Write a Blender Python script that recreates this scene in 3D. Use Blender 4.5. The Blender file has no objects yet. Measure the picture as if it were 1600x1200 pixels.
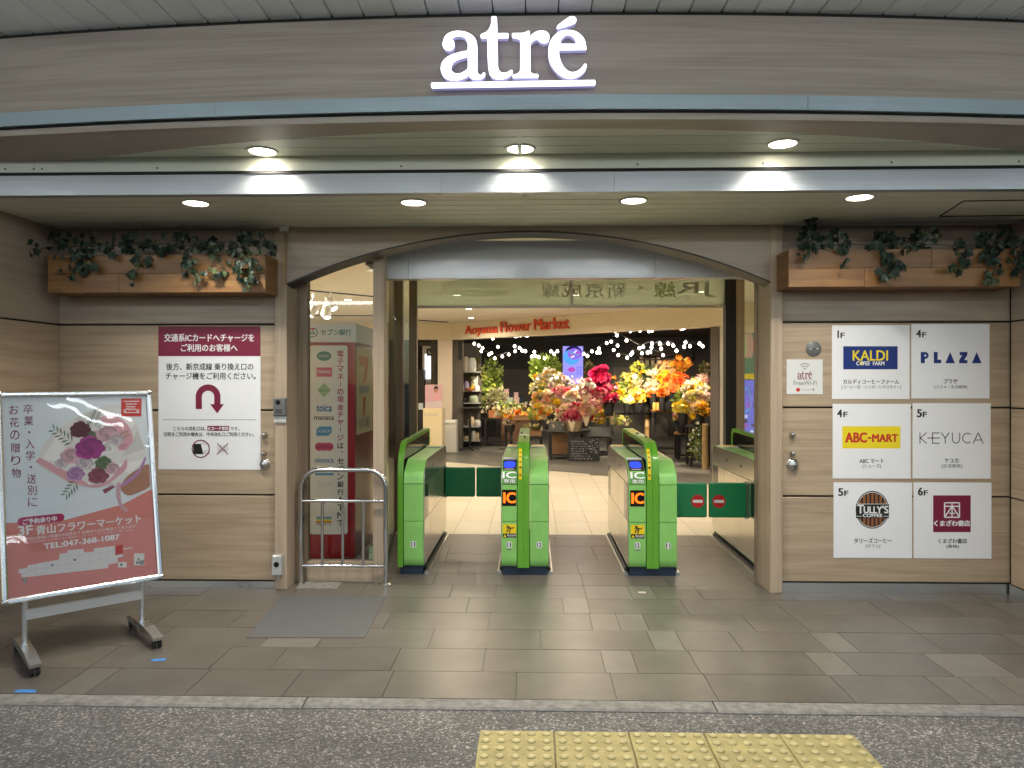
import bpy, bmesh, math, random
import numpy as np
from mathutils import Vector, Matrix

sc = bpy.context.scene
col = sc.collection
R = math.radians
rnd = random.Random(7)

# ------------------------------------------------------------------ camera
EYE, FPX, HOR, YAW = 1.42, 1155.0, 594.0, R(1.5)
cam_d = bpy.data.cameras.new('camera')
cam_d.sensor_width = 36.0
cam_d.lens = 36.0 * FPX / 1600.0
cam_d.shift_y = (HOR - 600.0) / 1600.0
cam_d.clip_start, cam_d.clip_end = 0.05, 800.0
cam = bpy.data.objects.new('camera', cam_d)
cam.location = (0, 0, EYE)
cam.rotation_euler = (R(90), 0, YAW)
col.objects.link(cam)
sc.camera = cam

# ------------------------------------------------------------------ sky and exposure
world = bpy.data.worlds.new('World')
sc.world = world
world.use_nodes = True
wn = world.node_tree
bg = wn.nodes['Background']
sky = wn.nodes.new('ShaderNodeTexSky')
sky.sky_type = 'NISHITA'
sky.sun_disc = False
sky.sun_elevation = R(42)
sky.sun_rotation = R(200)
wn.links.new(sky.outputs[0], bg.inputs[0])
bg.inputs[1].default_value = 0.095
sc.view_settings.view_transform = 'Standard'
sc.view_settings.look = 'None'
sc.view_settings.exposure = 0.40
sc.view_settings.gamma = 1.0
sc.cycles.use_denoising = True
sc.cycles.use_adaptive_sampling = True
sc.cycles.adaptive_threshold = 0.03
sc.cycles.max_bounces = 7
sc.cycles.diffuse_bounces = 4
sc.cycles.glossy_bounces = 3
sc.cycles.transmission_bounces = 6
sc.cycles.transparent_max_bounces = 10
sc.cycles.caustics_reflective = False
sc.cycles.caustics_refractive = False
sc.cycles.sample_clamp_indirect = 6.0

# ------------------------------------------------------------------ pixel helpers: a photo pixel at a known depth or on a level plane
SY, CY = math.sin(YAW), math.cos(YAW)
def ray(px, py):
    cx, cz = (px - 800.0) / FPX, (HOR - py) / FPX
    return Vector((-SY + cx * CY, CY + cx * SY, cz))
def P(px, py, Y):
    d = ray(px, py)
    t = Y / d.y
    return Vector((t * d.x, Y, EYE + t * d.z))
def PX(px, Y): return P(px, 600, Y).x
def PZ(py, Y, px=830): return P(px, py, Y).z
def G(px, py, z=0.0):
    d = ray(px, py)
    t = (z - EYE) / d.z
    return Vector((t * d.x, t * d.y, z))

# ------------------------------------------------------------------ materials
MATS = {}
def _nodes(name):
    m = bpy.data.materials.new(name)
    m.use_nodes = True
    nt = m.node_tree
    return m, nt, nt.nodes['Principled BSDF']
def mat(name, c, rough=0.5, metal=0.0, spec=0.5, emit=None, es=0.0, vary=0.0, vscale=6.0, bump=0.0, bscale=40.0,
        rand=0.0, coat=0.0, trans=0.0, ior=1.45, stretch=(1, 1, 1), rvary=0.0, sss=0.0):
    m, nt, b = _nodes(name)
    b.inputs['Base Color'].default_value = (*c, 1)
    b.inputs['Roughness'].default_value = rough
    b.inputs['Metallic'].default_value = metal
    b.inputs['Specular IOR Level'].default_value = spec
    b.inputs['IOR'].default_value = ior
    b.inputs['Coat Weight'].default_value = coat
    b.inputs['Coat Roughness'].default_value = 0.08
    b.inputs['Transmission Weight'].default_value = trans
    if emit:
        b.inputs['Emission Color'].default_value = (*emit, 1)
        b.inputs['Emission Strength'].default_value = es
    L = nt.links.new
    if vary or bump or rand or rvary:
        geo = nt.nodes.new('ShaderNodeNewGeometry')
        mp = nt.nodes.new('ShaderNodeMapping')
        mp.inputs['Scale'].default_value = stretch
        L(geo.outputs['Position'], mp.inputs['Vector'])
        info = nt.nodes.new('ShaderNodeObjectInfo')
        add = nt.nodes.new('ShaderNodeVectorMath'); add.operation = 'MULTIPLY_ADD'
        add.inputs[0].default_value = (1, 1, 1)
        L(info.outputs['Random'], add.inputs[0])
        add.inputs[1].default_value = (7.3, 5.1, 9.7)
        L(mp.outputs[0], add.inputs[2])
        nz = nt.nodes.new('ShaderNodeTexNoise')
        nz.inputs['Scale'].default_value = vscale
        nz.inputs['Detail'].default_value = 2.0 if rvary else 6.0
        nz.inputs['Roughness'].default_value = 0.62
        L(add.outputs[0], nz.inputs['Vector'])
        if vary or rand:
            hsv = nt.nodes.new('ShaderNodeHueSaturation')
            hsv.inputs['Color'].default_value = (*c, 1)
            mr = nt.nodes.new('ShaderNodeMapRange')
            mr.inputs['From Min'].default_value = 0.3
            mr.inputs['From Max'].default_value = 0.7
            mr.inputs['To Min'].default_value = 1 - vary
            mr.inputs['To Max'].default_value = 1 + vary
            L(nz.outputs['Fac'], mr.inputs['Value'])
            mr2 = nt.nodes.new('ShaderNodeMapRange')
            mr2.inputs['To Min'].default_value = 1 - rand
            mr2.inputs['To Max'].default_value = 1 + rand
            L(info.outputs['Random'], mr2.inputs['Value'])
            mul = nt.nodes.new('ShaderNodeMath'); mul.operation = 'MULTIPLY'
            L(mr.outputs[0], mul.inputs[0]); L(mr2.outputs[0], mul.inputs[1])
            L(mul.outputs[0], hsv.inputs['Value'])
            L(hsv.outputs[0], b.inputs['Base Color'])
        if rvary:
            mr3 = nt.nodes.new('ShaderNodeMapRange')
            mr3.inputs['From Min'].default_value = 0.3
            mr3.inputs['From Max'].default_value = 0.7
            mr3.inputs['To Min'].default_value = max(0.02, rough - rvary)
            mr3.inputs['To Max'].default_value = rough + rvary
            L(nz.outputs['Fac'], mr3.inputs['Value'])
            L(mr3.outputs[0], b.inputs['Roughness'])
        if bump:
            n2 = nt.nodes.new('ShaderNodeTexNoise')
            n2.inputs['Scale'].default_value = bscale
            n2.inputs['Detail'].default_value = 4.0
            L(add.outputs[0], n2.inputs['Vector'])
            bp = nt.nodes.new('ShaderNodeBump')
            bp.inputs['Strength'].default_value = bump
            bp.inputs['Distance'].default_value = 0.004
            L(n2.outputs['Fac'], bp.inputs['Height'])
            L(bp.outputs[0], b.inputs['Normal'])
    MATS[name] = m
    return m

def wood(name, light, dark, stretch, rough=0.45, fine=1.0, bump=0.12, rand=0.0):
    """laminate: long soft figure plus fine streaks along the grain"""
    m, nt, b = _nodes(name)
    L = nt.links.new
    geo = nt.nodes.new('ShaderNodeNewGeometry')
    info = nt.nodes.new('ShaderNodeObjectInfo')
    ofs = nt.nodes.new('ShaderNodeVectorMath'); ofs.operation = 'MULTIPLY_ADD'
    L(info.outputs['Random'], ofs.inputs[0])
    ofs.inputs[1].default_value = (31.0, 17.0, 23.0)
    L(geo.outputs['Position'], ofs.inputs[2])
    def noise(scale, st, detail, distort=0.0):
        mp = nt.nodes.new('ShaderNodeMapping'); mp.inputs['Scale'].default_value = st
        L(ofs.outputs[0], mp.inputs['Vector'])
        n = nt.nodes.new('ShaderNodeTexNoise')
        n.inputs['Scale'].default_value = scale
        n.inputs['Detail'].default_value = detail
        n.inputs['Distortion'].default_value = distort
        L(mp.outputs[0], n.inputs['Vector'])
        return n
    big = noise(1.0, stretch, 3.0, 0.6)
    st2 = tuple(v * (5.5 if v > 2 else 1.6) for v in stretch)
    small = noise(1.0, st2, 5.0)
    mx = nt.nodes.new('ShaderNodeMath'); mx.operation = 'MULTIPLY_ADD'
    L(small.outputs['Fac'], mx.inputs[0]); mx.inputs[1].default_value = 0.75 * fine
    L(big.outputs['Fac'], mx.inputs[2])
    ramp = nt.nodes.new('ShaderNodeValToRGB')
    ramp.color_ramp.elements[0].position = 0.5 + 0.1 * fine
    ramp.color_ramp.elements[0].color = (*dark, 1)
    ramp.color_ramp.elements[1].position = 0.68 + 0.4 * fine
    ramp.color_ramp.elements[1].color = (*light, 1)
    L(mx.outputs[0], ramp.inputs['Fac'])
    if rand:
        hsv = nt.nodes.new('ShaderNodeHueSaturation')
        mr2 = nt.nodes.new('ShaderNodeMapRange')
        mr2.inputs['To Min'].default_value = 1 - rand
        mr2.inputs['To Max'].default_value = 1 + rand
        L(info.outputs['Random'], mr2.inputs['Value'])
        L(mr2.outputs[0], hsv.inputs['Value']); L(ramp.outputs[0], hsv.inputs['Color'])
        L(hsv.outputs[0], b.inputs['Base Color'])
    else:
        L(ramp.outputs[0], b.inputs['Base Color'])
    b.inputs['Roughness'].default_value = rough
    bp = nt.nodes.new('ShaderNodeBump')
    bp.inputs['Strength'].default_value = bump
    bp.inputs['Distance'].default_value = 0.002
    L(small.outputs['Fac'], bp.inputs['Height']); L(bp.outputs[0], b.inputs['Normal'])
    MATS[name] = m
    return m

def emitter(name, c, s):
    m = bpy.data.materials.new(name); m.use_nodes = True
    nt = m.node_tree
    nt.nodes.remove(nt.nodes['Principled BSDF'])
    e = nt.nodes.new('ShaderNodeEmission')
    e.inputs[0].default_value = (*c, 1); e.inputs[1].default_value = s
    nt.links.new(e.outputs[0], nt.nodes['Material Output'].inputs[0])
    MATS[name] = m
    return m
def thin_glass(name, tint, refl=0.1, rough=0.02, haze=0.0, wavy=0.0):
    """a single-sheet pane: clear through, mirror at Fresnel strength, a trace of dust"""
    m = bpy.data.materials.new(name); m.use_nodes = True
    nt = m.node_tree; L = nt.links.new
    nt.nodes.remove(nt.nodes['Principled BSDF'])
    t = nt.nodes.new('ShaderNodeBsdfTransparent'); t.inputs[0].default_value = (*tint, 1)
    g = nt.nodes.new('ShaderNodeBsdfGlossy'); g.inputs['Roughness'].default_value = rough
    fr = nt.nodes.new('ShaderNodeFresnel'); fr.inputs[0].default_value = 1.5
    if wavy:
        ge = nt.nodes.new('ShaderNodeNewGeometry'); wz = nt.nodes.new('ShaderNodeTexNoise'); wz.inputs['Scale'].default_value = 5.0; wz.inputs['Detail'].default_value = 1.0
        wb = nt.nodes.new('ShaderNodeBump'); wb.inputs['Strength'].default_value = wavy; wb.inputs['Distance'].default_value = 0.05
        L(ge.outputs['Position'], wz.inputs['Vector']); L(wz.outputs['Fac'], wb.inputs['Height']); L(wb.outputs[0], g.inputs['Normal'])
    ad = nt.nodes.new('ShaderNodeMath'); ad.operation = 'ADD'; ad.inputs[1].default_value = refl
    hf = nt.nodes.new('ShaderNodeMath'); hf.operation = 'MULTIPLY'; hf.inputs[1].default_value = 0.55   # a pane has two faces
    L(fr.outputs[0], hf.inputs[0]); L(hf.outputs[0], ad.inputs[0])
    mx = nt.nodes.new('ShaderNodeMixShader')
    L(ad.outputs[0], mx.inputs[0]); L(t.outputs[0], mx.inputs[1]); L(g.outputs[0], mx.inputs[2])
    out = mx
    if haze:
        d = nt.nodes.new('ShaderNodeBsdfDiffuse'); d.inputs[0].default_value = (0.7, 0.72, 0.68, 1)
        tr = nt.nodes.new('ShaderNodeBsdfTranslucent'); tr.inputs[0].default_value = (0.7, 0.74, 0.66, 1)
        a2 = nt.nodes.new('ShaderNodeAddShader'); L(d.outputs[0], a2.inputs[0]); L(tr.outputs[0], a2.inputs[1])
        m2 = nt.nodes.new('ShaderNodeMixShader'); m2.inputs[0].default_value = haze
        L(mx.outputs[0], m2.inputs[1]); L(a2.outputs[0], m2.inputs[2]); out = m2
    L(out.outputs[0], nt.nodes['Material Output'].inputs[0])
    MATS[name] = m
    return m

def asphalt(name):
    """worn asphalt: pale and dark chips of aggregate in a grey binder, patchy from wear"""
    m, nt, b = _nodes(name); L = nt.links.new
    geo = nt.nodes.new('ShaderNodeNewGeometry')
    vo = nt.nodes.new('ShaderNodeTexVoronoi'); vo.inputs['Scale'].default_value = 130
    L(geo.outputs['Position'], vo.inputs['Vector'])
    sep = nt.nodes.new('ShaderNodeSeparateColor'); L(vo.outputs['Color'], sep.inputs[0])
    ramp = nt.nodes.new('ShaderNodeValToRGB')
    cr = ramp.color_ramp
    cr.elements[0].position = 0.0; cr.elements[0].color = (0.07, 0.067, 0.062, 1)
    cr.elements[1].position = 1.0; cr.elements[1].color = (0.52, 0.48, 0.42, 1)
    for ps, c in ((0.55, (0.135, 0.13, 0.12, 1)), (0.82, (0.21, 0.2, 0.185, 1)), (0.93, (0.34, 0.32, 0.29, 1))):
        e = cr.elements.new(ps); e.color = c
    L(sep.outputs[0], ramp.inputs[0])
    nz = nt.nodes.new('ShaderNodeTexNoise'); nz.inputs['Scale'].default_value = 1.6; nz.inputs['Detail'].default_value = 6
    L(geo.outputs['Position'], nz.inputs['Vector'])
    mr = nt.nodes.new('ShaderNodeMapRange'); mr.inputs['From Min'].default_value = 0.3; mr.inputs['From Max'].default_value = 0.7
    mr.inputs['To Min'].default_value = 0.58; mr.inputs['To Max'].default_value = 1.22
    L(nz.outputs['Fac'], mr.inputs['Value'])
    hsv = nt.nodes.new('ShaderNodeHueSaturation'); L(ramp.outputs[0], hsv.inputs['Color']); L(mr.outputs[0], hsv.inputs['Value'])
    # flattened gum spots
    v2 = nt.nodes.new('ShaderNodeTexVoronoi'); v2.inputs['Scale'].default_value = 4.2
    L(geo.outputs['Position'], v2.inputs['Vector'])
    lt = nt.nodes.new('ShaderNodeMath'); lt.operation = 'LESS_THAN'; lt.inputs[1].default_value = 0.085
    L(v2.outputs['Distance'], lt.inputs[0])
    mx = nt.nodes.new('ShaderNodeMix'); mx.data_type = 'RGBA'
    ml = nt.nodes.new('ShaderNodeMath'); ml.operation = 'MULTIPLY'; ml.inputs[1].default_value = 0.55
    L(lt.outputs[0], ml.inputs[0]); L(ml.outputs[0], mx.inputs[0]); L(hsv.outputs[0], mx.inputs[6])
    mx.inputs[7].default_value = (0.06, 0.058, 0.055, 1)
    L(mx.outputs[2], b.inputs['Base Color'])
    b.inputs['Roughness'].default_value = 0.62
    bp = nt.nodes.new('ShaderNodeBump'); bp.inputs['Strength'].default_value = 0.9; bp.inputs['Distance'].default_value = 0.004; bp.invert = True
    L(vo.outputs['Distance'], bp.inputs['Height']); L(bp.outputs[0], b.inputs['Normal'])
    MATS[name] = m
    return m
# ------------------------------------------------------------------ mesh builder
class MB:
    def __init__(s): s.v, s.f = [], []
    def add(s, vs, fs):
        k = len(s.v)
        s.v += [tuple(p) for p in vs]
        s.f += [tuple(i + k for i in f) for f in fs]
        return s
    def box(s, a, b):
        x0, y0, z0 = (min(a[i], b[i]) for i in range(3)); x1, y1, z1 = (max(a[i], b[i]) for i in range(3))
        return s.add([(x0, y0, z0), (x1, y0, z0), (x1, y1, z0), (x0, y1, z0), (x0, y0, z1), (x1, y0, z1), (x1, y1, z1), (x0, y1, z1)],
                     [(0, 3, 2, 1), (4, 5, 6, 7), (0, 1, 5, 4), (1, 2, 6, 5), (2, 3, 7, 6), (3, 0, 4, 7)])
    def cbox(s, a, b, c=0.004):
        """box with chamfered front (-Y) edges and corners: a panel with a soft face edge"""
        x0, y0, z0 = (min(a[i], b[i]) for i in range(3)); x1, y1, z1 = (max(a[i], b[i]) for i in range(3))
        v = [(x0, y0 + c, z0), (x1, y0 + c, z0), (x1, y0 + c, z1), (x0, y0 + c, z1),
             (x0 + c, y0, z0 + c), (x1 - c, y0, z0 + c), (x1 - c, y0, z1 - c), (x0 + c, y0, z1 - c),
             (x0, y1, z0), (x1, y1, z0), (x1, y1, z1), (x0, y1, z1)]
        return s.add(v, [(4, 5, 6, 7), (0, 1, 5, 4), (1, 2, 6, 5), (2, 3, 7, 6), (3, 0, 4, 7),
                         (8, 9, 1, 0), (9, 10, 2, 1), (10, 11, 3, 2), (11, 8, 0, 3), (11, 10, 9, 8)])
    def extr(s, prof, x0, x1):
        """closed profile of (y, z) pulled along X"""
        n = len(prof)
        v = [(x0, y, z) for y, z in prof] + [(x1, y, z) for y, z in prof]
        f = [(i, (i + 1) % n, n + (i + 1) % n, n + i) for i in range(n)]
        return s.add(v, f + [tuple(range(n))[::-1], tuple(range(n, 2 * n))])
    def extry(s, prof, y0, y1):
        """closed profile of (x, z) pulled along Y"""
        n = len(prof)
        v = [(x, y0, z) for x, z in prof] + [(x, y1, z) for x, z in prof]
        f = [(i, n + i, n + (i + 1) % n, (i + 1) % n) for i in range(n)]
        return s.add(v, f + [tuple(range(n)), tuple(range(n, 2 * n))[::-1]])
    def extrz(s, prof, z0, z1):
        n = len(prof)
        v = [(x, y, z0) for x, y in prof] + [(x, y, z1) for x, y in prof]
        f = [(i, (i + 1) % n, n + (i + 1) % n, n + i) for i in range(n)]
        return s.add(v, f + [tuple(range(n))[::-1], tuple(range(n, 2 * n))])
    def tube(s, pts, r, seg=10, cap=True, closed=False):
        pts = [Vector(p) for p in pts]
        rs = r if isinstance(r, (list, tuple)) else [r] * len(pts)
        rings, n = [], len(pts)
        prev = None
        for i, p in enumerate(pts):
            a = pts[i - 1] if (i or closed) else p
            c = pts[(i + 1) % n] if (i < n - 1 or closed) else p
            t = (c - a).normalized()
            if prev is None:
                u = t.orthogonal().normalized()
            else:
                u = (prev - t * prev.dot(t)).normalized()
            prev = u
            w = t.cross(u)
            rings.append([p + (u * math.cos(k * 2 * math.pi / seg) + w * math.sin(k * 2 * math.pi / seg)) * rs[i] for k in range(seg)])
        v = [q for ring in rings for q in ring]
        f = []
        for i in range(n if closed else n - 1):
            j = (i + 1) % n
            f += [(i * seg + k, i * seg + (k + 1) % seg, j * seg + (k + 1) % seg, j * seg + k) for k in range(seg)]
        if cap and not closed:
            f += [tuple(range(seg))[::-1], tuple((n - 1) * seg + k for k in range(seg))]
        return s.add(v, f)
    def lathe(s, prof, c=(0, 0, 0), seg=20, axis='z'):
        """prof of (r, h) turned about an axis through c"""
        v, f = [], []
        n = len(prof)
        for i, (r, h) in enumerate(prof):
            for k in range(seg):
                a = 2 * math.pi * k / seg
                x, y = r * math.cos(a), r * math.sin(a)
                q = (x, y, h) if axis == 'z' else ((x, -h, y) if axis == 'y' else (h, x, y))
                v.append((c[0] + q[0], c[1] + q[1], c[2] + q[2]))
        for i in range(n - 1):
            f += [(i * seg + k, i * seg + (k + 1) % seg, (i + 1) * seg + (k + 1) % seg, (i + 1) * seg + k) for k in range(seg)]
        if prof[0][0] > 1e-6: f.append(tuple(range(seg))[::-1])
        if prof[-1][0] > 1e-6: f.append(tuple((n - 1) * seg + k for k in range(seg)))
        return s.add(v, f)
    def mesh(s, name, m, smooth=False):
        me = bpy.data.meshes.new(name)
        me.from_pydata(s.v, [], s.f)
        bm = bmesh.new(); bm.from_mesh(me)
        bmesh.ops.recalc_face_normals(bm, faces=bm.faces)
        bm.to_mesh(me); bm.free()
        if smooth:
            me.polygons.foreach_set('use_smooth', [True] * len(me.polygons))
            try: me.set_sharp_from_angle(angle=R(38))
            except Exception: pass
        me.materials.append(MATS[m] if isinstance(m, str) else m)
        return me
    def ob(s, name, m, parent=None, loc=None, smooth=False):
        return put(name, s.mesh(name, m, smooth), parent, loc)

def put(name, me, parent=None, loc=None, rot=None, scale=None):
    o = bpy.data.objects.new(name, me)
    col.objects.link(o)
    if parent is not None: o.parent = parent
    if loc is not None: o.location = loc
    if rot is not None: o.rotation_euler = rot
    if scale is not None: o.scale = scale
    return o
def tag(o, label, cat, group=None):
    o['label'] = label; o['category'] = cat
    if group: o['group'] = group
    return o
def thing(name, label, cat, loc=(0, 0, 0), rot=(0, 0, 0), group=None):
    o = bpy.data.objects.new(name, None)
    o.empty_display_size = 0.1
    col.objects.link(o)
    o.location = loc; o.rotation_euler = rot
    return tag(o, label, cat, group)
def struct(name, mb, m, parent=None):
    o = mb.ob(name, m, parent)
    o['kind'] = 'structure'
    return o
def ring_pts(cx, cz, rx, rz, n=28, a0=0.0, a1=2 * math.pi):
    full = abs(a1 - a0 - 2 * math.pi) < 1e-6
    return [(cx + rx * math.cos(a0 + (a1 - a0) * i / (n if full else n - 1)), cz + rz * math.sin(a0 + (a1 - a0) * i / (n if full else n - 1))) for i in range(n)]
def rrect(x0, z0, x1, z1, r, n=5):
    o = []
    for cx, cz, a in ((x1 - r, z0 + r, -90), (x1 - r, z1 - r, 0), (x0 + r, z1 - r, 90), (x0 + r, z0 + r, 180)):
        o += [(cx + r * math.cos(R(a + 90 * k / n)), cz + r * math.sin(R(a + 90 * k / n))) for k in range(n + 1)]
    return o
def smooth_loop(pts, sub=5):
    """closed outline through points; a third entry marks a corner"""
    n, out = len(pts), []
    for i in range(n):
        p0, p1, p2, p3 = (pts[(i + k) % n] for k in (-1, 0, 1, 2))
        c1, c2 = len(p1) > 2, len(p2) > 2
        a, b = Vector(p1[:2]), Vector(p2[:2])
        m1 = (b - Vector(p0[:2])) * 0.5 if not c1 else (b - a) * 0.6
        m2 = (Vector(p3[:2]) - a) * 0.5 if not c2 else (b - a) * 0.6
        L0 = (b - a).length
        if m1.length > L0: m1 *= L0 / m1.length
        if m2.length > L0: m2 *= L0 / m2.length
        for k in range(sub):
            t = k / sub
            q = a * (2*t**3 - 3*t**2 + 1) + m1 * (t**3 - 2*t**2 + t) + b * (-2*t**3 + 3*t**2) + m2 * (t**3 - t**2)
            out.append((q.x, q.y))
    return out
def filled(loops, depth=0.0, bevel=0.0):
    """flat (x, z) loops, holes cut by even-odd fill, as verts and faces; depth gives a real thickness"""
    cu = bpy.data.curves.new('outline', 'CURVE')
    cu.dimensions = '2D'; cu.fill_mode = 'BOTH' if depth else 'FRONT'
    cu.extrude = depth / 2; cu.bevel_depth = bevel; cu.bevel_resolution = 1
    for lp in loops:
        sp = cu.splines.new('POLY'); sp.points.add(len(lp) - 1)
        for i, (x, z) in enumerate(lp): sp.points[i].co = (x, z, 0, 1)
        sp.use_cyclic_u = True
    o = bpy.data.objects.new('outline', cu); col.objects.link(o)
    dg = bpy.context.evaluated_depsgraph_get()
    me = bpy.data.meshes.new_from_object(o.evaluated_get(dg))
    v = [(p.co.x, -p.co.z, p.co.y) for p in me.vertices]
    f = [tuple(p.vertices) for p in me.polygons]
    bpy.data.meshes.remove(me); bpy.data.objects.remove(o); bpy.data.curves.remove(cu)
    return v, f

_font_cu = bpy.data.curves.new('lettering', 'FONT')
_font_cu.fill_mode = 'FRONT'; _font_cu.resolution_u = 3
_font_ob = bpy.data.objects.new('lettering', _font_cu)
_glyphs = {}
def glyphs(body, spacing=1.0):
    key = (body, spacing)
    if key not in _glyphs:
        _font_cu.body = body; _font_cu.space_character = spacing
        col.objects.link(_font_ob)
        bpy.context.view_layer.update()
        dg = bpy.context.evaluated_depsgraph_get()
        me = bpy.data.meshes.new_from_object(_font_ob.evaluated_get(dg))
        col.objects.unlink(_font_ob)
        v = [(p.co.x, p.co.y) for p in me.vertices]
        f = [tuple(p.vertices) for p in me.polygons]
        bpy.data.meshes.remove(me)
        _glyphs[key] = (v, f)
    return _glyphs[key]

LAY = 0.0005
class Sign:
    """a flat printed face: map(px, py) turns photo pixels into the face's own (x, z); print lies in thin layers in front of it"""
    def __init__(s, root, mp): s.root, s.map, s.k = root, mp, 0
    def poly(s, name, pts, m, layer=1, raw=False, parent=None):
        q = pts if raw else [s.map(*p) for p in pts]
        y = -LAY * layer
        mb = MB().add([(x, y, z) for x, z in q], [tuple(range(len(q)))])
        me = bpy.data.meshes.new(name); me.from_pydata(mb.v, [], mb.f); me.materials.append(MATS[m])
        return put(name, me, parent or s.root)
    def rect(s, name, b, m, layer=1):
        x0, y0, x1, y1 = b
        return s.poly(name, [(x0, y0), (x1, y0), (x1, y1), (x0, y1)], m, layer)
    def rrect(s, name, b, r, m, layer=1):
        return s.poly(name, rrect(b[0], b[1], b[2], b[3], r), m, layer)
    def disc(s, name, c, rx, ry, m, layer=1, n=28):
        return s.poly(name, ring_pts(c[0], c[1], rx, ry, n), m, layer)
    def ring(s, name, c, r1, r0, m, layer=1, n=32, a0=0.0, a1=2 * math.pi, asp=1.0):
        o, i = ring_pts(c[0], c[1], r1, r1 * asp, n, a0, a1), ring_pts(c[0], c[1], r0, r0 * asp, n, a0, a1)
        full = abs(a1 - a0 - 2 * math.pi) < 1e-6
        q = [s.map(*p) for p in o + i]
        f = [(k, (k + 1) % n, n + (k + 1) % n, n + k) for k in range(n if full else n - 1)]
        me = bpy.data.meshes.new(name); me.from_pydata([(x, -LAY * layer, z) for x, z in q], [], f); me.materials.append(MATS[m])
        return put(name, me, s.root)
    def line(s, name, pts, w, m, layer=1):
        v, f = [], []
        for i in range(len(pts) - 1):
            a, b = Vector(pts[i]), Vector(pts[i + 1])
            n = Vector((-(b - a).y, (b - a).x)).normalized() * w / 2
            k = len(v)
            v += [a + n, b + n, b - n, a - n]; f.append((k, k + 1, k + 2, k + 3))
        q = [s.map(p.x, p.y) for p in v]
        me = bpy.data.meshes.new(name); me.from_pydata([(x, -LAY * layer, z) for x, z in q], [], f); me.materials.append(MATS[m])
        return put(name, me, s.root)
    def text(s, body, b, m, layer=2, bold=0.0, mirror=False, spacing=1.0, name='lettering', keep=False):
        """fit the words into the pixel box b; bold overprints the print a little to the side"""
        v, f = glyphs(body, spacing)
        if not v: return None
        xs = [p[0] for p in v]; ys = [p[1] for p in v]
        gx0, gx1, gy0, gy1 = min(xs), max(xs), min(ys), max(ys)
        x0, y0, x1, y1 = b
        if keep:
            sc_ = (y1 - y0) / max(gy1 - gy0, 1e-6); w = (gx1 - gx0) * sc_; cx = (x0 + x1) / 2; x0, x1 = cx - w / 2, cx + w / 2
        vs, fs = [], []
        d = bold
        offs = [(0, 0)] if not d else [(-d, -d * .6), (d, -d * .6), (-d, d * .6), (d, d * .6)]
        for j, (dx, dy) in enumerate(offs):
            k = len(vs)
            for gx, gy in v:
                u = (gx - gx0) / max(gx1 - gx0, 1e-6)
                if mirror: u = 1 - u
                w = (gy - gy0) / max(gy1 - gy0, 1e-6)
                X, Z = s.map(x0 + u * (x1 - x0) + dx, y1 - w * (y1 - y0) + dy)
                vs.append((X, -LAY * (layer + 0.2 * j), Z))
            fs += [tuple(i + k for i in p) for p in f]
        me = bpy.data.meshes.new(name); me.from_pydata(vs, [], fs); me.materials.append(MATS[m])
        return put(name, me, s.root)
    def column(s, body, x, y0, y1, size, m, layer=2, bold=0.0, xe=None):
        """upright writing, one character under the other"""
        n = len(body)
        for i, ch in enumerate(body):
            if ch == ' ': continue
            t = (i + 0.5) / n
            cx, cy = x + ((xe if xe is not None else x) - x) * t, y0 + (y1 - y0) * t
            h = size / 2
            if ch == 'ー': s.rect('lettering', (cx - h * .1, cy - h * .8, cx + h * .1, cy + h * .8), m, layer)
            elif ch in '、。': s.text(ch, (cx + h * .2, cy - h * .7, cx + h * .7, cy - h * .2), m, layer, bold)
            elif ch == '・': s.disc('lettering', (cx, cy), h * .22, h * .22, m, layer, 10)
            else: s.text(ch, (cx - h * .92, cy - h * .92, cx + h * .92, cy + h * .92), m, layer, bold)
def wall_sign(name, label, cat, box, Y, m, group=None, thick=0.0015):
    """a sheet on a wall plane facing the street; its print is laid out by photo pixels"""
    x0, y0, x1, y1 = box
    a, b = P(x0, y1, Y), P(x1, y0, Y)
    c = Vector(((a.x + b.x) / 2, Y, a.z))
    t = thing(name, label, cat, c, group=group)
    s = Sign(t, lambda px, py: ((P(px, py, Y).x - c.x), P(px, py, Y).z - c.z))
    w, h = (b.x - a.x) / 2, b.z - a.z
    MB().box((-w, 0, 0), (w, thick, h)).ob('sheet', m, t)
    return s
def lamp(kind, name, energy, color, parent, loc, size=0.1, rot=(0, 0, 0), spot=None, blend=0.5, spread=None):
    l = bpy.data.lights.new(name, kind)
    l.energy = energy; l.color = color
    if kind == 'AREA':
        l.shape = 'DISK'; l.size = size
        if spread: l.spread = R(spread)
    elif kind == 'SPOT':
        l.spot_size = R(spot); l.spot_blend = blend; l.shadow_soft_size = size
    else: l.shadow_soft_size = size
    o = bpy.data.objects.new(name, l); col.objects.link(o)
    o.parent = parent; o.location = loc; o.rotation_euler = rot
    return o

# ------------------------------------------------------------------ materials of the place
wood('wood_grey', (0.40, 0.325, 0.255), (0.285, 0.228, 0.177), (1.1, 1.1, 16), 0.42)
wood('wood_fascia', (0.43, 0.375, 0.315), (0.31, 0.265, 0.22), (0.8, 0.8, 14), 0.45)
wood('wood_oak', (0.46, 0.355, 0.245), (0.335, 0.25, 0.168), (1.3, 1.3, 20), 0.42)
wood('wood_post', (0.46, 0.36, 0.26), (0.36, 0.275, 0.195), (26, 26, 1.0), 0.45)
wood('wood_post_dark', (0.27, 0.205, 0.14), (0.19, 0.14, 0.095), (26, 26, 1.0), 0.4)
wood('wood_planter', (0.27, 0.135, 0.043), (0.15, 0.068, 0.021), (1.6, 1.6, 18), 0.42, rand=0.12)
wood('wood_crate', (0.36, 0.19, 0.09), (0.2, 0.1, 0.045), (2, 2, 20), 0.55)
wood('wood_bamboo', (0.42, 0.27, 0.12), (0.25, 0.15, 0.06), (14, 14, 1.0), 0.5)
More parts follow.
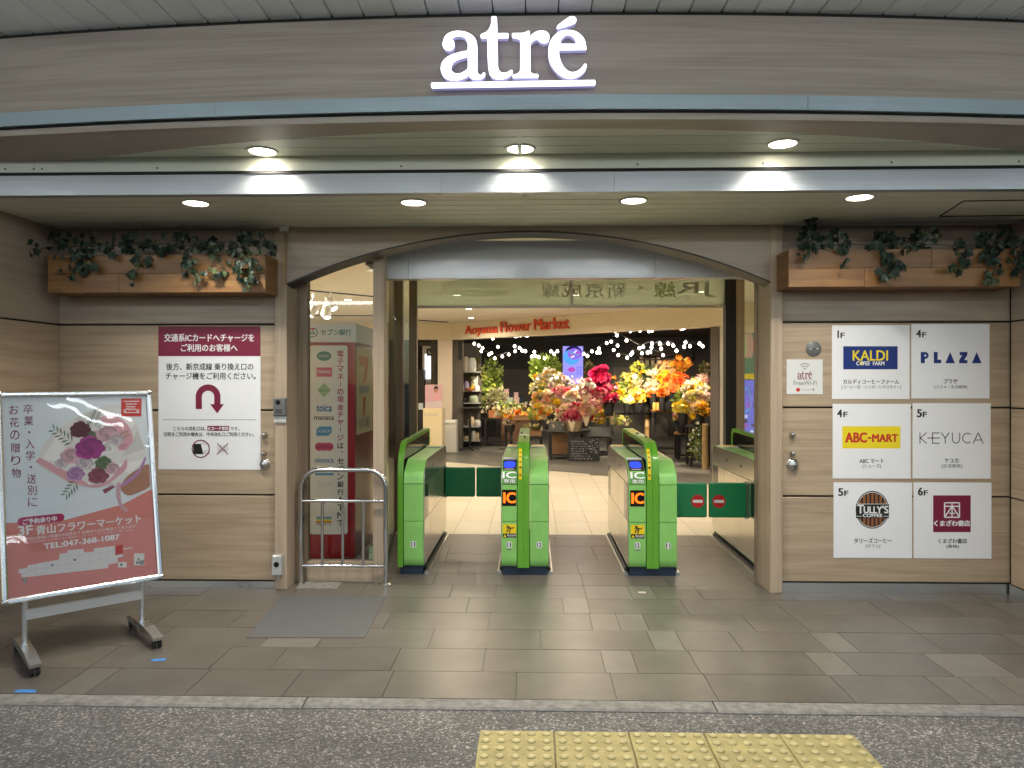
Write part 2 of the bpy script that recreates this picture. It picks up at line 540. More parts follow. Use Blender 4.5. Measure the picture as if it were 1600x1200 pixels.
mat('dark_gap', (0.02, 0.018, 0.016), 0.8)
mat('arch_shade_dark_trim', (0.03, 0.027, 0.024), 0.45)  # dark trim colour; on the arch it stands in for shade
mat('steel_beam', (0.40, 0.425, 0.45), 0.42, metal=0.85, vary=0.08, vscale=3, stretch=(0.4, 1, 30), bump=0.05, bscale=8, rvary=0.06)
mat('steel_strip', (0.36, 0.44, 0.485), 0.45, metal=0.7, vary=0.05, vscale=3, stretch=(0.4, 1, 30), rvary=0.06)
mat('soffit', (0.72, 0.75, 0.64), 0.36, vary=0.04, vscale=2.0, rand=0.03)
mat('soffit_trim', (0.70, 0.73, 0.62), 0.4, vary=0.04, vscale=3)
mat('ceiling_paint', (0.80, 0.81, 0.80), 0.45, vary=0.05, vscale=1.2, rand=0.06)
mat('screw', (0.2, 0.2, 0.2), 0.35, metal=1)
mat('door_box', (0.86, 0.90, 0.96), 0.2, spec=0.5, coat=0.2)
mat('chrome', (0.62, 0.62, 0.62), 0.13, metal=1, rvary=0.04, vscale=4)
mat('satin_steel', (0.6, 0.6, 0.58), 0.32, metal=1, rvary=0.05, vscale=5)
mat('knob_steel', (0.6, 0.59, 0.56), 0.2, metal=1)
mat('alu', (0.78, 0.8, 0.82), 0.26, metal=1, rvary=0.05, vscale=3)
mat('alu_plain', (0.62, 0.63, 0.64), 0.4, metal=0.6)
thin_glass('glass', (0.97, 0.98, 0.97), 0.0)
thin_glass('glass_door', (0.86, 0.9, 0.86), 0.12)
thin_glass('glass_frost', (0.56, 0.64, 0.58), 0.08, 0.1, 0.34)
thin_glass('poster_cover', (0.98, 0.98, 0.98), 0.0, 0.02, wavy=0.06)
asphalt('asphalt')
mat('kerb_stone', (0.215, 0.205, 0.185), 0.7, vary=0.35, vscale=26, bump=0.4, bscale=50)
mat('tile_dark', (0.116, 0.103, 0.087), 0.32, vary=0.2, vscale=4, rand=0.06, bump=0.04, bscale=60)
mat('tile_light', (0.152, 0.138, 0.117), 0.34, vary=0.12, vscale=5, rand=0.08, bump=0.04, bscale=60)
mat('grout', (0.112, 0.10, 0.086), 0.8, vary=0.2, vscale=20)
mat('grout_beige', (0.33, 0.29, 0.235), 0.8)
mat('tile_beige', (0.60, 0.54, 0.44), 0.32, rand=0.05)
mat('shop_floor', (0.12, 0.115, 0.105), 0.36, vary=0.12, vscale=5, rand=0.1)
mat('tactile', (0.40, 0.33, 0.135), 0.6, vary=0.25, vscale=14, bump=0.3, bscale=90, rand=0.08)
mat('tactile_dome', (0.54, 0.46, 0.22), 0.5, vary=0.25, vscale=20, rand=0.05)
mat('hall_paint', (0.80, 0.74, 0.63), 0.6, vary=0.02)
mat('hall_ceiling', (0.82, 0.78, 0.68), 0.6, vary=0.02)
mat('fascia_cream', (0.76, 0.67, 0.50), 0.55, vary=0.03)
mat('column_pink', (0.72, 0.62, 0.52), 0.5)
mat('shop_black', (0.05, 0.045, 0.041), 0.5)
mat('shop_grey', (0.12, 0.105, 0.095), 0.55, vary=0.1, vscale=2)
mat('shop_brown', (0.16, 0.08, 0.045), 0.55, vary=0.2, vscale=4)
mat('black_metal', (0.02, 0.02, 0.021), 0.4)
mat('charcoal', (0.05, 0.048, 0.046), 0.5)
mat('black_gloss', (0.008, 0.008, 0.009), 0.1, spec=0.35)
mat('black_rubber', (0.02, 0.02, 0.022), 0.6)
mat('navy', (0.012, 0.025, 0.05), 0.4)
mat('gate_green', (0.235, 0.54, 0.135), 0.34, coat=0.2, vary=0.06, vscale=9, rvary=0.06)
mat('gate_green_dark', (0.11, 0.34, 0.025), 0.28, coat=0.3)
mat('gate_label', (0.10, 0.33, 0.05), 0.35)
mat('gate_side', (0.70, 0.66, 0.57), 0.22, metal=0.85, rvary=0.04, vscale=3)
mat('gate_side_top', (0.42, 0.40, 0.34), 0.16, metal=0.8)
mat('flap_green', (0.012, 0.215, 0.075), 0.4)
mat('reader_black', (0.05, 0.043, 0.038), 0.3)
emitter('reader_blue', (0.03, 0.06, 1.0), 1.6)
emitter('led_orange', (1.0, 0.13, 0.008), 2.2)
mat('paper', (0.86, 0.87, 0.90), 0.5, bump=0.12, bscale=5, vary=0.015)
mat('paper_gloss', (0.78, 0.79, 0.82), 0.35)
for n, c in dict(ink_black=(0.012, 0.012, 0.014), ink_grey=(0.2, 0.2, 0.21), ink_lightgrey=(0.42, 0.42, 0.44), ink_maroon=(0.20, 0.012, 0.042), ink_white=(0.82, 0.82, 0.84),
                 ink_navy=(0.008, 0.03, 0.19), ink_yellow=(0.85, 0.68, 0.02), ink_red=(0.55, 0.03, 0.02), ink_orange=(0.62, 0.16, 0.02),
                 ink_blue=(0.03, 0.18, 0.5), ink_skyblue=(0.08, 0.33, 0.6), ink_pink=(0.62, 0.10, 0.22), ink_green=(0.10, 0.36, 0.10), ink_teal=(0.05, 0.22, 0.18),
                 ink_brown=(0.30, 0.11, 0.035), ink_palegreen=(0.42, 0.6, 0.36), ink_magenta=(0.42, 0.02, 0.11), poster_blue=(0.70, 0.77, 0.82),
                 poster_red=(0.64, 0.22, 0.19), poster_pale=(0.72, 0.70, 0.68), poster_pink=(0.66, 0.34, 0.38), poster_rose=(0.58, 0.36, 0.42),
                 poster_purple=(0.30, 0.03, 0.20), poster_wine=(0.10, 0.012, 0.03), poster_leaf=(0.11, 0.17, 0.08), poster_skin=(0.40, 0.20, 0.13),
                 poster_plum=(0.26, 0.06, 0.11), poster_mauve=(0.55, 0.47, 0.52), poster_lilac=(0.42, 0.22, 0.44)).items():
    mat(n, c, 0.45)
mat('sign_red', (0.62, 0.085, 0.035), 0.45)
mat('no_entry_red', (0.5, 0.015, 0.015), 0.4)
mat('warn_yellow', (0.82, 0.58, 0.01), 0.4)
mat('sticker_white', (0.72, 0.73, 0.72), 0.4)
mat('atm_red', (0.36, 0.006, 0.014), 0.22, coat=0.3)
mat('atm_white', (0.84, 0.86, 0.84), 0.3)
mat('intercom_grey', (0.16, 0.165, 0.165), 0.4, metal=0.3)
mat('tape_blue', (0.06, 0.25, 0.62), 0.6)
mat('mat_grey', (0.094, 0.094, 0.093), 0.75, bump=0.3, bscale=200, vary=0.06, vscale=8)
mat('white_plastic', (0.75, 0.74, 0.7), 0.4)
mat('cream_board', (0.74, 0.63, 0.42), 0.5)
emitter('sign_glow', (0.88, 0.89, 1.0), 1.9)
mat('sign_side', (0.62, 0.64, 0.66), 0.4, emit=(0.42, 0.38, 1.0), es=0.22)
emitter('lens_warm', (1.0, 0.9, 0.72), 16.0)
emitter('lens_soft', (1.0, 0.93, 0.8), 5.0)
emitter('bulb_glow', (1.0, 0.9, 0.72), 14.0)
emitter('tube_glow', (0.88, 0.96, 1.0), 17.0)

# ------------------------------------------------------------------ ground, kerb, floors
YF, YK = 3.29, 3.20            # front edge of the tiled floor, outer edge of the kerb
GZ = -0.014                    # the asphalt lies a little lower
XL, XR = -3.16, 3.47           # side walls of the recessed entrance
YW = 5.00                      # wall plane of the two panelled bays
struct('ground', MB().add([(-300, -300, GZ), (300, -300, GZ), (300, YK + 0.02, GZ), (-300, YK + 0.02, GZ)], [(0, 1, 2, 3)]), 'asphalt')
kerb = bpy.data.objects.new('kerb', None); col.objects.link(kerb); kerb['kind'] = 'structure'
kx = -4.6
while kx < 4.6:
    L_ = 1.8
    mb = MB()
    j = rnd.uniform(-0.004, 0.004)
    mb.extr([(YK + j, GZ - 0.05), (YK + j, GZ + 0.004), (YK + 0.012 + j, GZ + 0.011), (YF - 0.004, 0.0), (YF - 0.004, GZ - 0.05)], kx + 0.003, kx + L_ - 0.003)
    mb.ob('kerb_stone', 'kerb_stone', kerb)
    kx += L_
YH = 6.80                      # dark stone ends, pale hall tiles begin
floor = struct('entrance_floor', MB().box((-4.6, YF, -0.1), (4.6, YH, -0.006)), 'grout')
row_h = 0.305
yy, r_i = YF, 0
while yy < YH - 0.05:
    y1 = min(yy + row_h, YH)
    xx = -4.6 + rnd.uniform(0, 0.5)
    xa = -4.6
    while xa < 4.6:
        w = rnd.choice((0.6, 0.6, 0.6, 0.45, 0.3, 0.16)) if r_i else rnd.choice((0.6, 0.45, 0.6, 0.16))
        xb = min(xa + w, 4.6)
        light = (w < 0.2) or (w < 0.35 and rnd.random() < 0.35)
        if xb - xa > 0.04 and not (y1 > YW + 0.2 and (xb < -1.9 or xa > 2.0)):
            dz = rnd.uniform(-0.0006, 0.0006)
            g = 0.0016
            MB().add([(xa + g, yy + g, dz), (xb - g, yy + g, dz), (xb - g, y1 - g, dz), (xa + g, y1 - g, dz),
                      (xa + g, yy + g, -0.01), (xb - g, yy + g, -0.01), (xb - g, y1 - g, -0.01), (xa + g, y1 - g, -0.01)],
                     [(0, 1, 2, 3), (0, 4, 5, 1), (1, 5, 6, 2), (2, 6, 7, 3), (3, 7, 4, 0)]).ob('floor_tile', 'tile_light' if light else 'tile_dark', floor)
        xa = xb
    yy = y1; r_i += 1

# hall: pale tiles up to the slanting edge of the flower shop's dark floor
hall = struct('hall_floor', MB().box((-6, YH, -0.1), (6, 20, -0.006)), 'grout_beige')
EL, ER = G(690, 721), G(960, 744)          # that edge, seen at two points
def edge_y(x): return EL.y + (ER.y - EL.y) * (x - EL.x) / (ER.x - EL.x)
x_i = -2.0
while x_i < 3.0:
    y_i = YH + 0.004
    while y_i < 15.0:
        xa, xb, ya = x_i + 0.002, x_i + 0.318, y_i + 0.002
        yb0 = yb1 = y_i + 0.598
        yb0, yb1 = min(yb0, edge_y(xa)), min(yb1, edge_y(xb))
        if yb0 > ya + 0.03 and yb1 > ya + 0.03:
            MB().add([(xa, ya, 0), (xb, ya, 0), (xb, yb1, 0), (xa, yb0, 0), (xa, ya, -0.01), (xb, ya, -0.01)], [(0, 1, 2, 3), (0, 4, 5, 1)]).ob('floor_tile', 'tile_beige', hall)
        y_i += 0.6
    x_i += 0.32
struct('hall_floor_side', MB().add([(-6, YH, -0.003), (-2.003, YH, -0.003), (-2.003, 20, -0.003), (-6, 20, -0.003)], [(0, 1, 2, 3)]), 'tile_beige')
sf = MB()
ex0, ex1 = -3.5, 5.5
sf.add([(ex0, edge_y(ex0) + 0.004, 0.001), (ex1, edge_y(ex1) + 0.004, 0.001), (ex1, 20, 0.001), (ex0, 20, 0.001)], [(0, 1, 2, 3)])
struct('shop_floor', sf, 'shop_floor')

# tactile paving: two rows of domed tiles
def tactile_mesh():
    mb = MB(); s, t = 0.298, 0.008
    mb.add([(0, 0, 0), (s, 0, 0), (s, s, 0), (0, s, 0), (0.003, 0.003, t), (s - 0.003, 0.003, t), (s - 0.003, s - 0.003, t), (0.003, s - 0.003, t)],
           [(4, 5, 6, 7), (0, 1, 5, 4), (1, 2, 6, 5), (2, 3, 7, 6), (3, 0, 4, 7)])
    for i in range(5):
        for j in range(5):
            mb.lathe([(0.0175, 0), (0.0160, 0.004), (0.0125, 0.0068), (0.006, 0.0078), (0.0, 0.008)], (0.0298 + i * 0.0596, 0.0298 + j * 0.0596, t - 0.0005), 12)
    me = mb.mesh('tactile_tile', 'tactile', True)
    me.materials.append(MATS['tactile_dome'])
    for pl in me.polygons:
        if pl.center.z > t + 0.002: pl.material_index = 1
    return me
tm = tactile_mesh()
tp = thing('tactile_paving', 'yellow domed tactile paving strip on the asphalt in front', 'tactile paving')
ta, tb = G(750, 1143, GZ), G(1335, 1151, GZ)
n_t = 5
step = (tb.x - ta.x) / n_t
tp.location = (ta.x, ta.y, GZ)
tp.rotation_euler = (0, 0, math.atan2(tb.y - ta.y, tb.x - ta.x) * 0.4)
tsc = step / 0.3
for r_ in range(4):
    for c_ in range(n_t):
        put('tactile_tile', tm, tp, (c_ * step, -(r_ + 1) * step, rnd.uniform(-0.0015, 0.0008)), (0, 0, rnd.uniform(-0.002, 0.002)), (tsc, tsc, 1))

# ------------------------------------------------------------------ street ceiling
CZ = 3.165
ceil_o = struct('street_ceiling', MB().box((-7, -3.2, CZ + 0.03), (7, 5.2, CZ + 0.25)), 'dark_gap')
pm = MB().extry([(0.004, 0), (0.146, 0), (0.15, 0.006), (0.15, 0.02), (0, 0.02), (0, 0.006)], -3.15, 3.72).mesh('ceiling_panel', 'ceiling_paint')
for i in range(60):
    put('ceiling_panel', pm, ceil_o, (-4.52 + i * 0.155, 0, CZ))

# ------------------------------------------------------------------ curved fascia over the entrance
FY0, FK = 3.48, 0.0235
def fy(x): return FY0 + FK * x * x
FXN = 48
fxs = [-4.4 + 8.8 * i / FXN for i in range(FXN + 1)]
def curved(z0, z1, d0, d1, x0=-4.4, x1=4.4):
    """a band that follows the fascia's bow: from d0 to d1 behind its face"""
    mb = MB(); v, f = [], []
    n = max(2, int((x1 - x0) / 8.8 * FXN))
    for i in range(n + 1):
        x = x0 + (x1 - x0) * i / n
        v += [(x, fy(x) + d0, z0), (x, fy(x) + d0, z1), (x, fy(x) + d1, z1), (x, fy(x) + d1, z0)]
    for i in range(n):
        a, b = i * 4, i * 4 + 4
        f += [(a, b, b + 1, a + 1), (a + 1, b + 1, b + 2, a + 2), (a + 2, b + 2, b + 3, a + 3), (a + 3, b + 3, b, a)]
    f += [(0, 1, 2, 3), (n * 4, n * 4 + 3, n * 4 + 2, n * 4 + 1)]
    return mb.add(v, f)
fas = thing('entrance_fascia', 'long bowed wood grain fascia board above the entrance', 'fascia')
ZB, ZT = 2.645, 3.135
Z1, Z2 = PZ(171, 3.46), PZ(148.5, 3.46)
if True:
    curved(Z2 + 0.002, ZT, 0, 0.05).ob('fascia_board', 'wood_fascia', fas, smooth=True)
scuts = [-4.4, PX(333, 3.5), PX(1262, 3.5), 4.4]
for i in range(3):
    curved(Z1, Z2, -0.022, 0.03 + 0.0, scuts[i] + 0.001 * (i > 0), scuts[i + 1] - 0.001 * (i < 2)).ob('steel_strip', 'steel_strip', fas, smooth=True)
curved(Z1 - 0.012, Z1, 0.012, 0.04).ob('shadow_gap', 'dark_gap', fas)
curved(ZB, Z1 - 0.012, 0.0, 0.05).ob('lower_board', 'wood_fascia', fas, smooth=True)
curved(ZT, CZ + 0.025, 0.03, 0.05).ob('top_gap', 'dark_gap', fas)
# underside: a crescent between the bow and a tighter arc
mb = MB(); v, f = [], []
n = 40
YS = 4.055                      # the line where the upper soffit ends
for i in range(n + 1):
    x = -4.3 + 8.6 * i / n
    xi = x - 0.1
    ya, yb = fy(x) + 0.05, min(YS, 3.585 + 0.50 * (xi / 2.75) ** 2 + 0.02)
    yb = max(yb, ya + 0.004)
    v += [(x, ya, ZB), (x, yb, ZB), (x, yb, ZB + 0.012), (x, ya, ZB + 0.012)]
for i in range(n):
    a, b = i * 4, i * 4 + 4
    f += [(a, a + 1, b + 1, b), (a + 1, a + 2, b + 2, b + 1), (a + 2, a + 3, b + 3, b + 2)]
mb.add(v, f).ob('fascia_underside', 'wood_fascia', fas)

# lit sign letters on the fascia
LS = 280 / 1600.0
def sign_pt(x, y):
    p = P(660 + x * LS, 20 + y * LS, FY0)
    return (p.x, p.z)
GL = {
 'a': ([[(200,300),(215,262),(250,232),(300,217),(345,215),(400,225),(450,250),(482,285),(496,330),(498,400),(498,555),(504,585),(520,601),(538,598),(547,584),(556,578,1),(568,590),(562,610),(540,632),(505,640),(465,638),(435,620),(422,600,1),(400,620),(350,640),(300,648),(245,640),(205,615),(182,575),(178,535),(190,490),(225,450),(280,420),(350,400),(413,388,1),(415,340),(408,305),(390,275),(355,260),(310,262),(285,272),(272,284,1),(295,310),(298,340),(285,370),(255,386),(225,382),(203,362),(192,330)],
        [(415,438,1),(360,455),(310,475),(280,500),(268,535),(275,565),(300,585),(335,590),(375,575),(405,555),(415,540,1)]]),
 't': ([[(622,98),(630,88),(660,88),(668,98),(672,140),(674,235,1),(763,235),(772,244),(772,266),(763,275),(674,275,1),(678,400),(680,520),(690,560),(715,580),(750,580),(775,570),(788,558,1),(805,560),(808,580),(790,605),(750,628),(700,638),(650,632),(615,605),(600,570),(592,500),(588,400),(586,278,1),(535,278),(528,268),(528,250),(540,240),(575,225),(605,190),(620,145)]]),
 'r': ([[(803,242),(812,235),(900,232),(945,215),(958,218),(960,232),(958,268,1),(985,240),(1025,218),(1075,213),(1110,225),(1130,255),(1128,290),(1108,315),(1075,320),(1048,308),(1030,290,1),(1010,290),(985,305),(968,325),(965,360),(965,555),(970,580),(990,592),(1027,594),(1034,603),(1032,624,1),(812,625,1),(808,612),(815,600),(850,590),(870,570),(875,540),(875,305),(868,287),(845,280),(810,272),(803,262)]]),
 'e': ([[(1290,207),(1340,212),(1390,235),(1430,275),(1450,325),(1456,379,1),(1215,382,1),(1220,440),(1240,500),(1270,545),(1310,572),(1350,575),(1390,558),(1420,530),(1440,503,1),(1455,508),(1458,525),(1440,570),(1400,605),(1350,627),(1290,630),(1230,605),(1180,560),(1140,500),(1123,430),(1125,350),(1150,285),(1200,232),(1245,212)],
        [(1223,329,1),(1235,290),(1262,258),(1295,248),(1330,260),(1358,290),(1368,329,1)]]),
 'accent': ([[(1195,183),(1205,165),(1300,95),(1330,87),(1358,95),(1368,118),(1360,140),(1335,155),(1215,193),(1200,195)]]),
}
sg = thing('illuminated_sign', 'glowing white serif letters with an underline on the fascia', 'sign', (0, FY0 - 0.045, 0))
e_ob = None
for k in ('a', 't', 'r', 'e', 'accent'):
    loops = [[sign_pt(*q) for q in smooth_loop(lp)] for lp in GL[k]]
    v, f = filled(loops, 0.03, 0.0)
    back = MB().add([(x, y + 0.006, z) for x, y, z in v], f).ob('letter_case' if k != 'accent' else 'accent_case', 'sign_side', sg if k != 'accent' else e_ob)
    v2, f2 = filled(loops, 0.006, 0.0)
    face = MB().add([(x, y - 0.013, z) for x, y, z in v2], f2).ob('lit_face', 'sign_glow', back)
    if k == 'e': e_ob = back
(ax, az), (bx, bz) = sign_pt(98, 692), sign_pt(1530, 669)
hh = 0.0125
def bar_prof(h): return [(ax, az - h), (bx, bz - h), (bx + 0.004, bz), (bx, bz + h), (ax, az + h), (ax - 0.004, az)]
ub = MB().extry(bar_prof(hh), -0.008, 0.02).ob('underline_case', 'sign_side', sg)
MB().extry(bar_prof(hh * 0.98), -0.016, -0.0085).ob('lit_face', 'sign_glow', ub)

# ------------------------------------------------------------------ upper soffit, trim strip, steel header, lower soffit
ZU = ZB + 0.014
def behind_bow(ya, yb, xa, xb, z0, z1):
    """a flat piece whose front edge is trimmed to the back of the bowed fascia"""
    xs_ = [xa + (xb - xa) * i / 24 for i in range(25)]
    pr = [(x, max(ya, fy(x) + 0.053)) for x in xs_ if fy(x) + 0.053 < yb - 0.004]
    if len(pr) < 2: return None
    return MB().extrz(pr + [(pr[-1][0], yb), (pr[0][0], yb)], z0, z1)
us = struct('upper_soffit', behind_bow(3.5, YS + 0.1, -4.4, 4.4, ZU + 0.02, ZU + 0.06), 'dark_gap')
uy = YS - 0.004
while uy > 3.56:
    for xa, xb in ((-4.4, PX(812, 3.9) - 0.008), (PX(812, 3.9) + 0.008, 4.4)):
        m_ = behind_bow(uy - 0.137, uy, xa, xb, ZU, ZU + 0.018)
        if m_: m_.ob('soffit_slat', 'soffit', us)
    uy -= 0.145
MB().box((PX(812, 3.9) - 0.012, 3.54, ZU - 0.004), (PX(812, 3.9) + 0.012, YS - 0.002, ZU - 0.001)).ob('joint_cover', 'soffit_trim', us)
hb = thing('header_beam', 'brushed steel header beam across the whole entrance canopy', 'beam')
ZL = 2.455
bcuts = [-4.4, PX(690, 4.07), PX(960, 4.07), 4.4]
for i in range(3):
    MB().extr([(4.07, ZL), (4.07, 2.565), (4.075, 2.57), (4.13, 2.57), (4.13, ZL)], bcuts[i] + 0.0008 * (i > 0), bcuts[i + 1] - 0.0008 * (i < 2)).ob('beam_section', 'steel_beam', hb)
tcuts = [-4.4, PX(60, 4.09), PX(812, 4.09), PX(1597, 4.09), 4.6]
for i in range(4):
    st = MB().box((tcuts[i] + 0.001, YS, 2.58), (tcuts[i + 1] - 0.001, YS + 0.04, ZU)).ob('trim_strip', 'soffit_trim', hb)
sm = MB().lathe([(0.006, 0), (0.006, 0.002), (0.003, 0.004), (0.0, 0.004)], (0, 0, 0), 8, 'y').mesh('screw', 'screw')
for px in (8, 53, 66, 246, 436, 627, 805, 821, 996, 1192, 1393, 1592):
    put('screw', sm, hb, (PX(px, YS), YS, PZ(258, YS) + 0.0))
MB().box((-4.4, YS + 0.005, 2.566), (4.4, YS + 0.06, 2.581)).ob('shadow_gap', 'dark_gap', hb)
ls = struct('lower_soffit', MB().box((-4.4, 4.131, ZL + 0.02), (4.4, 5.4, ZL + 0.06)), 'dark_gap')
ly = 4.132
while ly < 5.05:
    for xa, xb in ((-4.4, PX(820, 4.5) - 0.008), (PX(820, 4.5) + 0.008, 4.4)):
        MB().extr([(ly, ZL + 0.018), (ly, ZL + 0.006), (ly + 0.003, ZL + 0.002), (ly + 0.114, ZL + 0.002), (ly + 0.117, ZL + 0.006), (ly + 0.117, ZL + 0.018)], xa, xb).ob('soffit_slat', 'soffit', ls)
    ly += 0.124
MB().box((PX(820, 4.5) - 0.012, 4.14, ZL - 0.003), (PX(820, 4.5) + 0.012, YW - 0.04, ZL)).ob('joint_cover', 'soffit_trim', ls)
# an inspection hatch at the right end of the lower soffit
hx = [G(1468, 338, ZL), G(1506, 314, ZL), G(1640, 312, ZL), G(1640, 336, ZL)]
for a, b in ((0, 1), (1, 2), (0, 3)):
    MB().tube([hx[a] + Vector((0, 0, 0.0)), hx[b] + Vector((0, 0, 0.0))], 0.004, 6).ob('hatch_edge', 'dark_gap', ls)
MB().tube([(XR - 0.02, 4.2, ZL - 0.01), (XR - 0.05, 4.8, ZL - 0.012), (XR - 0.5, 4.93, ZL - 0.012), (2.0, 4.95, ZL - 0.008), (1.75, 4.955, ZL - 0.006)], 0.004, 6).ob('cable', 'white_plastic', ls)

# downlights
def downlight(pt, z, label, power, r=0.068, group='downlights in the canopy'):
    d = thing('downlight', label, 'light', (pt.x, pt.y, z), group=group)
    MB().lathe([(r, -0.001), (r + 0.002, -0.006), (r + 0.016, -0.006), (r + 0.018, 0.0), (r + 0.018, 0.004)], (0, 0, 0), 28).ob('trim_ring', 'white_plastic', d, smooth=True)
    MB().lathe([(0.0, -0.002), (r, -0.002), (r, 0.0)], (0, 0, 0), 28).ob('lens', 'lens_warm', d)
    lamp('AREA', 'downlight_glow', power, (1.0, 0.94, 0.83), d, (0, 0, -0.012), 2 * r, spread=124)
    return d
for px, py, w in ((410, 236, 'left'), (813, 232, 'middle'), (1223, 224, 'right')):
    downlight(G(px, py, ZU), ZU, f'{w} one of three round downlights in the upper soffit', 7.0)
for px, py, w in ((306, 317, 'leftmost'), (646, 316, 'second from left'), (990, 313, 'third from left'), (1343, 308, 'rightmost')):
    downlight(G(px, py, ZL), ZL, f'{w} of four round downlights in the lower soffit', 9.0)

HANG = 0.40  # added drop: rods lower the unseen fittings so their tubes light the ceiling
# fluorescent fittings on the street ceiling, over and behind the viewer
for i, (fx, fyy, ln) in enumerate([(x, 1.95, 1.25) for x in (-4.0, -2.4, -0.8, 0.8, 2.4, 4.0)] + [(x, -1.8, 1.25) for x in (-3.2, -0.8, 1.6, 4.0)]):
    t = thing('fluorescent_fitting', 'white ceiling fitting with bare fluorescent tubes hanging above the pavement', 'light', (fx, fyy, CZ - HANG), group='tube fittings on the street ceiling')
    for hx_ in (-0.45, 0.45): MB().tube([(hx_, 0, 0), (hx_, 0, HANG)], 0.008, 6).ob('added_hanging_rod', 'white_plastic', t)
    MB().extr([(-0.03, 0), (-0.03, -0.045), (0.03, -0.045), (0.03, 0)], -ln / 2, ln / 2).ob('housing', 'white_plastic', t)
    for s in (-0.085, 0.085):
        MB().tube([(-ln / 2 + 0.03, s, -0.06), (ln / 2 - 0.03, s, -0.06)], 0.017, 10).ob('tube', 'tube_glow', t, smooth=True)
        for e in (-1, 1): MB().box((e * (ln / 2 - 0.03) - 0.012, s - 0.022, -0.085), (e * (ln / 2 - 0.03) + 0.012, s + 0.022, 0)).ob('tube_holder', 'white_plastic', t)

# ------------------------------------------------------------------ panelled bays beside the gate
def bay(name, label, x0, x1, rows, side, knobs):
    """wall of stacked wood panels with recessed joints, with its side return"""
    t = thing(name, label, 'wall', (0, YW, 0))
    MB().box((x0, 0.018, 0), (x1, 0.12, 2.47)).ob('backing', 'dark_gap', t)
    g = 0.006
    for i in range(len(rows) - 1):
        za, zb = rows[i], rows[i + 1]
        MB().cbox((x0 + g, 0, za + g), (x1 - g, 0.02, zb - g), 0.004).ob('wood_panel', 'wood_oak' if i < 3 else 'wood_grey', t)
    MB().box((x0 + 0.004, -0.004, 0.0), (x1 - 0.004, 0.017, rows[0] - 0.002)).ob('kick_plate', 'satin_steel', t)
    return t
rz = [PZ(911, YW, 1400), PZ(776, YW, 1400), PZ(637, YW, 1400), PZ(503, YW, 1400), 2.46]
bl0, bl1 = PX(89, YW), PX(430, YW - 0.03)
br0, br1 = PX(1222, YW - 0.03), PX(1580, YW)
rzl = [PZ(907, YW, 300), PZ(773, YW, 300), PZ(641, YW, 300), PZ(507, YW, 300), 2.46]
bayL = bay('panelled_wall', 'wood panelled wall bay with door locks behind the easel sign', bl0, bl1, rzl, -1, None)
bayR = bay('panelled_wall', 'wood panelled wall bay carrying the six shop notices', br0, br1, rz, 1, None)
def knob(px, py, r, par, dome=True):
    p = P(px, py, YW)
    prof = [(r, 0), (r, 0.006), (r * 0.86, 0.01), (r * 0.8, 0.026), (r * 0.55, 0.034), (0, 0.036)] if dome else [(r, 0), (r, 0.004), (r * 0.9, 0.006), (0, 0.006)]
    return MB().lathe(prof, (p.x, 0.0, p.z), 18, 'y').ob('door_knob' if r > 0.03 else 'lock_cylinder', 'knob_steel', par, smooth=True)
for px, py, r in ((414, 679, 0.021), (413, 708, 0.017), (414, 725, 0.036)): knob(px, py, r, bayL)
for px, py, r in ((1237, 679, 0.021), (1237, 708, 0.020), (1238, 726, 0.040)): knob(px, py, r, bayR)
p = P(1271, 545, YW)
rd = MB().lathe([(0.05, 0), (0.05, 0.006), (0.046, 0.009), (0, 0.009)], (p.x, 0, p.z), 28, 'y').ob('round_cover_plate', 'intercom_grey', bayR, smooth=True)
for dx in (-0.022, 0.022): MB().lathe([(0.007, 0), (0.006, 0.003), (0, 0.003)], (p.x + dx, -0.009, p.z), 10, 'y').ob('screw', 'chrome', rd)
MB().box((p.x - 0.008, -0.0105, p.z - 0.003), (p.x + 0.008, -0.009, p.z + 0.003)).ob('keyhole', 'ink_black', rd)

def side_wall(label, x, s, rows, dy):
    t = thing('side_wall', label, 'wall', (x, 0, 0))
    MB().box((0.0, 4.14, 0), (s * 0.15, YW + 0.1, 2.47)).ob('backing', 'dark_gap', t)
    for i in range(len(rows) - 1):
        za, zb = rows[i] + 0.006, rows[i + 1] - 0.006
        mb = MB().box((-s * 0.02, 4.14, za), (s * 0.002, YW - dy, zb))
        mb.ob('wood_panel', 'wood_oak' if i < 3 else 'wood_grey', t)
    MB().box((-s * 0.024, 4.14, 0), (0, YW - 0.02, rows[0])).ob('kick_plate', 'satin_steel', t)
    MB().box((-s * 0.026, 4.128, 0), (s * 0.155, 4.1385, 2.45)).ob('end_cap', 'wood_post', t)
    return t
side_wall('wood panelled return wall at the far left end', bl0, -1, rzl, 0.006)
side_wall('wood panelled return wall beyond the six shop notices', br1, 1, rz, 0.03)
# blank street walls further out, past the recess
for s, x in ((-1, bl0 - 0.15), (1, br1 + 0.15)):
    w = thing('outer_wall', 'plain wood clad wall %s the recessed entrance' % ('left of' if s < 0 else 'right of'), 'wall', (x, 4.14, 0))
    MB().box((0, 0, 0), (s * 3, 0.1, 3.1)).ob('cladding', 'wood_oak', w)

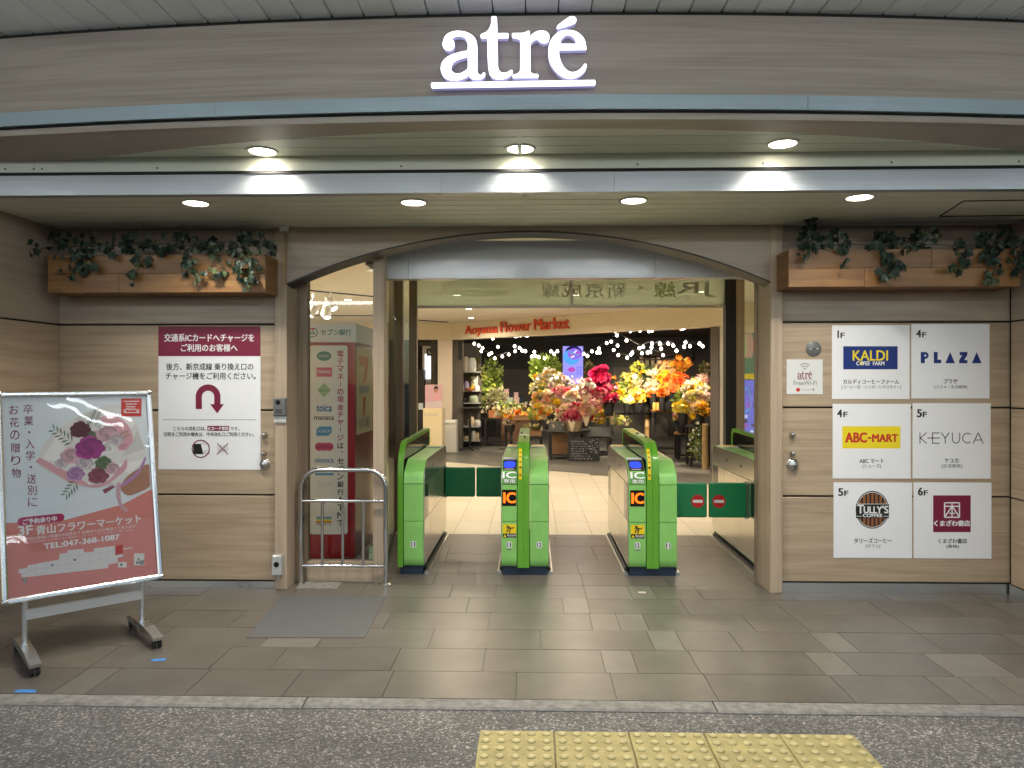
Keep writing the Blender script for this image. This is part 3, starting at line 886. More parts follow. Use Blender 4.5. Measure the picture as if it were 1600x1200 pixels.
# ------------------------------------------------------------------ arch portal
YA = 4.968
pl0, pl1 = PX(429, YA), PX(448, YA)
pr0, pr1 = PX(1204, YA), PX(1223, YA)
ar = thing('entrance_arch', 'wood grain entrance portal with a shallow arched opening', 'arch', (0, YA, 0))
for a, b in ((pl0, pl1), (pr0, pr1)):
    MB().cbox((a, 0, 0.0), (b, 0.30, ZL), 0.004).ob('pillar', 'wood_post', ar)
A0, A1, A2 = P(456, 440, YA), P(824, 362, YA), P(1196, 438, YA)
half, sag = (A2.x - A0.x) / 2, A1.z - (A0.z + A2.z) / 2
AR = (half ** 2 + sag ** 2) / (2 * sag)
acx, acz = (A0.x + A2.x) / 2, A1.z - AR
def arch_z(x, dr=0.0): return acz + math.sqrt(max((AR + dr) ** 2 - (x - acx) ** 2, 0))
n = 48
mb = MB(); xs = [pl1 + (pr0 - pl1) * i / n for i in range(n + 1)]
prof = [(x, arch_z(x)) for x in xs] + [(pr0, ZL), (pl1, ZL)]
v = [(x, 0.006, z) for x, z in prof] + [(x, 0.10, z) for x, z in prof]
f = []
for i in range(n):
    f.append((i, i + 1, 2 * n + 9, 2 * n + 9)) if False else None
top = [(x, ZL) for x in xs]
v, f = [], []
for x in xs:
    v += [(x, 0.006, arch_z(x)), (x, 0.006, ZL), (x, 0.10, ZL), (x, 0.10, arch_z(x))]
for i in range(n):
    a, b = 4 * i, 4 * i + 4
    f += [(a, b, b + 1, a + 1), (a + 2, a + 1, b + 1, b + 2), (a + 3, a + 2, b + 2, b + 3), (a, a + 3, b + 3, b)]
MB().add(v, f).ob('arch_panel', 'wood_grey', ar)
v, f = [], []
for x in xs:
    zt = arch_z(x)
    v += [(x, 0.0, zt - 0.005), (x, 0.0, zt + 0.007), (x, 0.14, zt + 0.007), (x, 0.14, zt - 0.016)]
for i in range(n):
    a, b = 4 * i, 4 * i + 4
    f += [(a, b, b + 1, a + 1), (a, a + 3, b + 3, b), (a + 1, b + 1, b + 2, a + 2), (a + 3, a + 2, b + 2, b + 3)]
MB().add(v, f).ob('arch_shade_dark_trim', 'arch_shade_dark_trim', ar, smooth=True)  # near-black strip puts the shade of the arch underside into colour
# brown wiring channel and small white sensor on the left pillar
ch = thing('wiring_channel', 'thin brown wiring channel running down the left pillar', 'channel', (PX(446, YA), YA - 0.008, 0))
MB().box((-0.008, 0, PZ(444, YA)), (0.008, 0.0085, ZL - 0.03)).ob('channel', 'wood_bamboo', ch)
se = thing('ceiling_sensor', 'small white sensor under the soffit above the left pillar', 'sensor', (PX(444, 4.93), 4.93, ZL))
MB().extry([(-0.027, 0), (0.027, 0), (0.02, -0.035), (-0.02, -0.035)], -0.03, 0.03).ob('housing', 'white_plastic', se)
MB().lathe([(0.012, 0), (0.009, -0.006), (0, -0.008)], (0, 0, -0.035), 14).ob('dome', 'ink_grey', se, smooth=True)

# ------------------------------------------------------------------ glazed screens and sliding door set
YG = 5.20
gl = thing('glazed_screen', 'tall fixed window in a wood frame left of the gates', 'window', (0, YG, 0))
gx0, gx1, gx2 = pl1, PX(585, YG), PX(602, YG)
MB().box((gx0, -0.02, 0.0), (gx0 + 0.075, 0.05, 2.4)).ob('window_post', 'wood_post_dark', gl)
MB().box((gx1, -0.04, 0.0), (gx2, 0.06, 2.43)).ob('window_post', 'wood_post', gl)
MB().box((gx0 + 0.075, -0.02, 0.0), (gx1, 0.06, PZ(879, YG))).ob('sill', 'wood_post', gl)
zs = PZ(879, YG)
MB().box((gx0 + 0.075, 0.012, zs), (gx1, 0.018, 2.43)).ob('pane', 'glass', gl)
YD = 6.95
dr = thing('sliding_door_set', 'sliding door frame with a pale grey cover box behind the arch', 'door', (0, YD, 0))
dxl = [PX(617, YD), PX(630, YD), PX(640, YD), PX(652, YD)]
ZD = 2.50
for a, b in ((dxl[0], dxl[1]), (dxl[2], dxl[3])): MB().box((a, -0.03, 0), (b, 0.03, ZD)).ob('door_stile', 'wood_post_dark', dr)
MB().box((dxl[1], 0.0, 0.06), (dxl[2], 0.006, ZD)).ob('door_pane', 'glass_door', dr)
dxr = [PX(1132, YD), PX(1148, YD), PX(1162, YD)]
MB().box((dxr[0], -0.05, 0), (dxr[1], 0.05, ZD)).ob('door_stile', 'black_rubber', dr)
MB().box((dxr[1] + 0.002, -0.03, 0), (dxr[2], 0.04, ZD)).ob('door_stile', 'wood_post', dr)
# glazed side screens of the lobby between the window line and the doors
def side_glass(xa, ya, xb, yb):
    d = Vector((xb - xa, yb - ya, 0)); n_ = Vector((-d.y, d.x, 0)).normalized() * 0.004
    q = [Vector((xa, ya - YD, 0)) - n_, Vector((xb, yb - YD, 0)) - n_, Vector((xb, yb - YD, 0)) + n_, Vector((xa, ya - YD, 0)) + n_]
    MB().extrz([(p_.x, p_.y) for p_ in q], 0.06, 2.43).ob('side_pane', 'glass_door', dr)
    MB().extrz([(p_.x, p_.y) for p_ in q], 0.0, 0.058).ob('side_sill', 'arch_shade_dark_trim', dr)
side_glass(gx2 - 0.03, YG + 0.06, dxl[0] + 0.01, YD - 0.032)
jx = PX(1181, 5.27)
MB().box((jx, 5.24 - YD, 0), (pr0, 5.31 - YD, 2.3)).ob('door_jamb', 'wood_post_dark', dr)
MB().box((dxr[2], 0.0, 0.06), (pr0 + 0.9, 0.006, ZD)).ob('door_pane', 'glass_door', dr)
YB = 5.40
zb = PZ(435, YB)
bc = [PX(597, YB), PX(638, YB), PX(1023, YB), pr0 + 0.05]
for i in range(3):
    MB().cbox((bc[i] + 0.001, YB - YD, zb), (bc[i + 1] - 0.001, YB - YD + 0.10, 2.44), 0.003).ob('cover_panel', 'door_box', dr)
MB().box((gx1 - 0.08, YG - YD + 0.07, PZ(410, YG)), (bc[0] - 0.002, YB - YD + 0.08, PZ(410, YG) + 0.03)).ob('cover_return', 'door_box', dr)
# frosted transom with writing that faces the hall, seen in reverse from here
YT = 6.94
tr = thing('transom_sign', 'frosted glass transom sign whose writing shows reversed from outside', 'sign', (0, YT, 0))
ts = Sign(tr, lambda px, py: (P(px, py, YT).x, P(px, py, YT).z))
for a, b in ((652, 892), (894.5, 1133)):
    MB().box((PX(a, YT), 0.0, PZ(478, YT)), (PX(b, YT), 0.012, PZ(434, YT) + 0.12)).ob('glass_panel', 'glass_frost', tr)
MB().box((PX(652, YT), -0.012, PZ(481.5, YT)), (PX(1133, YT), 0.03, PZ(477.5, YT))).ob('bottom_rail', 'satin_steel', tr)
MB().box((PX(891.5, YT), -0.004, PZ(478, YT) + 0.001), (PX(895, YT), 0.014, PZ(434, YT) + 0.12)).ob('joint_strip', 'satin_steel', tr)
mat('ghost_ink', (0.40, 0.43, 0.36), 0.5); mat('ghost_red', (0.58, 0.46, 0.40), 0.5); mat('ghost_green', (0.38, 0.52, 0.22), 0.5)
mat('ghost_pale', (0.50, 0.53, 0.45), 0.5)
ts.text('JR', (1058, 441, 1116, 464), 'ghost_ink', 1, mirror=True, bold=0.4)
ts.text('線', (1022, 440, 1055, 465), 'ghost_green', 1, mirror=True, bold=0.3)
ts.disc('lettering', (1001, 449), 3, 3, 'ghost_ink', 1)
ts.text('新京', (915, 441, 978, 465), 'ghost_pale', 1, mirror=True)
ts.text('成', (878, 441, 910, 465), 'ghost_red', 1, mirror=True)
ts.text('線', (846, 441, 874, 465), 'ghost_pale', 1, mirror=True)
ts.text('こちらでは販売しておりません', (690, 438, 790, 449), 'ghost_pale', 1, mirror=True)
ts.text('中央改札窓口をご利用ください', (672, 453, 790, 463), 'ghost_pale', 1, mirror=True)

# ------------------------------------------------------------------ planters and ivy
def planter(label, x0, x1, zt, zb_, open_end):
    Yp = 4.74
    t = thing('wooden_planter', label, 'planter', (0, Yp, 0), group='planter boxes on the side walls')
    zm = (zt + zb_) / 2
    for a, b in ((zb_, zm), (zm, zt)):
        cut = x0 + (x1 - x0) * (0.33 if a == zb_ else 0.62)
        for c, d in ((x0, cut), (cut, x1)):
            MB().cbox((c + 0.0008, 0, a + 0.0008), (d - 0.0008, 0.022, b - 0.0008), 0.0015).ob('front_plank', 'wood_planter', t)
    for x in (x0, x1 - 0.02):
        MB().box((x, 0.0222, zb_), (x + 0.02, YW - Yp - 0.003, zt)).ob('end_board', 'wood_planter', t)
    MB().box((x0 + 0.02, 0.022, zb_ + 0.004), (x1 - 0.02, YW - Yp - 0.003, zb_ + 0.022)).ob('bottom_board', 'wood_planter', t)
    MB().box((x0 + 0.02, 0.022, zt - 0.05), (x1 - 0.02, YW - Yp - 0.004, zt - 0.04)).ob('soil', 'charcoal', t)
    return t
Yp = 4.74
planter('orange wooden planter box on the wall above the charge notice', PX(74, Yp), PX(415, Yp), PZ(398, Yp, 250), PZ(457, Yp, 250), 1)
planter('orange wooden planter box on the wall above the shop notices', PX(1232, Yp), PX(1594, Yp), PZ(389, Yp, 1400), PZ(448, Yp, 1400), -1)
mat('ivy_dark', (0.012, 0.028, 0.017), 0.45, rand=0.5)
mat('ivy_mid', (0.03, 0.055, 0.026), 0.45, rand=0.4)
mat('ivy_pale', (0.075, 0.105, 0.05), 0.5, rand=0.3)
mat('vine_stem', (0.05, 0.045, 0.025), 0.7)
def ivy_leaf(m, s=0.035):
    pts = []
    for k, (a, r) in enumerate(((-90, .55), (-55, .75), (-28, .95), (0, .62), (25, 1.05), (55, .66), (90, 1.3), (125, .66), (155, 1.05), (180, .62), (208, .95), (235, .75))):
        pts.append((r * math.cos(R(a)) * s, r * math.sin(R(a)) * s))
    mb = MB()
    v = [(0, -0.004, 0)] + [(x, 0.010 * (abs(x) / s) + 0.004 * math.sin(3 * x / s), z) for x, z in pts]
    mb.add(v, [(0, i + 1, (i + 1) % 12 + 1) for i in range(12)])
    return mb.mesh('ivy_leaf', m)
LEAF = [ivy_leaf('ivy_dark'), ivy_leaf('ivy_dark', 0.042), ivy_leaf('ivy_mid', 0.032), ivy_leaf('ivy_pale', 0.028)]
def ivy(label, blobs, trails, dens):
    t = thing('ivy_plant', label, 'ivy', (0, 0, 0), group='ivy in the wall planters')
    for pts in trails:
        q = [P(a, b, 4.70 + 0.01 * (i % 2)) for i, (a, b) in enumerate(pts)]
        q[0] = P(pts[0][0], pts[0][1], 4.80)
        MB().tube(q, 0.003, 5).ob('stem', 'vine_stem', t)
    for px, py, rx, ry, n, wts in blobs:
        for k in range(int(n * dens)):
            a, r = rnd.uniform(0, 6.28), math.sqrt(rnd.random()) * 1.15
            y = py + r * ry * math.sin(a)
            Yd = rnd.uniform(4.66, 4.72) if y > 392 else rnd.uniform(4.68, 4.92)
            q = P(px + r * rx * math.cos(a), y, Yd)
            me = rnd.choices(LEAF, wts)[0]
            put('ivy_leaf', me, t, q, (rnd.uniform(-0.7, 0.5), rnd.uniform(2.2, 4.0), rnd.uniform(-0.8, 0.8)), (rnd.uniform(0.5, 0.92),) * 3)
D, M_, B_ = (5, 4, 1, 0), (3, 3, 3, 1), (1, 1, 3, 4)
ivy('dark ivy spilling from the planter above the charge notice',
    [(75, 385, 32, 20, 22, D), (125, 378, 35, 16, 26, D), (118, 412, 28, 20, 24, D), (175, 378, 25, 10, 10, D), (215, 380, 28, 18, 24, D), (218, 408, 15, 12, 10, M_), (208, 436, 7, 12, 6, M_),
     (265, 375, 20, 10, 10, D), (257, 396, 9, 8, 5, D), (300, 378, 24, 16, 20, M_), (293, 410, 10, 22, 12, M_), (305, 438, 7, 10, 5, B_), (325, 428, 12, 8, 7, B_),
     (350, 388, 26, 18, 24, M_), (357, 420, 20, 16, 18, M_), (390, 405, 16, 26, 24, B_), (400, 378, 28, 16, 22, M_), (385, 442, 14, 12, 12, B_), (420, 385, 10, 12, 8, M_), (160, 392, 22, 8, 8, D), (245, 388, 24, 8, 8, D), (322, 385, 18, 10, 8, M_)],
    [[(215, 385), (218, 410), (208, 448)], [(290, 385), (294, 415), (305, 445)], [(340, 385), (325, 430), (300, 428)], [(385, 390), (390, 420), (388, 450)], [(110, 385), (118, 405), (116, 430)], [(60, 388), (160, 384), (260, 382), (340, 386), (420, 384)]], 0.92)
ivy('dark ivy spilling from the planter above the shop notices',
    [(1262, 372, 14, 16, 14, D), (1268, 348, 8, 10, 4, D), (1265, 395, 16, 12, 12, D), (1300, 374, 22, 12, 18, D), (1318, 385, 12, 10, 8, M_), (1320, 412, 6, 8, 3, M_),
     (1375, 380, 20, 16, 20, D), (1410, 378, 25, 14, 18, D), (1392, 408, 12, 12, 10, D), (1385, 428, 14, 10, 10, M_), (1402, 415, 8, 8, 5, M_), (1445, 374, 22, 14, 14, M_), (1458, 365, 8, 8, 4, B_),
     (1505, 388, 12, 14, 9, D), (1508, 408, 8, 10, 5, M_), (1492, 420, 8, 8, 5, B_), (1560, 375, 34, 18, 26, D), (1570, 405, 30, 25, 30, D), (1550, 432, 10, 12, 8, B_), (1575, 380, 14, 10, 6, B_), (1545, 445, 6, 6, 3, B_)],
    [[(1265, 380), (1266, 396), (1262, 405)], [(1390, 385), (1394, 410), (1378, 436)], [(1503, 385), (1508, 405), (1492, 424)], [(1560, 390), (1555, 420), (1542, 446)], [(1272, 370), (1268, 350), (1272, 338)], [(1250, 384), (1330, 382), (1420, 380), (1500, 384), (1590, 382)]], 1.22)

# ------------------------------------------------------------------ charge notice on the left bay
s = wall_sign('charge_notice', 'maroon and white card charge notice with a curved arrow', 'notice', (247.5, 510, 407, 733.5), YW - 0.003, 'paper')
s.rect('printed_band', (247.5, 510, 407, 556.5), 'ink_maroon', 1)
s.text('交通系ICカードへチャージを', (257, 521.5, 397, 533.8), 'ink_white', 2, 0.3)
s.text('ご利用のお客様へ', (283, 537.5, 371, 549.3), 'ink_white', 2, 0.3)
s.text('後方、新京成線 乗り換え口の', (260, 567.5, 395.6, 578.4), 'ink_black', 2, 0.16)
s.text('チャージ機をご利用ください。', (259, 582, 399.6, 593), 'ink_black', 2, 0.16)
cx, r1, r0 = 325.2, 19.4, 9.6
arc_o = ring_pts(cx, 620, r1, -r1, 20, 0, math.pi); arc_i = ring_pts(cx, 620, r0, -r0, 20, 0, math.pi)
ar_v = [s.map(*p) for p in arc_o + arc_i]
me = bpy.data.meshes.new('printed_arrow')
qv = [(x, -LAY * 2, z) for x, z in ar_v]; qf = [(k, k + 1, 21 + k, 20 + k) for k in range(19)]
for b in ((cx - r1, 620, cx - r0, 639), (cx + r0, 620, cx + r1, 632)):
    k = len(qv); qv += [(*(lambda m: (m[0], -LAY * 2, m[1]))(s.map(a, c)),) for a, c in ((b[0], b[1]), (b[2], b[1]), (b[2], b[3]), (b[0], b[3]))]; qf.append((k, k + 1, k + 2, k + 3))
k = len(qv); qv += [(*(lambda m: (m[0], -LAY * 2, m[1]))(s.map(a, c)),) for a, c in ((328.5, 631.5), (350, 631.5), (339.5, 646))]; qf.append((k, k + 1, k + 2))
me.from_pydata(qv, [], qf); me.materials.append(MATS['ink_maroon']); put('printed_arrow', me, s.root)
s.rect('printed_rule', (254.5, 655.5, 400, 656.3), 'ink_grey', 1)
s.text('こちらの改札口は、', (271, 666.4, 322, 672.8), 'ink_black', 2, 0.1)
s.rect('printed_badge', (324, 665.4, 358, 673.4), 'ink_maroon', 1)
s.text('ICカード専用', (325.5, 666.6, 356.5, 672.4), 'ink_white', 2, 0.2)
s.text('です。', (360, 667, 374, 672.6), 'ink_black', 2, 0.1)
s.text('切符をご利用の場合は、中央改札口ご利用ください。', (256, 675.2, 397, 681.8), 'ink_black', 2, 0.1)
s.poly('printed_card', [(302, 693.5), (314, 693.5), (318, 709.5), (302, 709.5)], 'ink_black', 2)
s.line('printed_card', [(314, 693.5), (327, 693.5), (327, 709.5), (318, 709.5)], 0.5, 'ink_grey', 2)
s.text('IC', (319, 704, 325, 708.5), 'ink_grey', 2)
s.ring('printed_ring', (313.8, 701.2), 14.2, 12.6, 'ink_maroon', 3)
s.line('printed_ticket', [(340, 698), (355, 696.5), (356, 704), (341, 705.5), (340, 698)], 0.5, 'ink_grey', 2)
s.text('きっぷ', (342.5, 699, 353.5, 703.5), 'ink_grey', 2)
s.line('printed_cross', [(339.4, 692.5), (356.5, 709.5)], 1.3, 'ink_maroon', 3)
s.line('printed_cross', [(356.5, 692.5), (339.4, 709.5)], 1.3, 'ink_maroon', 4)

# ------------------------------------------------------------------ six shop notices on the right bay
YN = YW - 0.003
s = wall_sign('shop_notice', 'square white notice with a navy and yellow logo panel', 'notice', (1300, 508, 1421.3, 623.5), YN, 'paper', 'shop notices on the right wall')
s.text('1', (1307, 516.5, 1312, 528), 'ink_black', 1, 0.35, keep=True); s.text('F', (1313.5, 520, 1319.3, 528), 'ink_black', 1, 0.4)
s.rect('printed_panel', (1317.5, 541, 1402.5, 577), 'ink_navy', 1)
s.text('KALDI', (1332.5, 547.5, 1387, 563.3), 'ink_yellow', 2, 0.35)
s.text('C FFEE  FARM', (1338, 564.8, 1381.5, 570.8), 'ink_white', 2, 0.2); s.disc('printed_bean', (1346, 567.8), 3, 3, 'ink_yellow', 2, 14)
s.text('カルディコーヒーファーム', (1317.5, 592.5, 1404.5, 600), 'ink_black', 1, 0.12); s.text('[コーヒー豆・インポートグロサリー]', (1315, 602, 1407.5, 608.2), 'ink_grey', 1, 0.08)
s = wall_sign('shop_notice', 'square white notice with five blocky navy letters', 'notice', (1424, 506.3, 1546.3, 622.5), YN, 'paper', 'shop notices on the right wall')
s.text('4', (1432, 515.5, 1439, 527), 'ink_black', 1, 0.5); s.text('F', (1441, 519.3, 1447, 527), 'ink_black', 1, 0.4)
for pts in ([(1438.7, 550), (1447, 550), (1450.5, 552.5), (1451, 556.5), (1449, 559.8), (1445, 561), (1445, 567.5), (1438.7, 567.5)], [(1459, 550), (1465, 550), (1465, 562), (1470.5, 562), (1470.5, 567.5), (1459, 567.5)],
            [(1484.5, 550), (1492, 567.5), (1477, 567.5)], [(1499.5, 550), (1511.5, 550), (1511.5, 554.5), (1506.5, 562.5), (1511.5, 562.5), (1511.5, 567.5), (1498.5, 567.5), (1498.5, 563), (1503.5, 555), (1499.5, 555)], [(1526, 550), (1533.7, 567.5), (1518.5, 567.5)]):
    q = [s.map(*p) for p in pts]; v, f = filled([q]); MB().add([(x, -LAY, z) for x, y, z in v], f).ob('printed_letter', 'ink_navy', s.root)
s.disc('printed_letter', (1445.6, 555.6), 1.6, 1.6, 'paper', 2, 10)
s.text('プラザ', (1474.5, 592, 1496, 599.5), 'ink_black', 1, 0.12); s.text('[コスメ・生活雑貨]', (1460, 602, 1511, 607.5), 'ink_grey', 1, 0.08)
s = wall_sign('shop_notice', 'square white notice with a yellow panel of red lettering', 'notice', (1301, 631, 1423, 747.5), YN, 'paper', 'shop notices on the right wall')
s.text('4', (1308.5, 640, 1315.5, 651.6), 'ink_black', 1, 0.5); s.text('F', (1318, 643.6, 1323.8, 651.6), 'ink_black', 1, 0.4)
s.rect('printed_panel', (1316, 666, 1406.8, 700.6), 'ink_yellow', 1)
s.text('ABC', (1321, 676, 1354, 691), 'ink_red', 2, 0.75); s.text('-', (1356, 683, 1361, 685.5), 'ink_red', 2, 0.2); s.text('MART', (1363, 678.6, 1402.5, 690), 'ink_red', 2, 0.65)
for x in (1321.5, 1329.5, 1333.5): s.rect('printed_serif', (x - 0.6, 689.6, x + 3.4, 691.2), 'ink_red', 3)
for x in (1364, 1372, 1375, 1382, 1385, 1391.5, 1397): s.rect('printed_serif', (x - 0.8, 688.8, x + 2.6, 690.2), 'ink_red', 3)
s.text('ABC マート', (1343, 716.7, 1380.5, 723.8), 'ink_black', 1, 0.12); s.text('[シューズ]', (1348, 725, 1376, 731.7), 'ink_grey', 1, 0.08)
s = wall_sign('shop_notice', 'square white notice with one line of thin black letters', 'notice', (1426, 630, 1548, 747.5), YN, 'paper', 'shop notices on the right wall')
s.text('5', (1433, 639.7, 1440, 651.6), 'ink_black', 1, 0.5); s.text('F', (1442, 643.6, 1447.9, 651.6), 'ink_black', 1, 0.4)
x = 1436.5
def strokes(lst, w=1.35):
    for pl in lst: s.line('printed_letter', pl, w, 'ink_black', 1)
strokes([[(1437.4, 676), (1437.4, 693)], [(1447.5, 676), (1438, 684.5), (1447.8, 693)], [(1449, 684.4), (1469, 684.4)], [(1456.5, 676.5), (1468, 676.5)], [(1456.5, 692.5), (1468, 692.5)], [(1457, 676), (1457, 693)],
         [(1470.5, 676), (1476.8, 684.5), (1483, 676)], [(1476.8, 684.5), (1476.8, 693)], [(1488, 676), (1488, 687), (1490, 691.2), (1493.8, 692.6), (1497.5, 691.2), (1499.5, 687), (1499.5, 676)],
         [(1516.5, 679), (1513, 676.8), (1508.8, 677.4), (1505, 680.5), (1504, 684.5), (1505, 688.5), (1508.8, 691.8), (1513, 692.3), (1516.5, 690)], [(1520.5, 693), (1528.4, 676.2), (1536.3, 693)], [(1523.4, 687.5), (1533.4, 687.5)]])
s.text('ケユカ', (1476, 716, 1497.5, 723), 'ink_black', 1, 0.12); s.text('[生活雑貨]', (1471.4, 725, 1503, 731.5), 'ink_grey', 1, 0.08)
s = wall_sign('shop_notice', 'square white notice with an oval brown striped coffee logo', 'notice', (1302.5, 754, 1425, 871.5), YN, 'paper', 'shop notices on the right wall')
s.text('5', (1310, 763, 1317, 774.5), 'ink_black', 1, 0.5); s.text('F', (1319.3, 766.8, 1325, 774.5), 'ink_black', 1, 0.4)
s.disc('printed_oval', (1363, 796.5), 26, 29.5, 'ink_black', 1, 40); s.ring('printed_oval_line', (1363, 796.5), 24.6, 23.6, 'poster_pale', 2, 40, asp=1.135)
for k in range(-3, 4):
    xc = 1363 + k * 6.4
    hgt = 27 * math.sqrt(max(0.05, 1 - (k * 6.4 / 23.5) ** 2))
    s.rect('printed_stripe', (xc - 1.9, 796.5 - hgt + 0.8, xc + 1.9, 787), 'ink_brown', 3); s.rect('printed_stripe', (xc - 1.9, 809.5, xc + 1.9, 796.5 + hgt - 0.8), 'ink_brown', 3)
s.rect('printed_band', (1337.3, 787, 1388.7, 809.5), 'ink_black', 4)
s.rect('printed_line', (1338, 787.0, 1388, 787.9), 'poster_pale', 5); s.rect('printed_line', (1338, 806, 1346, 807), 'poster_pale', 5); s.rect('printed_line', (1380, 806, 1388, 807), 'poster_pale', 5)
s.text('T', (1339.5, 788.6, 1349, 801.9), 'ink_white', 6, 0.5); s.text('ULLY', (1349.5, 791.4, 1377.5, 801.9), 'ink_white', 6, 0.5); s.text("'S", (1378.5, 790, 1387.5, 801.9), 'ink_white', 6, 0.4)
s.text('COFFEE', (1348, 802.8, 1378, 807.8), 'ink_white', 6, 0.3)
s.text('タリーズコーヒー', (1334.6, 840.8, 1393, 848.4), 'ink_black', 1, 0.12); s.text('[カフェ]', (1353, 850.3, 1375, 856.4), 'ink_grey', 1, 0.08)
s = wall_sign('shop_notice', 'square white notice with a maroon square bookshop logo', 'notice', (1427.5, 754, 1549.2, 872.3), YN, 'paper', 'shop notices on the right wall')
s.text('6', (1434.6, 762, 1441.5, 774), 'ink_black', 1, 0.5); s.text('F', (1443.5, 766.3, 1449.3, 774), 'ink_black', 1, 0.4)
s.rect('printed_panel', (1458, 774, 1516.7, 831.4), 'ink_maroon', 1)
for pl in ([(1475.8, 785.5), (1499, 785.5), (1499, 808.2), (1475.8, 808.2), (1475.8, 785.5)], [(1476, 791), (1499, 791)], [(1487.4, 785.5), (1487.4, 808)], [(1487, 791.5), (1477, 806.5)], [(1488, 791.5), (1498, 806.5)], [(1483, 802), (1492, 802)]):
    s.line('printed_emblem', pl, 2.0, 'ink_white', 2 + rnd.random() * 0.5)
s.text('くまざわ書店', (1459.6, 813, 1515.4, 822), 'ink_white', 2, 0.5)
s.text('くまざわ書店', (1466, 841.4, 1510.8, 849), 'ink_black', 1, 0.12); s.text('[書籍]', (1478.5, 850.9, 1498, 856.8), 'ink_grey', 1, 0.08)
# wifi sticker
s = wall_sign('wifi_sticker', 'small white free wireless sticker beside the shop notices', 'sticker', (1229, 561.5, 1285.5, 616), YN, 'sticker_white')
for r_ in (12, 8, 4): s.ring('printed_arc', (1257.5, 579), r_, r_ - 2.2, 'ink_lightgrey', 1, 14, R(-132), R(-48))
for k in ('a', 't', 'r', 'e', 'accent'):
    loops = [[s.map(1246 + (q[0] - 178) / 1280 * 23, 592 - (648 - q[1]) / 560 * 12) for q in smooth_loop(lp, 3)] for lp in GL[k]]
    v, f = filled(loops); MB().add([(x, -LAY, z) for x, y, z in v], f).ob('printed_letter', 'ink_maroon', s.root)
s.rect('printed_rule', (1246, 592.6, 1269, 593.1), 'ink_maroon', 1)
s.text('FreeWi-Fi', (1240, 594.8, 1276, 601.8), 'ink_grey', 1, 0.05)
s.disc('printed_logo', (1247, 609), 3.2, 3, 'ink_red', 1, 14); s.text('WIRELESS', (1252.5, 607.5, 1267, 610.3), 'ink_lightgrey', 1); s.disc('printed_logo', (1270.5, 608.6), 1.6, 1.6, 'ink_grey', 1, 10)

# ------------------------------------------------------------------ intercom and key switch on the left pillar
p = P(438.5, 660, YA)
ic = thing('door_intercom', 'grey camera intercom with a white label on the left pillar', 'intercom', (p.x, YA, p.z))
MB().cbox((-0.043, -0.028, 0.045), (0.043, 0, 0.165), 0.006).ob('housing', 'intercom_grey', ic)
MB().lathe([(0.016, 0), (0.016, 0.003), (0.012, 0.005), (0, 0.006)], (-0.008, -0.028, 0.138), 18, 'y').ob('lens', 'black_gloss', ic, smooth=True)
for k in range(4): MB().box((-0.028, -0.0292, 0.062 + k * 0.008), (0.02, -0.028, 0.0655 + k * 0.008)).ob('speaker_slot', 'ink_black', ic)
MB().box((0.026, -0.03, 0.12), (0.034, -0.028, 0.15)).ob('indicator', 'ink_grey', ic)
lb = MB().box((-0.041, -0.012, 0.0), (0.041, -0.010, 0.04)).ob('label_plate', 'sticker_white', ic)
MB().box((-0.041, -0.0105, 0.0), (0.041, 0, 0.04)).ob('label_backing', 'intercom_grey', ic)
sI = Sign(ic, lambda x, z: (x, z)); sI.root = lb
for j, tx in enumerate(('防犯カメラ作動中', '御用の方は押す')):
    o = sI.text(tx, (-0.034, 0.034 - j * 0.012 - 0.0075 + 0.0, 0.034, 0.034 - j * 0.012), 'ink_grey', 1)
    o.location.y = -0.0122; o.scale.z = -1; o.location.z = 2 * (0.034 - j * 0.012 - 0.00375)
MB().box((-0.034, -0.0126, 0.004), (0.034, -0.012, 0.007)).ob('printed_rule', 'ink_black', lb)
p = P(435, 897, YA)
ks = thing('key_switch_box', 'small grey key switch box low on the left pillar', 'switch', (p.x, YA, p.z))
MB().cbox((-0.034, -0.04, 0.0), (0.034, 0, 0.135), 0.005).ob('housing', 'alu_plain', ks)
MB().lathe([(0.018, 0), (0.018, 0.004), (0.012, 0.006), (0, 0.004)], (0, -0.04, 0.075), 18, 'y').ob('key_cylinder', 'black_gloss', ks, smooth=True)
MB().tube([(0.008, -0.02, 0.0), (0.008, -0.02, -0.03)], 0.007, 8).ob('cable_gland', 'alu_plain', ks)

# ------------------------------------------------------------------ stainless barrier rail
YR = 5.12
bx0, bx1 = PX(470, YR), PX(603, YR)
br = thing('barrier_rail', 'polished stainless hoop barrier with three uprights before the window', 'barrier', (0, YR, 0))
zt_, rr = PZ(735, YR), 0.13
pts = [(bx0, 0, 0)] + [(bx0, 0, zt_ - rr)]
for k in range(1, 9): a = R(180 - 90 * k / 8); pts.append((bx0 + rr + rr * math.cos(a), 0, zt_ - rr + rr * math.sin(a)))
for k in range(9): a = R(90 - 90 * k / 8); pts.append((bx1 - rr + rr * math.cos(a), 0, zt_ - rr + rr * math.sin(a)))
pts.append((bx1, 0, 0))
MB().tube(pts, 0.017, 14).ob('hoop', 'chrome', br, smooth=True)
zr1, zr0 = PZ(784, YR), PZ(886, YR)
for z in (zr1, zr0): MB().tube([(bx0, 0, z), (bx1, 0, z)], 0.0115, 12).ob('cross_rail', 'chrome', br, smooth=True)
for px in (503.5, 535.5, 567.5): MB().tube([(PX(px, YR), 0, zr0), (PX(px, YR), 0, zr1)], 0.0105, 12).ob('upright', 'chrome', br, smooth=True)
for x in (bx0, bx1): MB().lathe([(0.034, 0), (0.034, 0.004), (0.02, 0.008)], (x, 0, 0), 18).ob('foot_flange', 'satin_steel', br, smooth=True)
q = [G(462, 920), G(526, 920), G(536, 909), G(470, 909)]
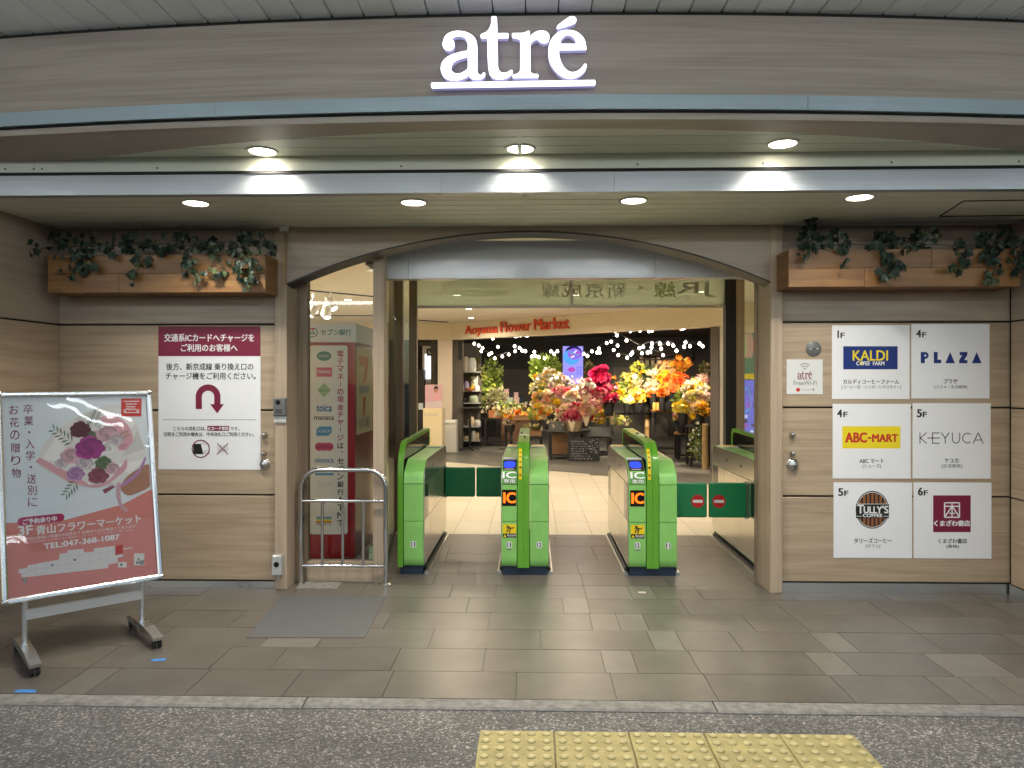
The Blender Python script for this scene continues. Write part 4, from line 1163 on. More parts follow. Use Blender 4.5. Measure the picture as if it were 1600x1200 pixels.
tpz = thing('threshold_plate', 'pale metal threshold plate in the floor under the barrier', 'plate')
MB().add([(p_.x, p_.y, 0.004) for p_ in q] + [(p_.x, p_.y, 0.0) for p_ in q], [(0, 1, 2, 3), (0, 4, 5, 1), (1, 5, 6, 2), (3, 2, 6, 7), (0, 3, 7, 4)]).ob('plate', 'kerb_stone', tpz)
q = [G(385, 997), G(570, 997), G(603, 932), G(440, 930)]
fm = thing('floor_mat', 'thin blue grey floor mat in front of the barrier rail', 'mat')
MB().add([(p_.x, p_.y, 0.003) for p_ in q] + [(p_.x, p_.y, 0.0) for p_ in q], [(0, 1, 2, 3), (0, 4, 5, 1), (1, 5, 6, 2), (3, 2, 6, 7), (0, 3, 7, 4)]).ob('sheet', 'mat_grey', fm)
p = G(1003, 926)
fp = thing('floor_plug', 'tiny pink rectangular plug set in the dark floor tiles', 'floor plug', (p.x, p.y, 0))
MB().box((-0.025, -0.012, 0), (0.025, 0.012, 0.003)).ob('cover', 'column_pink', fp)

# ------------------------------------------------------------------ easel sign
BR_, BL_ = G(254.3, 903.5, 0.305), G(3, 946, 0.305)
bd = (BR_ - BL_); W = bd.length; yaw = math.atan2(bd.y, bd.x)
H_, tilt = 1.075, R(12)
es = thing('easel_sign', 'wheeled aluminium easel sign with a pink bouquet poster', 'easel', ((BL_.x + BR_.x) / 2, (BL_.y + BR_.y) / 2, 0), (0, 0, yaw))
Z0 = 0.305
def tl(x, d, h):
    """a point of the leaning board: x along it, d in front of its face, h up its slope"""
    return (x, math.sin(tilt) * h - d * math.cos(tilt), Z0 + math.cos(tilt) * h + d * math.sin(tilt) * -1 + 0)
fw = 0.026
board = bpy.data.objects.new('poster_board', None); col.objects.link(board); board.parent = es
board.location = (0, 0, Z0); board.rotation_euler = (-tilt, 0, 0)
MB().box((-W / 2 + 0.01, 0.004, 0.01), (W / 2 - 0.01, 0.016, H_ - 0.01)).ob('backing', 'alu_plain', board)
fr_prof = [(-0.008, 0.0), (-0.014, 0.006), (-0.014, 0.018), (-0.008, fw), (0.0, fw), (0.02, 0.02), (0.02, 0.0)]
for a, b, rot, loc in ((-W / 2, W / 2, 0, (0, 0, 0)), (-W / 2, W / 2, 1, (0, 0, H_))):
    pr_ = [(y, z if not rot else -z) for y, z in fr_prof]
    MB().extr(pr_, a, b).ob('frame_rail', 'alu', board, loc)
for sx in (-1, 1):
    v = [(sx * (W / 2 - z), y, h) for h in (fw * 0.98, H_ - fw * 0.98) for y, z in fr_prof]
    n = len(fr_prof)
    MB().add(v, [(i, (i + 1) % n, n + (i + 1) % n, n + i) for i in range(n)] + [tuple(range(n)), tuple(range(n, 2 * n))]).ob('frame_rail', 'alu', board)
for sx in (-1, 1):
    for z in (0.012, H_ - 0.012): MB().lathe([(0.013, 0), (0.013, 0.004), (0.009, 0.007), (0, 0.008)], (sx * (W / 2 - 0.012), -0.013, z), 14, 'y').ob('corner_cap', 'chrome', board, smooth=True)
iw, ih0, ih1 = W / 2 - fw + 0.004, fw - 0.004, H_ - fw + 0.004
# where the four print corners lie in the photo -> the sheet's own x, z
src = [(-1, 622), (229, 621), (250, 897.5), (11, 940)]
dst = [(-iw, ih1), (iw, ih1), (iw, ih0), (-iw, ih0)]
A, bb = [], []
for (x, y), (u, w_) in zip(src, dst):
    A += [[x, y, 1, 0, 0, 0, -u * x, -u * y], [0, 0, 0, x, y, 1, -w_ * x, -w_ * y]]; bb += [u, w_]
hm = np.linalg.solve(np.array(A), np.array(bb))
def emap(px, py):
    d = hm[6] * px + hm[7] * py + 1
    return ((hm[0] * px + hm[1] * py + hm[2]) / d, (hm[3] * px + hm[4] * py + hm[5]) / d)
po = MB().box((-iw, 0.0, ih0), (iw, 0.0035, ih1)).ob('poster', 'poster_blue', board)
e = Sign(po, emap)
ZS = 260 / 945.0
def z7(x, y): return (x * ZS, 610 + y * ZS)
def zp(pts): return [z7(*p) for p in pts]
u0, u1 = -iw, iw
zr_ = emap(*z7(30, 760))[1]; zr2 = emap(*z7(860, 640))[1]
e.poly('printed_ground', [(u0, ih0), (u1, ih0), (u1, emap(*z7(865, 560))[1]), (u1 * 0.55, emap(*z7(700, 650))[1]), (u0 * 0.25, emap(*z7(330, 745))[1]), (u0, zr_)], 'poster_red', 1, raw=True)
e.poly('printed_wrap', zp(smooth_loop([(215, 420), (260, 300), (400, 180), (560, 110), (700, 100), (770, 190), (820, 330), (838, 390), (760, 470), (690, 530), (560, 555), (400, 540), (300, 480)], 4)), 'poster_pale', 1.5)
e.poly('printed_wrap', zp(smooth_loop([(560, 180), (620, 150), (700, 180), (745, 240), (755, 300), (720, 330), (640, 280), (590, 240)], 4)), 'poster_pink', 2)
e.poly('printed_wrap', zp([(200, 410), (225, 388), (330, 440), (480, 520), (520, 552), (400, 530), (300, 470)]), 'poster_pink', 2.2)
e.poly('printed_wrap', zp(smooth_loop([(480, 545), (600, 530), (690, 440), (720, 395), (720, 450), (640, 520), (560, 556)], 4)), 'poster_pink', 2.4)
e.poly('printed_hand', zp(smooth_loop([(690, 560), (720, 500), (790, 450), (850, 430), (858, 540), (800, 580), (730, 600)], 4)), 'poster_skin', 2)
e.poly('printed_sleeve', zp([(850, 425), (865, 420), (872, 560), (858, 575)]), 'poster_pale', 2.3)
e.poly('printed_ribbon', zp(smooth_loop([(665, 540), (690, 530), (690, 600), (700, 650), (735, 685), (720, 692), (690, 670), (668, 610)], 4)), 'poster_rose', 2.5)
e.poly('printed_ribbon', zp([(585, 570), (640, 545), (660, 552), (600, 592)]), 'poster_plum', 2.6)
e.poly('printed_ribbon', zp(smooth_loop([(690, 540), (780, 470), (825, 385), (832, 400), (790, 480), (710, 548)], 4)), 'poster_lilac', 2.6)
def frond(x0, y0, x1, y1, n, l):
    d = Vector((x1 - x0, y1 - y0)); t_ = d.normalized(); nn = Vector((-t_.y, t_.x))
    for i in range(n):
        c = Vector((x0, y0)) + d * (i + 0.5) / n
        for sg_ in (-1, 1):
            tip = c + t_ * l * 0.7 + nn * sg_ * l * (1 - 0.4 * i / n)
            m_ = (c + tip) / 2; w_ = l * 0.2
            e.poly('printed_leaf', zp([tuple(c), tuple(m_ + t_ * w_), tuple(tip), tuple(m_ - t_ * w_ * 0.6)]), 'poster_leaf', 2.8 + 0.1 * (i % 2) + (0.05 if sg_ > 0 else 0))
frond(420, 310, 300, 230, 6, 42); frond(505, 245, 550, 140, 7, 38); frond(440, 520, 375, 600, 5, 40); frond(660, 280, 725, 255, 4, 28)
def tone(m_, k_):
    k_ = round(k_ * 6) / 6; nm = '%s_%d' % (m_, round(k_ * 6))
    if nm not in MATS:
        c_ = MATS[m_].node_tree.nodes['Principled BSDF'].inputs['Base Color'].default_value
        mat(nm, tuple(min(0.9, v_ * k_) for v_ in c_[:3]), 0.45)
    return nm
for i_, (xa_, ya_, xb_, yb_, xc_, yc_) in enumerate(((240, 400, 330, 250, 420, 420), (420, 170, 560, 112, 520, 260), (720, 130, 770, 200, 700, 260), (780, 240, 825, 340, 700, 380), (830, 395, 740, 480, 650, 430), (660, 545, 520, 555, 560, 470))):
    e.poly('printed_fold', zp([(xa_, ya_), (xb_, yb_), (xc_, yc_)]), tone('poster_pale', 0.86 if i_ % 2 else 1.16), 1.7 + 0.04 * i_)
for (x, y, r_, m_, l_) in ((560, 215, 40, 'poster_pale', 2.95), (350, 420, 34, 'poster_mauve', 2.95), (480, 420, 46, 'poster_mauve', 2.95), (590, 420, 44, 'poster_leaf', 2.95), (520, 275, 40, 'poster_leaf', 2.95), (455, 232, 52, 'poster_wine', 3.9), (600, 262, 66, 'poster_rose', 3.0), (655, 290, 42, 'poster_mauve', 3.1), (400, 380, 52, 'poster_rose', 3.0), (510, 335, 74, 'poster_purple', 4.4),
                           (620, 330, 42, 'poster_pale', 3.3), (430, 480, 46, 'poster_lilac', 3.0), (560, 490, 52, 'poster_plum', 3.0), (640, 450, 38, 'poster_rose', 3.1), (700, 330, 24, 'poster_pink', 3.0)):
    petals = {}
    for j in range(30):
        q_ = 1 - j / 30.0
        ang = j * 2.39996; rad = r_ * 0.78 * math.sqrt(q_)
        pr_ = r_ * (0.22 + 0.26 * q_)
        cx_, cy_ = x + rad * math.cos(ang), y + 0.84 * rad * math.sin(ang)
        lp = [(cx_ + pr_ * math.cos(a_) * (1 + 0.12 * math.sin(2 * a_ + j)), cy_ + 0.72 * pr_ * math.sin(a_)) for a_ in [k * 2 * math.pi / 10 for k in range(10)]]
        e.poly('printed_petal', zp(lp), tone(m_, (0.72, 1.0, 1.22, 0.88, 1.1)[(j * 7) % 5] * (0.8 + 0.25 * q_)), l_ + 0.025 * j)
a7 = lambda x0, y0, x1, y1: (x0 * ZS, 610 + y0 * ZS, x1 * ZS, 610 + y1 * ZS)
def col7(body, x, xe, y0, y1, sz): e.column(body, x * ZS, 610 + y0 * ZS, 610 + y1 * ZS, sz * ZS, 'poster_plum', 3, 0.05, xe * ZS)
col7('卒業・入学・送別に', 155, 187, 82, 672, 58)
col7('お花の贈り物', 72, 92, 82, 512, 58)
e.rect('printed_stamp', a7(688, 60, 803, 160), 'ink_red', 2)
e.text('Aoyama', a7(712, 84, 775, 97), 'ink_white', 3, 0.1); e.text('Flower', a7(718, 100, 770, 110), 'ink_white', 3, 0.1); e.text('Market', a7(716, 113, 773, 125), 'ink_white', 3, 0.1)
for b_ in ((700, 74, 790, 78), (705, 136, 790, 140)): e.rect('printed_scroll', a7(*b_), 'ink_white', 3)
for x_ in (708, 782): e.ring('printed_scroll', z7(x_, 128), 2.2, 1.3, 'ink_white', 3, 12)
# straight lines of type run along the sheet's own width, so they are laid out in its own x, z
def etext(body, pa, pb, h, m_, layer=3, bold=0.0012):
    (xa, za), (xb, zb__) = emap(*z7(*pa)), emap(*z7(*pb))
    zc = (za + zb__) / 2
    s2 = Sign(po, lambda x, z: (x, -z))
    return s2.text(body, (xa, -zc - h / 2, xb, -zc + h / 2), m_, layer, bold)
(xa, za), (xb, zb__) = emap(*z7(98, 745)), emap(*z7(345, 735))
e.poly('printed_badge', rrect(xa, (za + zb__) / 2 - 0.021, xb + 0.02, (za + zb__) / 2 + 0.021, 0.02), 'ink_magenta', 2, raw=True)
etext('ご予約承り中', (130, 748), (325, 738), 0.028, 'ink_white')
etext('3F', (103, 805), (185, 795), 0.046, 'ink_white', 3, 0.002)
etext('青山フラワーマーケット', (208, 793), (805, 735), 0.046, 'ink_white', 3, 0.0014)
etext('予約は受取り希望の3日前まで 店頭またはお電話にて承ります', (138, 848), (775, 775), 0.017, 'ink_white', 3, 0)
etext('※ご予約状況により承れない場合がございます。あらかじめご了承ください', (138, 868), (770, 795), 0.009, 'ink_white', 3, 0)
etext('TEL:047-368-1087', (252, 885), (685, 838), 0.028, 'ink_white', 3, 0.0014)
# floor plan print
plan = [(105,1045),(108,1022),(155,1015),(160,1000),(340,965),(345,932),(390,926),(388,912),(480,903),(484,924),(540,917),(542,900),(660,884),(662,940),(705,930),(707,945),(675,950),(680,978),(625,990),(622,1010),(125,1070),(122,1046)]
v, f = filled([[emap(*z7(*q)) for q in plan]]); MB().add([(x, -LAY * 2, z) for x, y, z in v], f).ob('printed_plan', 'poster_pale', po)
for x_, ya_, yb_ in ((205, 995, 1050), (260, 985, 1042), (340, 968, 1030), (400, 930, 1022), (455, 918, 960), (520, 925, 1005), (575, 905, 955), (620, 895, 990)): e.line('printed_plan_line', [z7(x_, ya_), z7(x_, yb_)], 0.5, 'poster_mauve', 2.5)
for pl in ([(160, 1030), (340, 1000), (620, 955)], [(345, 950), (480, 935), (660, 912)]): e.line('printed_plan_line', [z7(*q) for q in pl], 0.5, 'poster_mauve', 2.6)
e.poly('printed_plan_mark', zp([(664, 884), (705, 876), (706, 926), (666, 932)]), 'ink_red', 3)
e.line('printed_plan_mark', [z7(706, 902), z7(760, 894)], 1.6, 'poster_pale', 3)
for b_ in ((770, 925, 828, 992), (680, 975, 728, 1005)): e.rect('printed_plan_key', a7(*b_), 'poster_pale', 2)
for b_ in ((790, 952, 800, 965), (782, 970, 796, 985), (800, 970, 814, 985), (690, 983, 704, 997), (423, 958, 438, 972), (295, 990, 308, 1002)): e.rect('printed_plan_key', a7(*b_), 'ink_grey', 3)
MB().box((-iw + 0.002, -0.0075, ih0 + 0.002), (iw - 0.002, -0.0068, ih1 - 0.002)).ob('clear_cover', 'poster_cover', board)
# stand: posts, cross bar, splayed feet on castors
lx = W / 2 - 0.10
for sx in (-1, 1):
    MB().tube([(sx * lx, 0.03, 0.07), (sx * lx, 0.03, 0.42)], 0.013, 12).ob('post', 'alu', es, smooth=True)
    ft = MB().extr([(-0.26, 0.045), (-0.262, 0.062), (-0.1, 0.082), (0.16, 0.082), (0.24, 0.062), (0.24, 0.045)], sx * lx - 0.026, sx * lx + 0.026).ob('foot', 'satin_steel', es)
    for fy_ in (-0.225, 0.205):
        cs = MB().box((sx * lx - 0.02, fy_ - 0.018, 0.03), (sx * lx + 0.02, fy_ + 0.02, 0.0448)).ob('castor_fork', 'black_rubber', ft)
        for wx in (-0.014, 0.014): MB().lathe([(0.0, -0.008), (0.018, -0.008), (0.021, -0.004), (0.021, 0.004), (0.018, 0.008), (0, 0.008)], (sx * lx + wx, fy_ - 0.008, 0.021), 14, 'x').ob('castor_wheel', 'black_rubber', ft, smooth=True)
MB().box((-lx, 0.018, 0.205), (lx, 0.042, 0.255)).ob('cross_bar', 'alu_plain', es)
for px, py, l_, lab in ((40, 1080, 0.105, 'blue tape strip on the floor at the left easel foot'), (248, 1031, 0.075, 'blue tape strip on the floor at the right easel foot')):
    p = G(px, py)
    tpe = thing('floor_tape', lab, 'tape', (p.x, p.y, 0.0), (0, 0, R(-4) if px < 100 else R(8)), group='tape marks under the easel')
    k = [(-l_ / 2, -0.012), (-l_ / 6, -0.016), (l_ / 2, -0.012), (l_ / 2 - 0.006, 0.014), (0, 0.016), (-l_ / 2 + 0.008, 0.012)]
    MB().extrz(k, 0.0, 0.0012).ob('strip', 'tape_blue', tpe)

# ------------------------------------------------------------------ ticket gates
Y0G = 5.36
def gate_prof(inset=0.0):
    i = inset
    return dict(low=[(0.045 + i, 0.058), (0.018 + i, 0.068), (0.005 + i, 0.09), (0.0 + i, 0.125), (0.0 + i, 0.392), (1.43 - i, 0.392), (1.43 - i, 0.10), (1.42 - i, 0.075), (1.39 - i, 0.058)],
                mid=[(0.0 + i, 0.396), (0.0 + i, 0.662), (1.43 - i, 0.662), (1.43 - i, 0.396)],
                top=[(0.0 + i, 0.667), (0.003 + i, 0.70), (0.014 + i, 0.73), (0.034 + i, 0.757), (0.165 + i, 0.822), (0.20 + i, 0.828), (1.37 - i, 0.828), (1.41 - i, 0.815), (1.43 - i, 0.785), (1.43 - i, 0.667)])
def fin_prof(o=0.0):
    """outline of the centre screen in side view"""
    p = [(-0.004 + o, 0.06 + o), (-0.004 + o, 0.70)]
    for k in range(1, 9):
        a = R(180 - 78 * k / 8); r_ = 0.215 - o
        p.append((-0.004 + 0.215 + r_ * math.cos(a), 0.755 + r_ * math.sin(a) * (1.0)))
    p += [(1.36 - o, 0.985 - o), (1.40 - o, 0.975 - o), (1.425 - o, 0.94 - o), (1.425 - o, 0.06 + o)]
    return p
def gate(label, px, fin, halves, front_nums, readers, group, flaps):
    """halves: list of (x0, x1) bodies; fin: (x0, x1) of the raised screen between or beside them"""
    t = thing('ticket_gate', label, 'ticket gate', (0, Y0G, 0), group=group)
    xs = [v for h in halves for v in h] + list(fin)
    lo, hi = min(xs), max(xs)
    MB().box((lo + 0.012, 0.03, 0.0), (hi - 0.012, 1.40, 0.062)).ob('base', 'navy', t)
    pf = gate_prof()
    for (a, b), num, rd in zip(halves, front_nums, readers):
        left_out = abs(a - lo) < 0.02 or a < fin[0]
        MB().extr(pf['low'], a + 0.004, b - 0.004).ob('lower_housing', 'gate_green', t, smooth=True)
        MB().extr(pf['mid'], a + 0.004, b - 0.004).ob('middle_housing', 'gate_green', t)
        MB().extr(pf['top'], a + 0.004, b - 0.004).ob('hood', 'gate_green', t, smooth=True)
        # steel cheeks on the aisle side
        ox = a if a < (fin[0] + fin[1]) / 2 else b
        sgn = -1 if ox == a else 1
        q = gate_prof(0.03)
        MB().extr([(y, max(z, 0.07)) for y, z in q['low']], ox - sgn * 0.004, ox + sgn * 0.002).ob('side_panel', 'gate_side', t)
        for ya, yb, m_ in ((0.03, 0.24, 'gate_side'), (0.245, 0.60, 'gate_side'), (0.605, 1.0, 'gate_side'), (1.005, 1.21, 'gate_side'), (1.215, 1.40, 'gate_side')):
            MB().box((ox - sgn * 0.004, ya, 0.396), (ox + sgn * 0.002, yb, 0.66)).ob('side_panel', m_, t)
        MB().extr([(y + 0.0, z) for y, z in q['top']], ox - sgn * 0.004, ox + sgn * 0.002).ob('side_top_panel', 'gate_side_top', t)
        for ya, yb in ((0.06, 0.22), (1.225, 1.385)):
            MB().box((ox + sgn * 0.0005, ya, 0.40), (ox + sgn * 0.0035, yb, 0.655)).ob('sensor_window', 'black_gloss', t)
        for ya in (0.48, 0.9): MB().box((ox + sgn * 0.0005, ya, 0.735), (ox + sgn * 0.0035, ya + 0.03, 0.755)).ob('sensor_eye', 'black_gloss', t)
        MB().box((ox, 0.06, 0.0), (ox + sgn * 0.03, 1.38, 0.018)).ob('floor_rail', 'satin_steel', t)
        MB().box((ox, 0.10, 0.018), (ox + sgn * 0.016, 1.34, 0.042)).ob('floor_rail', 'arch_shade_dark_trim', t)
        cx = (a + b) / 2
        w = b - a
        # the hall end: reader top and ticket label
        MB().box((cx - w * 0.40, 1.10, 0.829), (cx + w * 0.40, 1.30, 0.840)).ob('reader_top', 'sticker_white', t)
        MB().box((cx - w * 0.36, 1.14, 0.8402), (cx + w * 0.36, 1.26, 0.8416)).ob('reader_label', 'warn_yellow', t)
        if num:
            s_ = Sign(t, lambda x, z: (x, -z))
            pl = MB().extry(rrect(cx - 0.021, 0.203, cx + 0.021, 0.249, 0.014), -0.0016, 0.0).ob('number_sticker', 'sticker_white', t)
            s_.root = pl
            o = s_.text(num, (cx - 0.014, -0.242, cx + 0.014, -0.211), 'ink_black', 4, 0.0011)
            if rd: MB().box((cx - 0.014, -0.0012, 0.186), (cx + 0.014, 0, 0.196)).ob('small_label', 'ink_grey', t)
        if rd:
            # sloping reader face and the green label face under it
            n_ = Vector((0, -0.065, 0.131)).normalized()
            def on(u, v_, d=0.0):     # u across, v up the reader slope from its lower edge (0.034, 0.757)
                return (u, 0.034 + 0.131 * v_ - 0.444 * d, 0.757 + 0.065 * v_ + 0.896 * d)
            def slab(name, u0, u1, v0, v1, d0, d1, m_):
                c = [on(u0, v0, d0), on(u1, v0, d0), on(u1, v1, d0), on(u0, v1, d0), on(u0, v0, d1), on(u1, v0, d1), on(u1, v1, d1), on(u0, v1, d1)]
                return MB().add(c, [(0, 1, 2, 3), (4, 5, 6, 7), (0, 1, 5, 4), (1, 2, 6, 5), (2, 3, 7, 6), (3, 0, 4, 7)]).ob(name, m_, t)
            slab('reader_panel', a + 0.010, b - 0.008, 0.03, 1.0, -0.004, 0.003, 'reader_black')
            el = [on(cx + 0.042 * math.copysign(abs(math.cos(q_)) ** 0.6, math.cos(q_)), 0.56 + 0.29 * math.copysign(abs(math.sin(q_)) ** 0.6, math.sin(q_)), 0.0036) for q_ in [k * 2 * math.pi / 24 for k in range(24)]]
            MB().add(el, [tuple(range(24))]).ob('reader_light', 'reader_blue', t)
            slab('reader_caption', cx - 0.035, cx + 0.035, 0.10, 0.17, 0.003, 0.0036, 'poster_mauve')
            slab('reader_ledge', a + 0.010, b - 0.008, 1.02, 1.16, -0.002, 0.010, 'sticker_white')
            MB().box((a + 0.016, 0.20, 0.829), (b - 0.014, 0.235, 0.833)).ob('reader_label', 'warn_yellow', t)
            # label face: follows the hood's curve
            hc = [(0.0, 0.672), (0.003, 0.70), (0.014, 0.73), (0.031, 0.753)]
            v = []
            for y, z in hc: v += [(a + 0.009, y - 0.0012, z + 0.0006), (b - 0.007, y - 0.0012, z + 0.0006)]
            MB().add(v, [(2 * i, 2 * i + 1, 2 * i + 3, 2 * i + 2) for i in range(3)]).ob('label_face', 'gate_label', t)
            def hood(x, z):
                for (y0_, z0_), (y1_, z1_) in zip(hc, hc[1:]):
                    if z <= z1_ or (y1_, z1_) == hc[-1]: return y0_ + (y1_ - y0_) * (z - z0_) / (z1_ - z0_)
            for body, bx, m_, bd in (('IC', (cx - 0.047, -0.752, cx + 0.049, -0.710), 'ink_white', 0.0022), ('専用', (cx - 0.040, -0.703, cx + 0.042, -0.675), 'ink_white', 0.0006)):
                s_ = Sign(t, lambda x, z: (x, -z))
                o = s_.text(body, bx, m_, 1, bd)
                for vt in o.data.vertices:
                    vt.co.y = vt.co.y * 0.8 - 0.009 + hood(vt.co.x, min(max(vt.co.z, 0.672), 0.7529))
            MB().box((cx - 0.052, -0.0022, 0.508), (cx + 0.050, 0.002, 0.625)).ob('led_display', 'black_gloss', t)
            s_ = Sign(t, lambda x, z: (x, -z)); o = s_.text('IC', (cx - 0.040, -0.605, cx + 0.044, -0.530), 'led_orange', 6, 0.003, name='led_digits')
            st = MB().box((cx - 0.047, -0.0015, 0.278), (cx + 0.050, 0, 0.374)).ob('warning_sticker', 'warn_yellow', t)
            MB().box((cx - 0.047, -0.0021, 0.278), (cx + 0.050, -0.0015, 0.308)).ob('sticker_band', 'ink_black', st)
            s_ = Sign(st, lambda x, z: (x, -z))
            for pl in ([(-0.012, -.362), (0.004, -.352), (0.010, -.335)], [(0.004, -.352), (-0.010, -.338), (-0.018, -.318)], [(0.004, -.348), (0.026, -.346), (0.034, -.356)], [(-0.004, -.335), (0.006, -.328), (0.002, -.312)], [(-0.020, -.346), (-0.012, -.356), (0.0, -.35)]):
                s_.line('printed_figure', [(cx + u, w_) for u, w_ in pl], 0.008, 'ink_black', 4 + rnd.random())
            s_.disc('printed_figure', (cx - 0.012, -0.364), 0.006, 0.006, 'ink_black', 4, 12)
            s_.poly('printed_triangle', [(cx - 0.043, -0.283), (cx - 0.020, -0.283), (cx - 0.0315, -0.303)], 'warn_yellow', 5)
            s_.text('駆け込み注意', (cx - 0.015, -0.301, cx + 0.046, -0.290), 'ink_white', 5, 0.0004)
            s_.text('CAUTION', (cx - 0.008, -0.287, cx + 0.036, -0.281), 'ink_white', 5)
    # raised screen: green rim round smoked acrylic
    fp, ip = fin_prof(), fin_prof(0.030)
    fm_ = (fin[0] + fin[1]) / 2
    pieces = [(fin[0], fm_ - 0.0008), (fm_ + 0.0008, fin[1])] if fin[1] - fin[0] > 0.06 else [(fin[0], fin[1])]
    for a, b in pieces:
        n = len(fp); v = []
        for x in (a, b): v += [(x, y, z) for y, z in fp] + [(x, y, z) for y, z in ip]
        f = []
        for i in range(n):
            j = (i + 1) % n
            f += [(i, j, n + j, n + i), (2 * n + i, 3 * n + i, 3 * n + j, 2 * n + j), (i, 2 * n + i, 2 * n + j, j), (n + i, n + j, 3 * n + j, 3 * n + i)]
        MB().add(v, f).ob('screen_rim', 'gate_green_dark', t, smooth=True)
    MB().extr([(y, z) for y, z in fin_prof(0.028) ], fin[0] + 0.006, fin[1] - 0.006).ob('smoked_screen', 'black_gloss', t)
    if any(readers):
        sk = MB().add([(fin[0] + 0.008, -0.0, 0.66), (fin[0] + 0.032, 0.0, 0.66), (fin[0] + 0.008, -0.0, 0.66), (fin[0] + 0.032, 0, 0.66)], [])
        pts = [(y - 0.0015, z) for y, z in fp if 0.69 < z < 0.93][:6]
        v = []
        pts = [(-0.0055, 0.70), (-0.0055, 0.735)] + [q for q in pts if q[1] > 0.74][:5]
        for y, z in pts: v += [(fin[0] + 0.009, y, z + 0.0008), (fin[0] + 0.031, y, z + 0.0008)]
        stp = MB().add(v, [(2 * i, 2 * i + 1, 2 * i + 3, 2 * i + 2) for i in range(len(pts) - 1)]).ob('caution_strip', 'warn_yellow', t)
        for k, (y, z) in enumerate(pts[1:-1]):
            MB().box((fin[0] + 0.013, y - 0.002, z - 0.009), (fin[0] + 0.027, y - 0.0008, z + 0.005)).ob('caution_mark', 'ink_black' if k == 1 else 'ink_brown', stp)
    for i, (y, z) in enumerate(((0.35, 0.976), (0.62, 0.986))):
        MB().lathe([(0.010, 0), (0.008, 0.012), (0, 0.016)], (fin[0] + (0.022 if i else (fin[1] - fin[0]) * 0.6), y, z), 10).ob('lamp_stud', 'charcoal', t, smooth=True)
    # flaps
    for ox, sgn, yf, ln, sign_, swing in flaps:
        fl = MB()
        pr = rrect(0.0, 0.37, ln, 0.635, 0.014)
        fl.extry([(sgn * x, z) for x, z in pr], -0.02, 0.02)
        o = fl.ob('flap', 'flap_green', t, (ox, yf, 0), smooth=True); o.rotation_euler = (0, 0, swing)
        bv = o.modifiers.new('soft_edge', 'BEVEL'); bv.width = 0.011; bv.segments = 3; bv.limit_method = 'ANGLE'; bv.angle_limit = R(60)
        if sign_:
            s_ = Sign(o, lambda x, z: (x, -z))
            cxx = sgn * (ln - 0.072)
            for nm, ob_ in (('no_entry_disc', s_.disc('no_entry_disc', (cxx, -0.495), 0.05, 0.05, 'no_entry_red', 1)), ('no_entry_bar', s_.rect('no_entry_bar', (cxx - 0.037, -0.506, cxx + 0.037, -0.484), 'sticker_white', 2))):
                ob_.location.y = -0.0202
        MB().tube([(ox + sgn * 0.004, yf, 0.36), (ox + sgn * 0.004, yf, 0.645)], 0.012, 10).ob('flap_hinge', 'satin_steel', t, smooth=True)
    return t
X = lambda px: PX(px, Y0G)
g1 = dict(h=[(X(630), X(662))], fin=(X(621.5), X(629.7)))
g2 = dict(h=[(X(783), X(808.3)), (X(827.3), X(857.5))], fin=(X(808.6), X(827)))
g3 = dict(h=[(X(982), X(1010)), (X(1029.5), X(1058.5))], fin=(X(1010.3), X(1029.2)))
g4 = dict(h=[(X(1188.5), X(1226))], fin=(X(1226.3), X(1236)))
GR = 'green ticket gates'
gate('green ticket gate end cabinet beside the barrier rail, numbered thirteen', None, g1['fin'], g1['h'], ['13'], [False], GR, [(g1['h'][0][1] + 0.004, 1, 1.30, 0.272, False, 0.0)])
gate('green ticket gate cabinet between aisles, numbered thirteen and twelve', None, g2['fin'], g2['h'], ['13', '12'], [True, False], GR, [(g2['h'][0][0] - 0.004, -1, 1.30, 0.272, False, 0.0)])
gate('green ticket gate cabinet between aisles, numbered twelve and eleven', None, g3['fin'], g3['h'], ['12', '11'], [True, False], GR, [(g3['h'][1][1] + 0.004, 1, 0.34, 0.285, True, 0.0)])
gate('green ticket gate end cabinet half hidden by the right pillar', None, g4['fin'], g4['h'], [None], [False], GR, [(g4['h'][0][0] - 0.004, -1, 0.34, 0.285, True, 0.0)])

# ------------------------------------------------------------------ cash machine behind the left window
YM = 5.86
mx0, mx1 = PX(469, YM), PX(555, YM)
am = thing('cash_machine', 'red and white bank machine standing behind the left window', 'atm', (0, YM, 0))
zt = PZ(505, YM); zh = PZ(534.5, YM)
MB().box((mx0, 0, 0.0), (mx1, 0.80, zh)).ob('cabinet', 'atm_red', am)
MB().box((mx0 - 0.01, -0.012, zh + 0.001), (mx1 + 0.01, 0.82, zt)).ob('top_sign', 'atm_white', am)
a = Sign(am, lambda px, py: (P(px, py, YM).x, P(px, py, YM).z))
def zA(x, y, b=0): return (460 + x * 140 / 1200, (500, 640, 780)[b] + y * 140 / 1200)
def bA(x0, y0, x1, y1, b=0): return (*zA(x0, y0, b), *zA(x1, y1, b))
a.rrect('printed_panel', bA(205, 340, 712, 470 + 2400), 4, 'atm_white', 1)
L2 = 26
a.text('セブン銀行', bA(362, 125, 765, 205), 'ink_teal', L2, 0.25)
a.ring('printed_logo', zA(240, 165), 9.5, 8, 'ink_teal', L2, 20, R(-60), R(200), 0.85); a.poly('printed_logo', [zA(205, 110), zA(285, 108), zA(255, 150), zA(235, 150), zA(252, 128), zA(205, 128)], 'ink_red', L2)
a.text('BANK', bA(195, 160, 285, 195), 'ink_teal', L2 + 1, 0.15)
a.disc('printed_logo', zA(398, 483), 11.5, 7.5, 'ink_teal', 2); a.text('PASMO', bA(335, 465, 465, 500), 'poster_pale', 3)
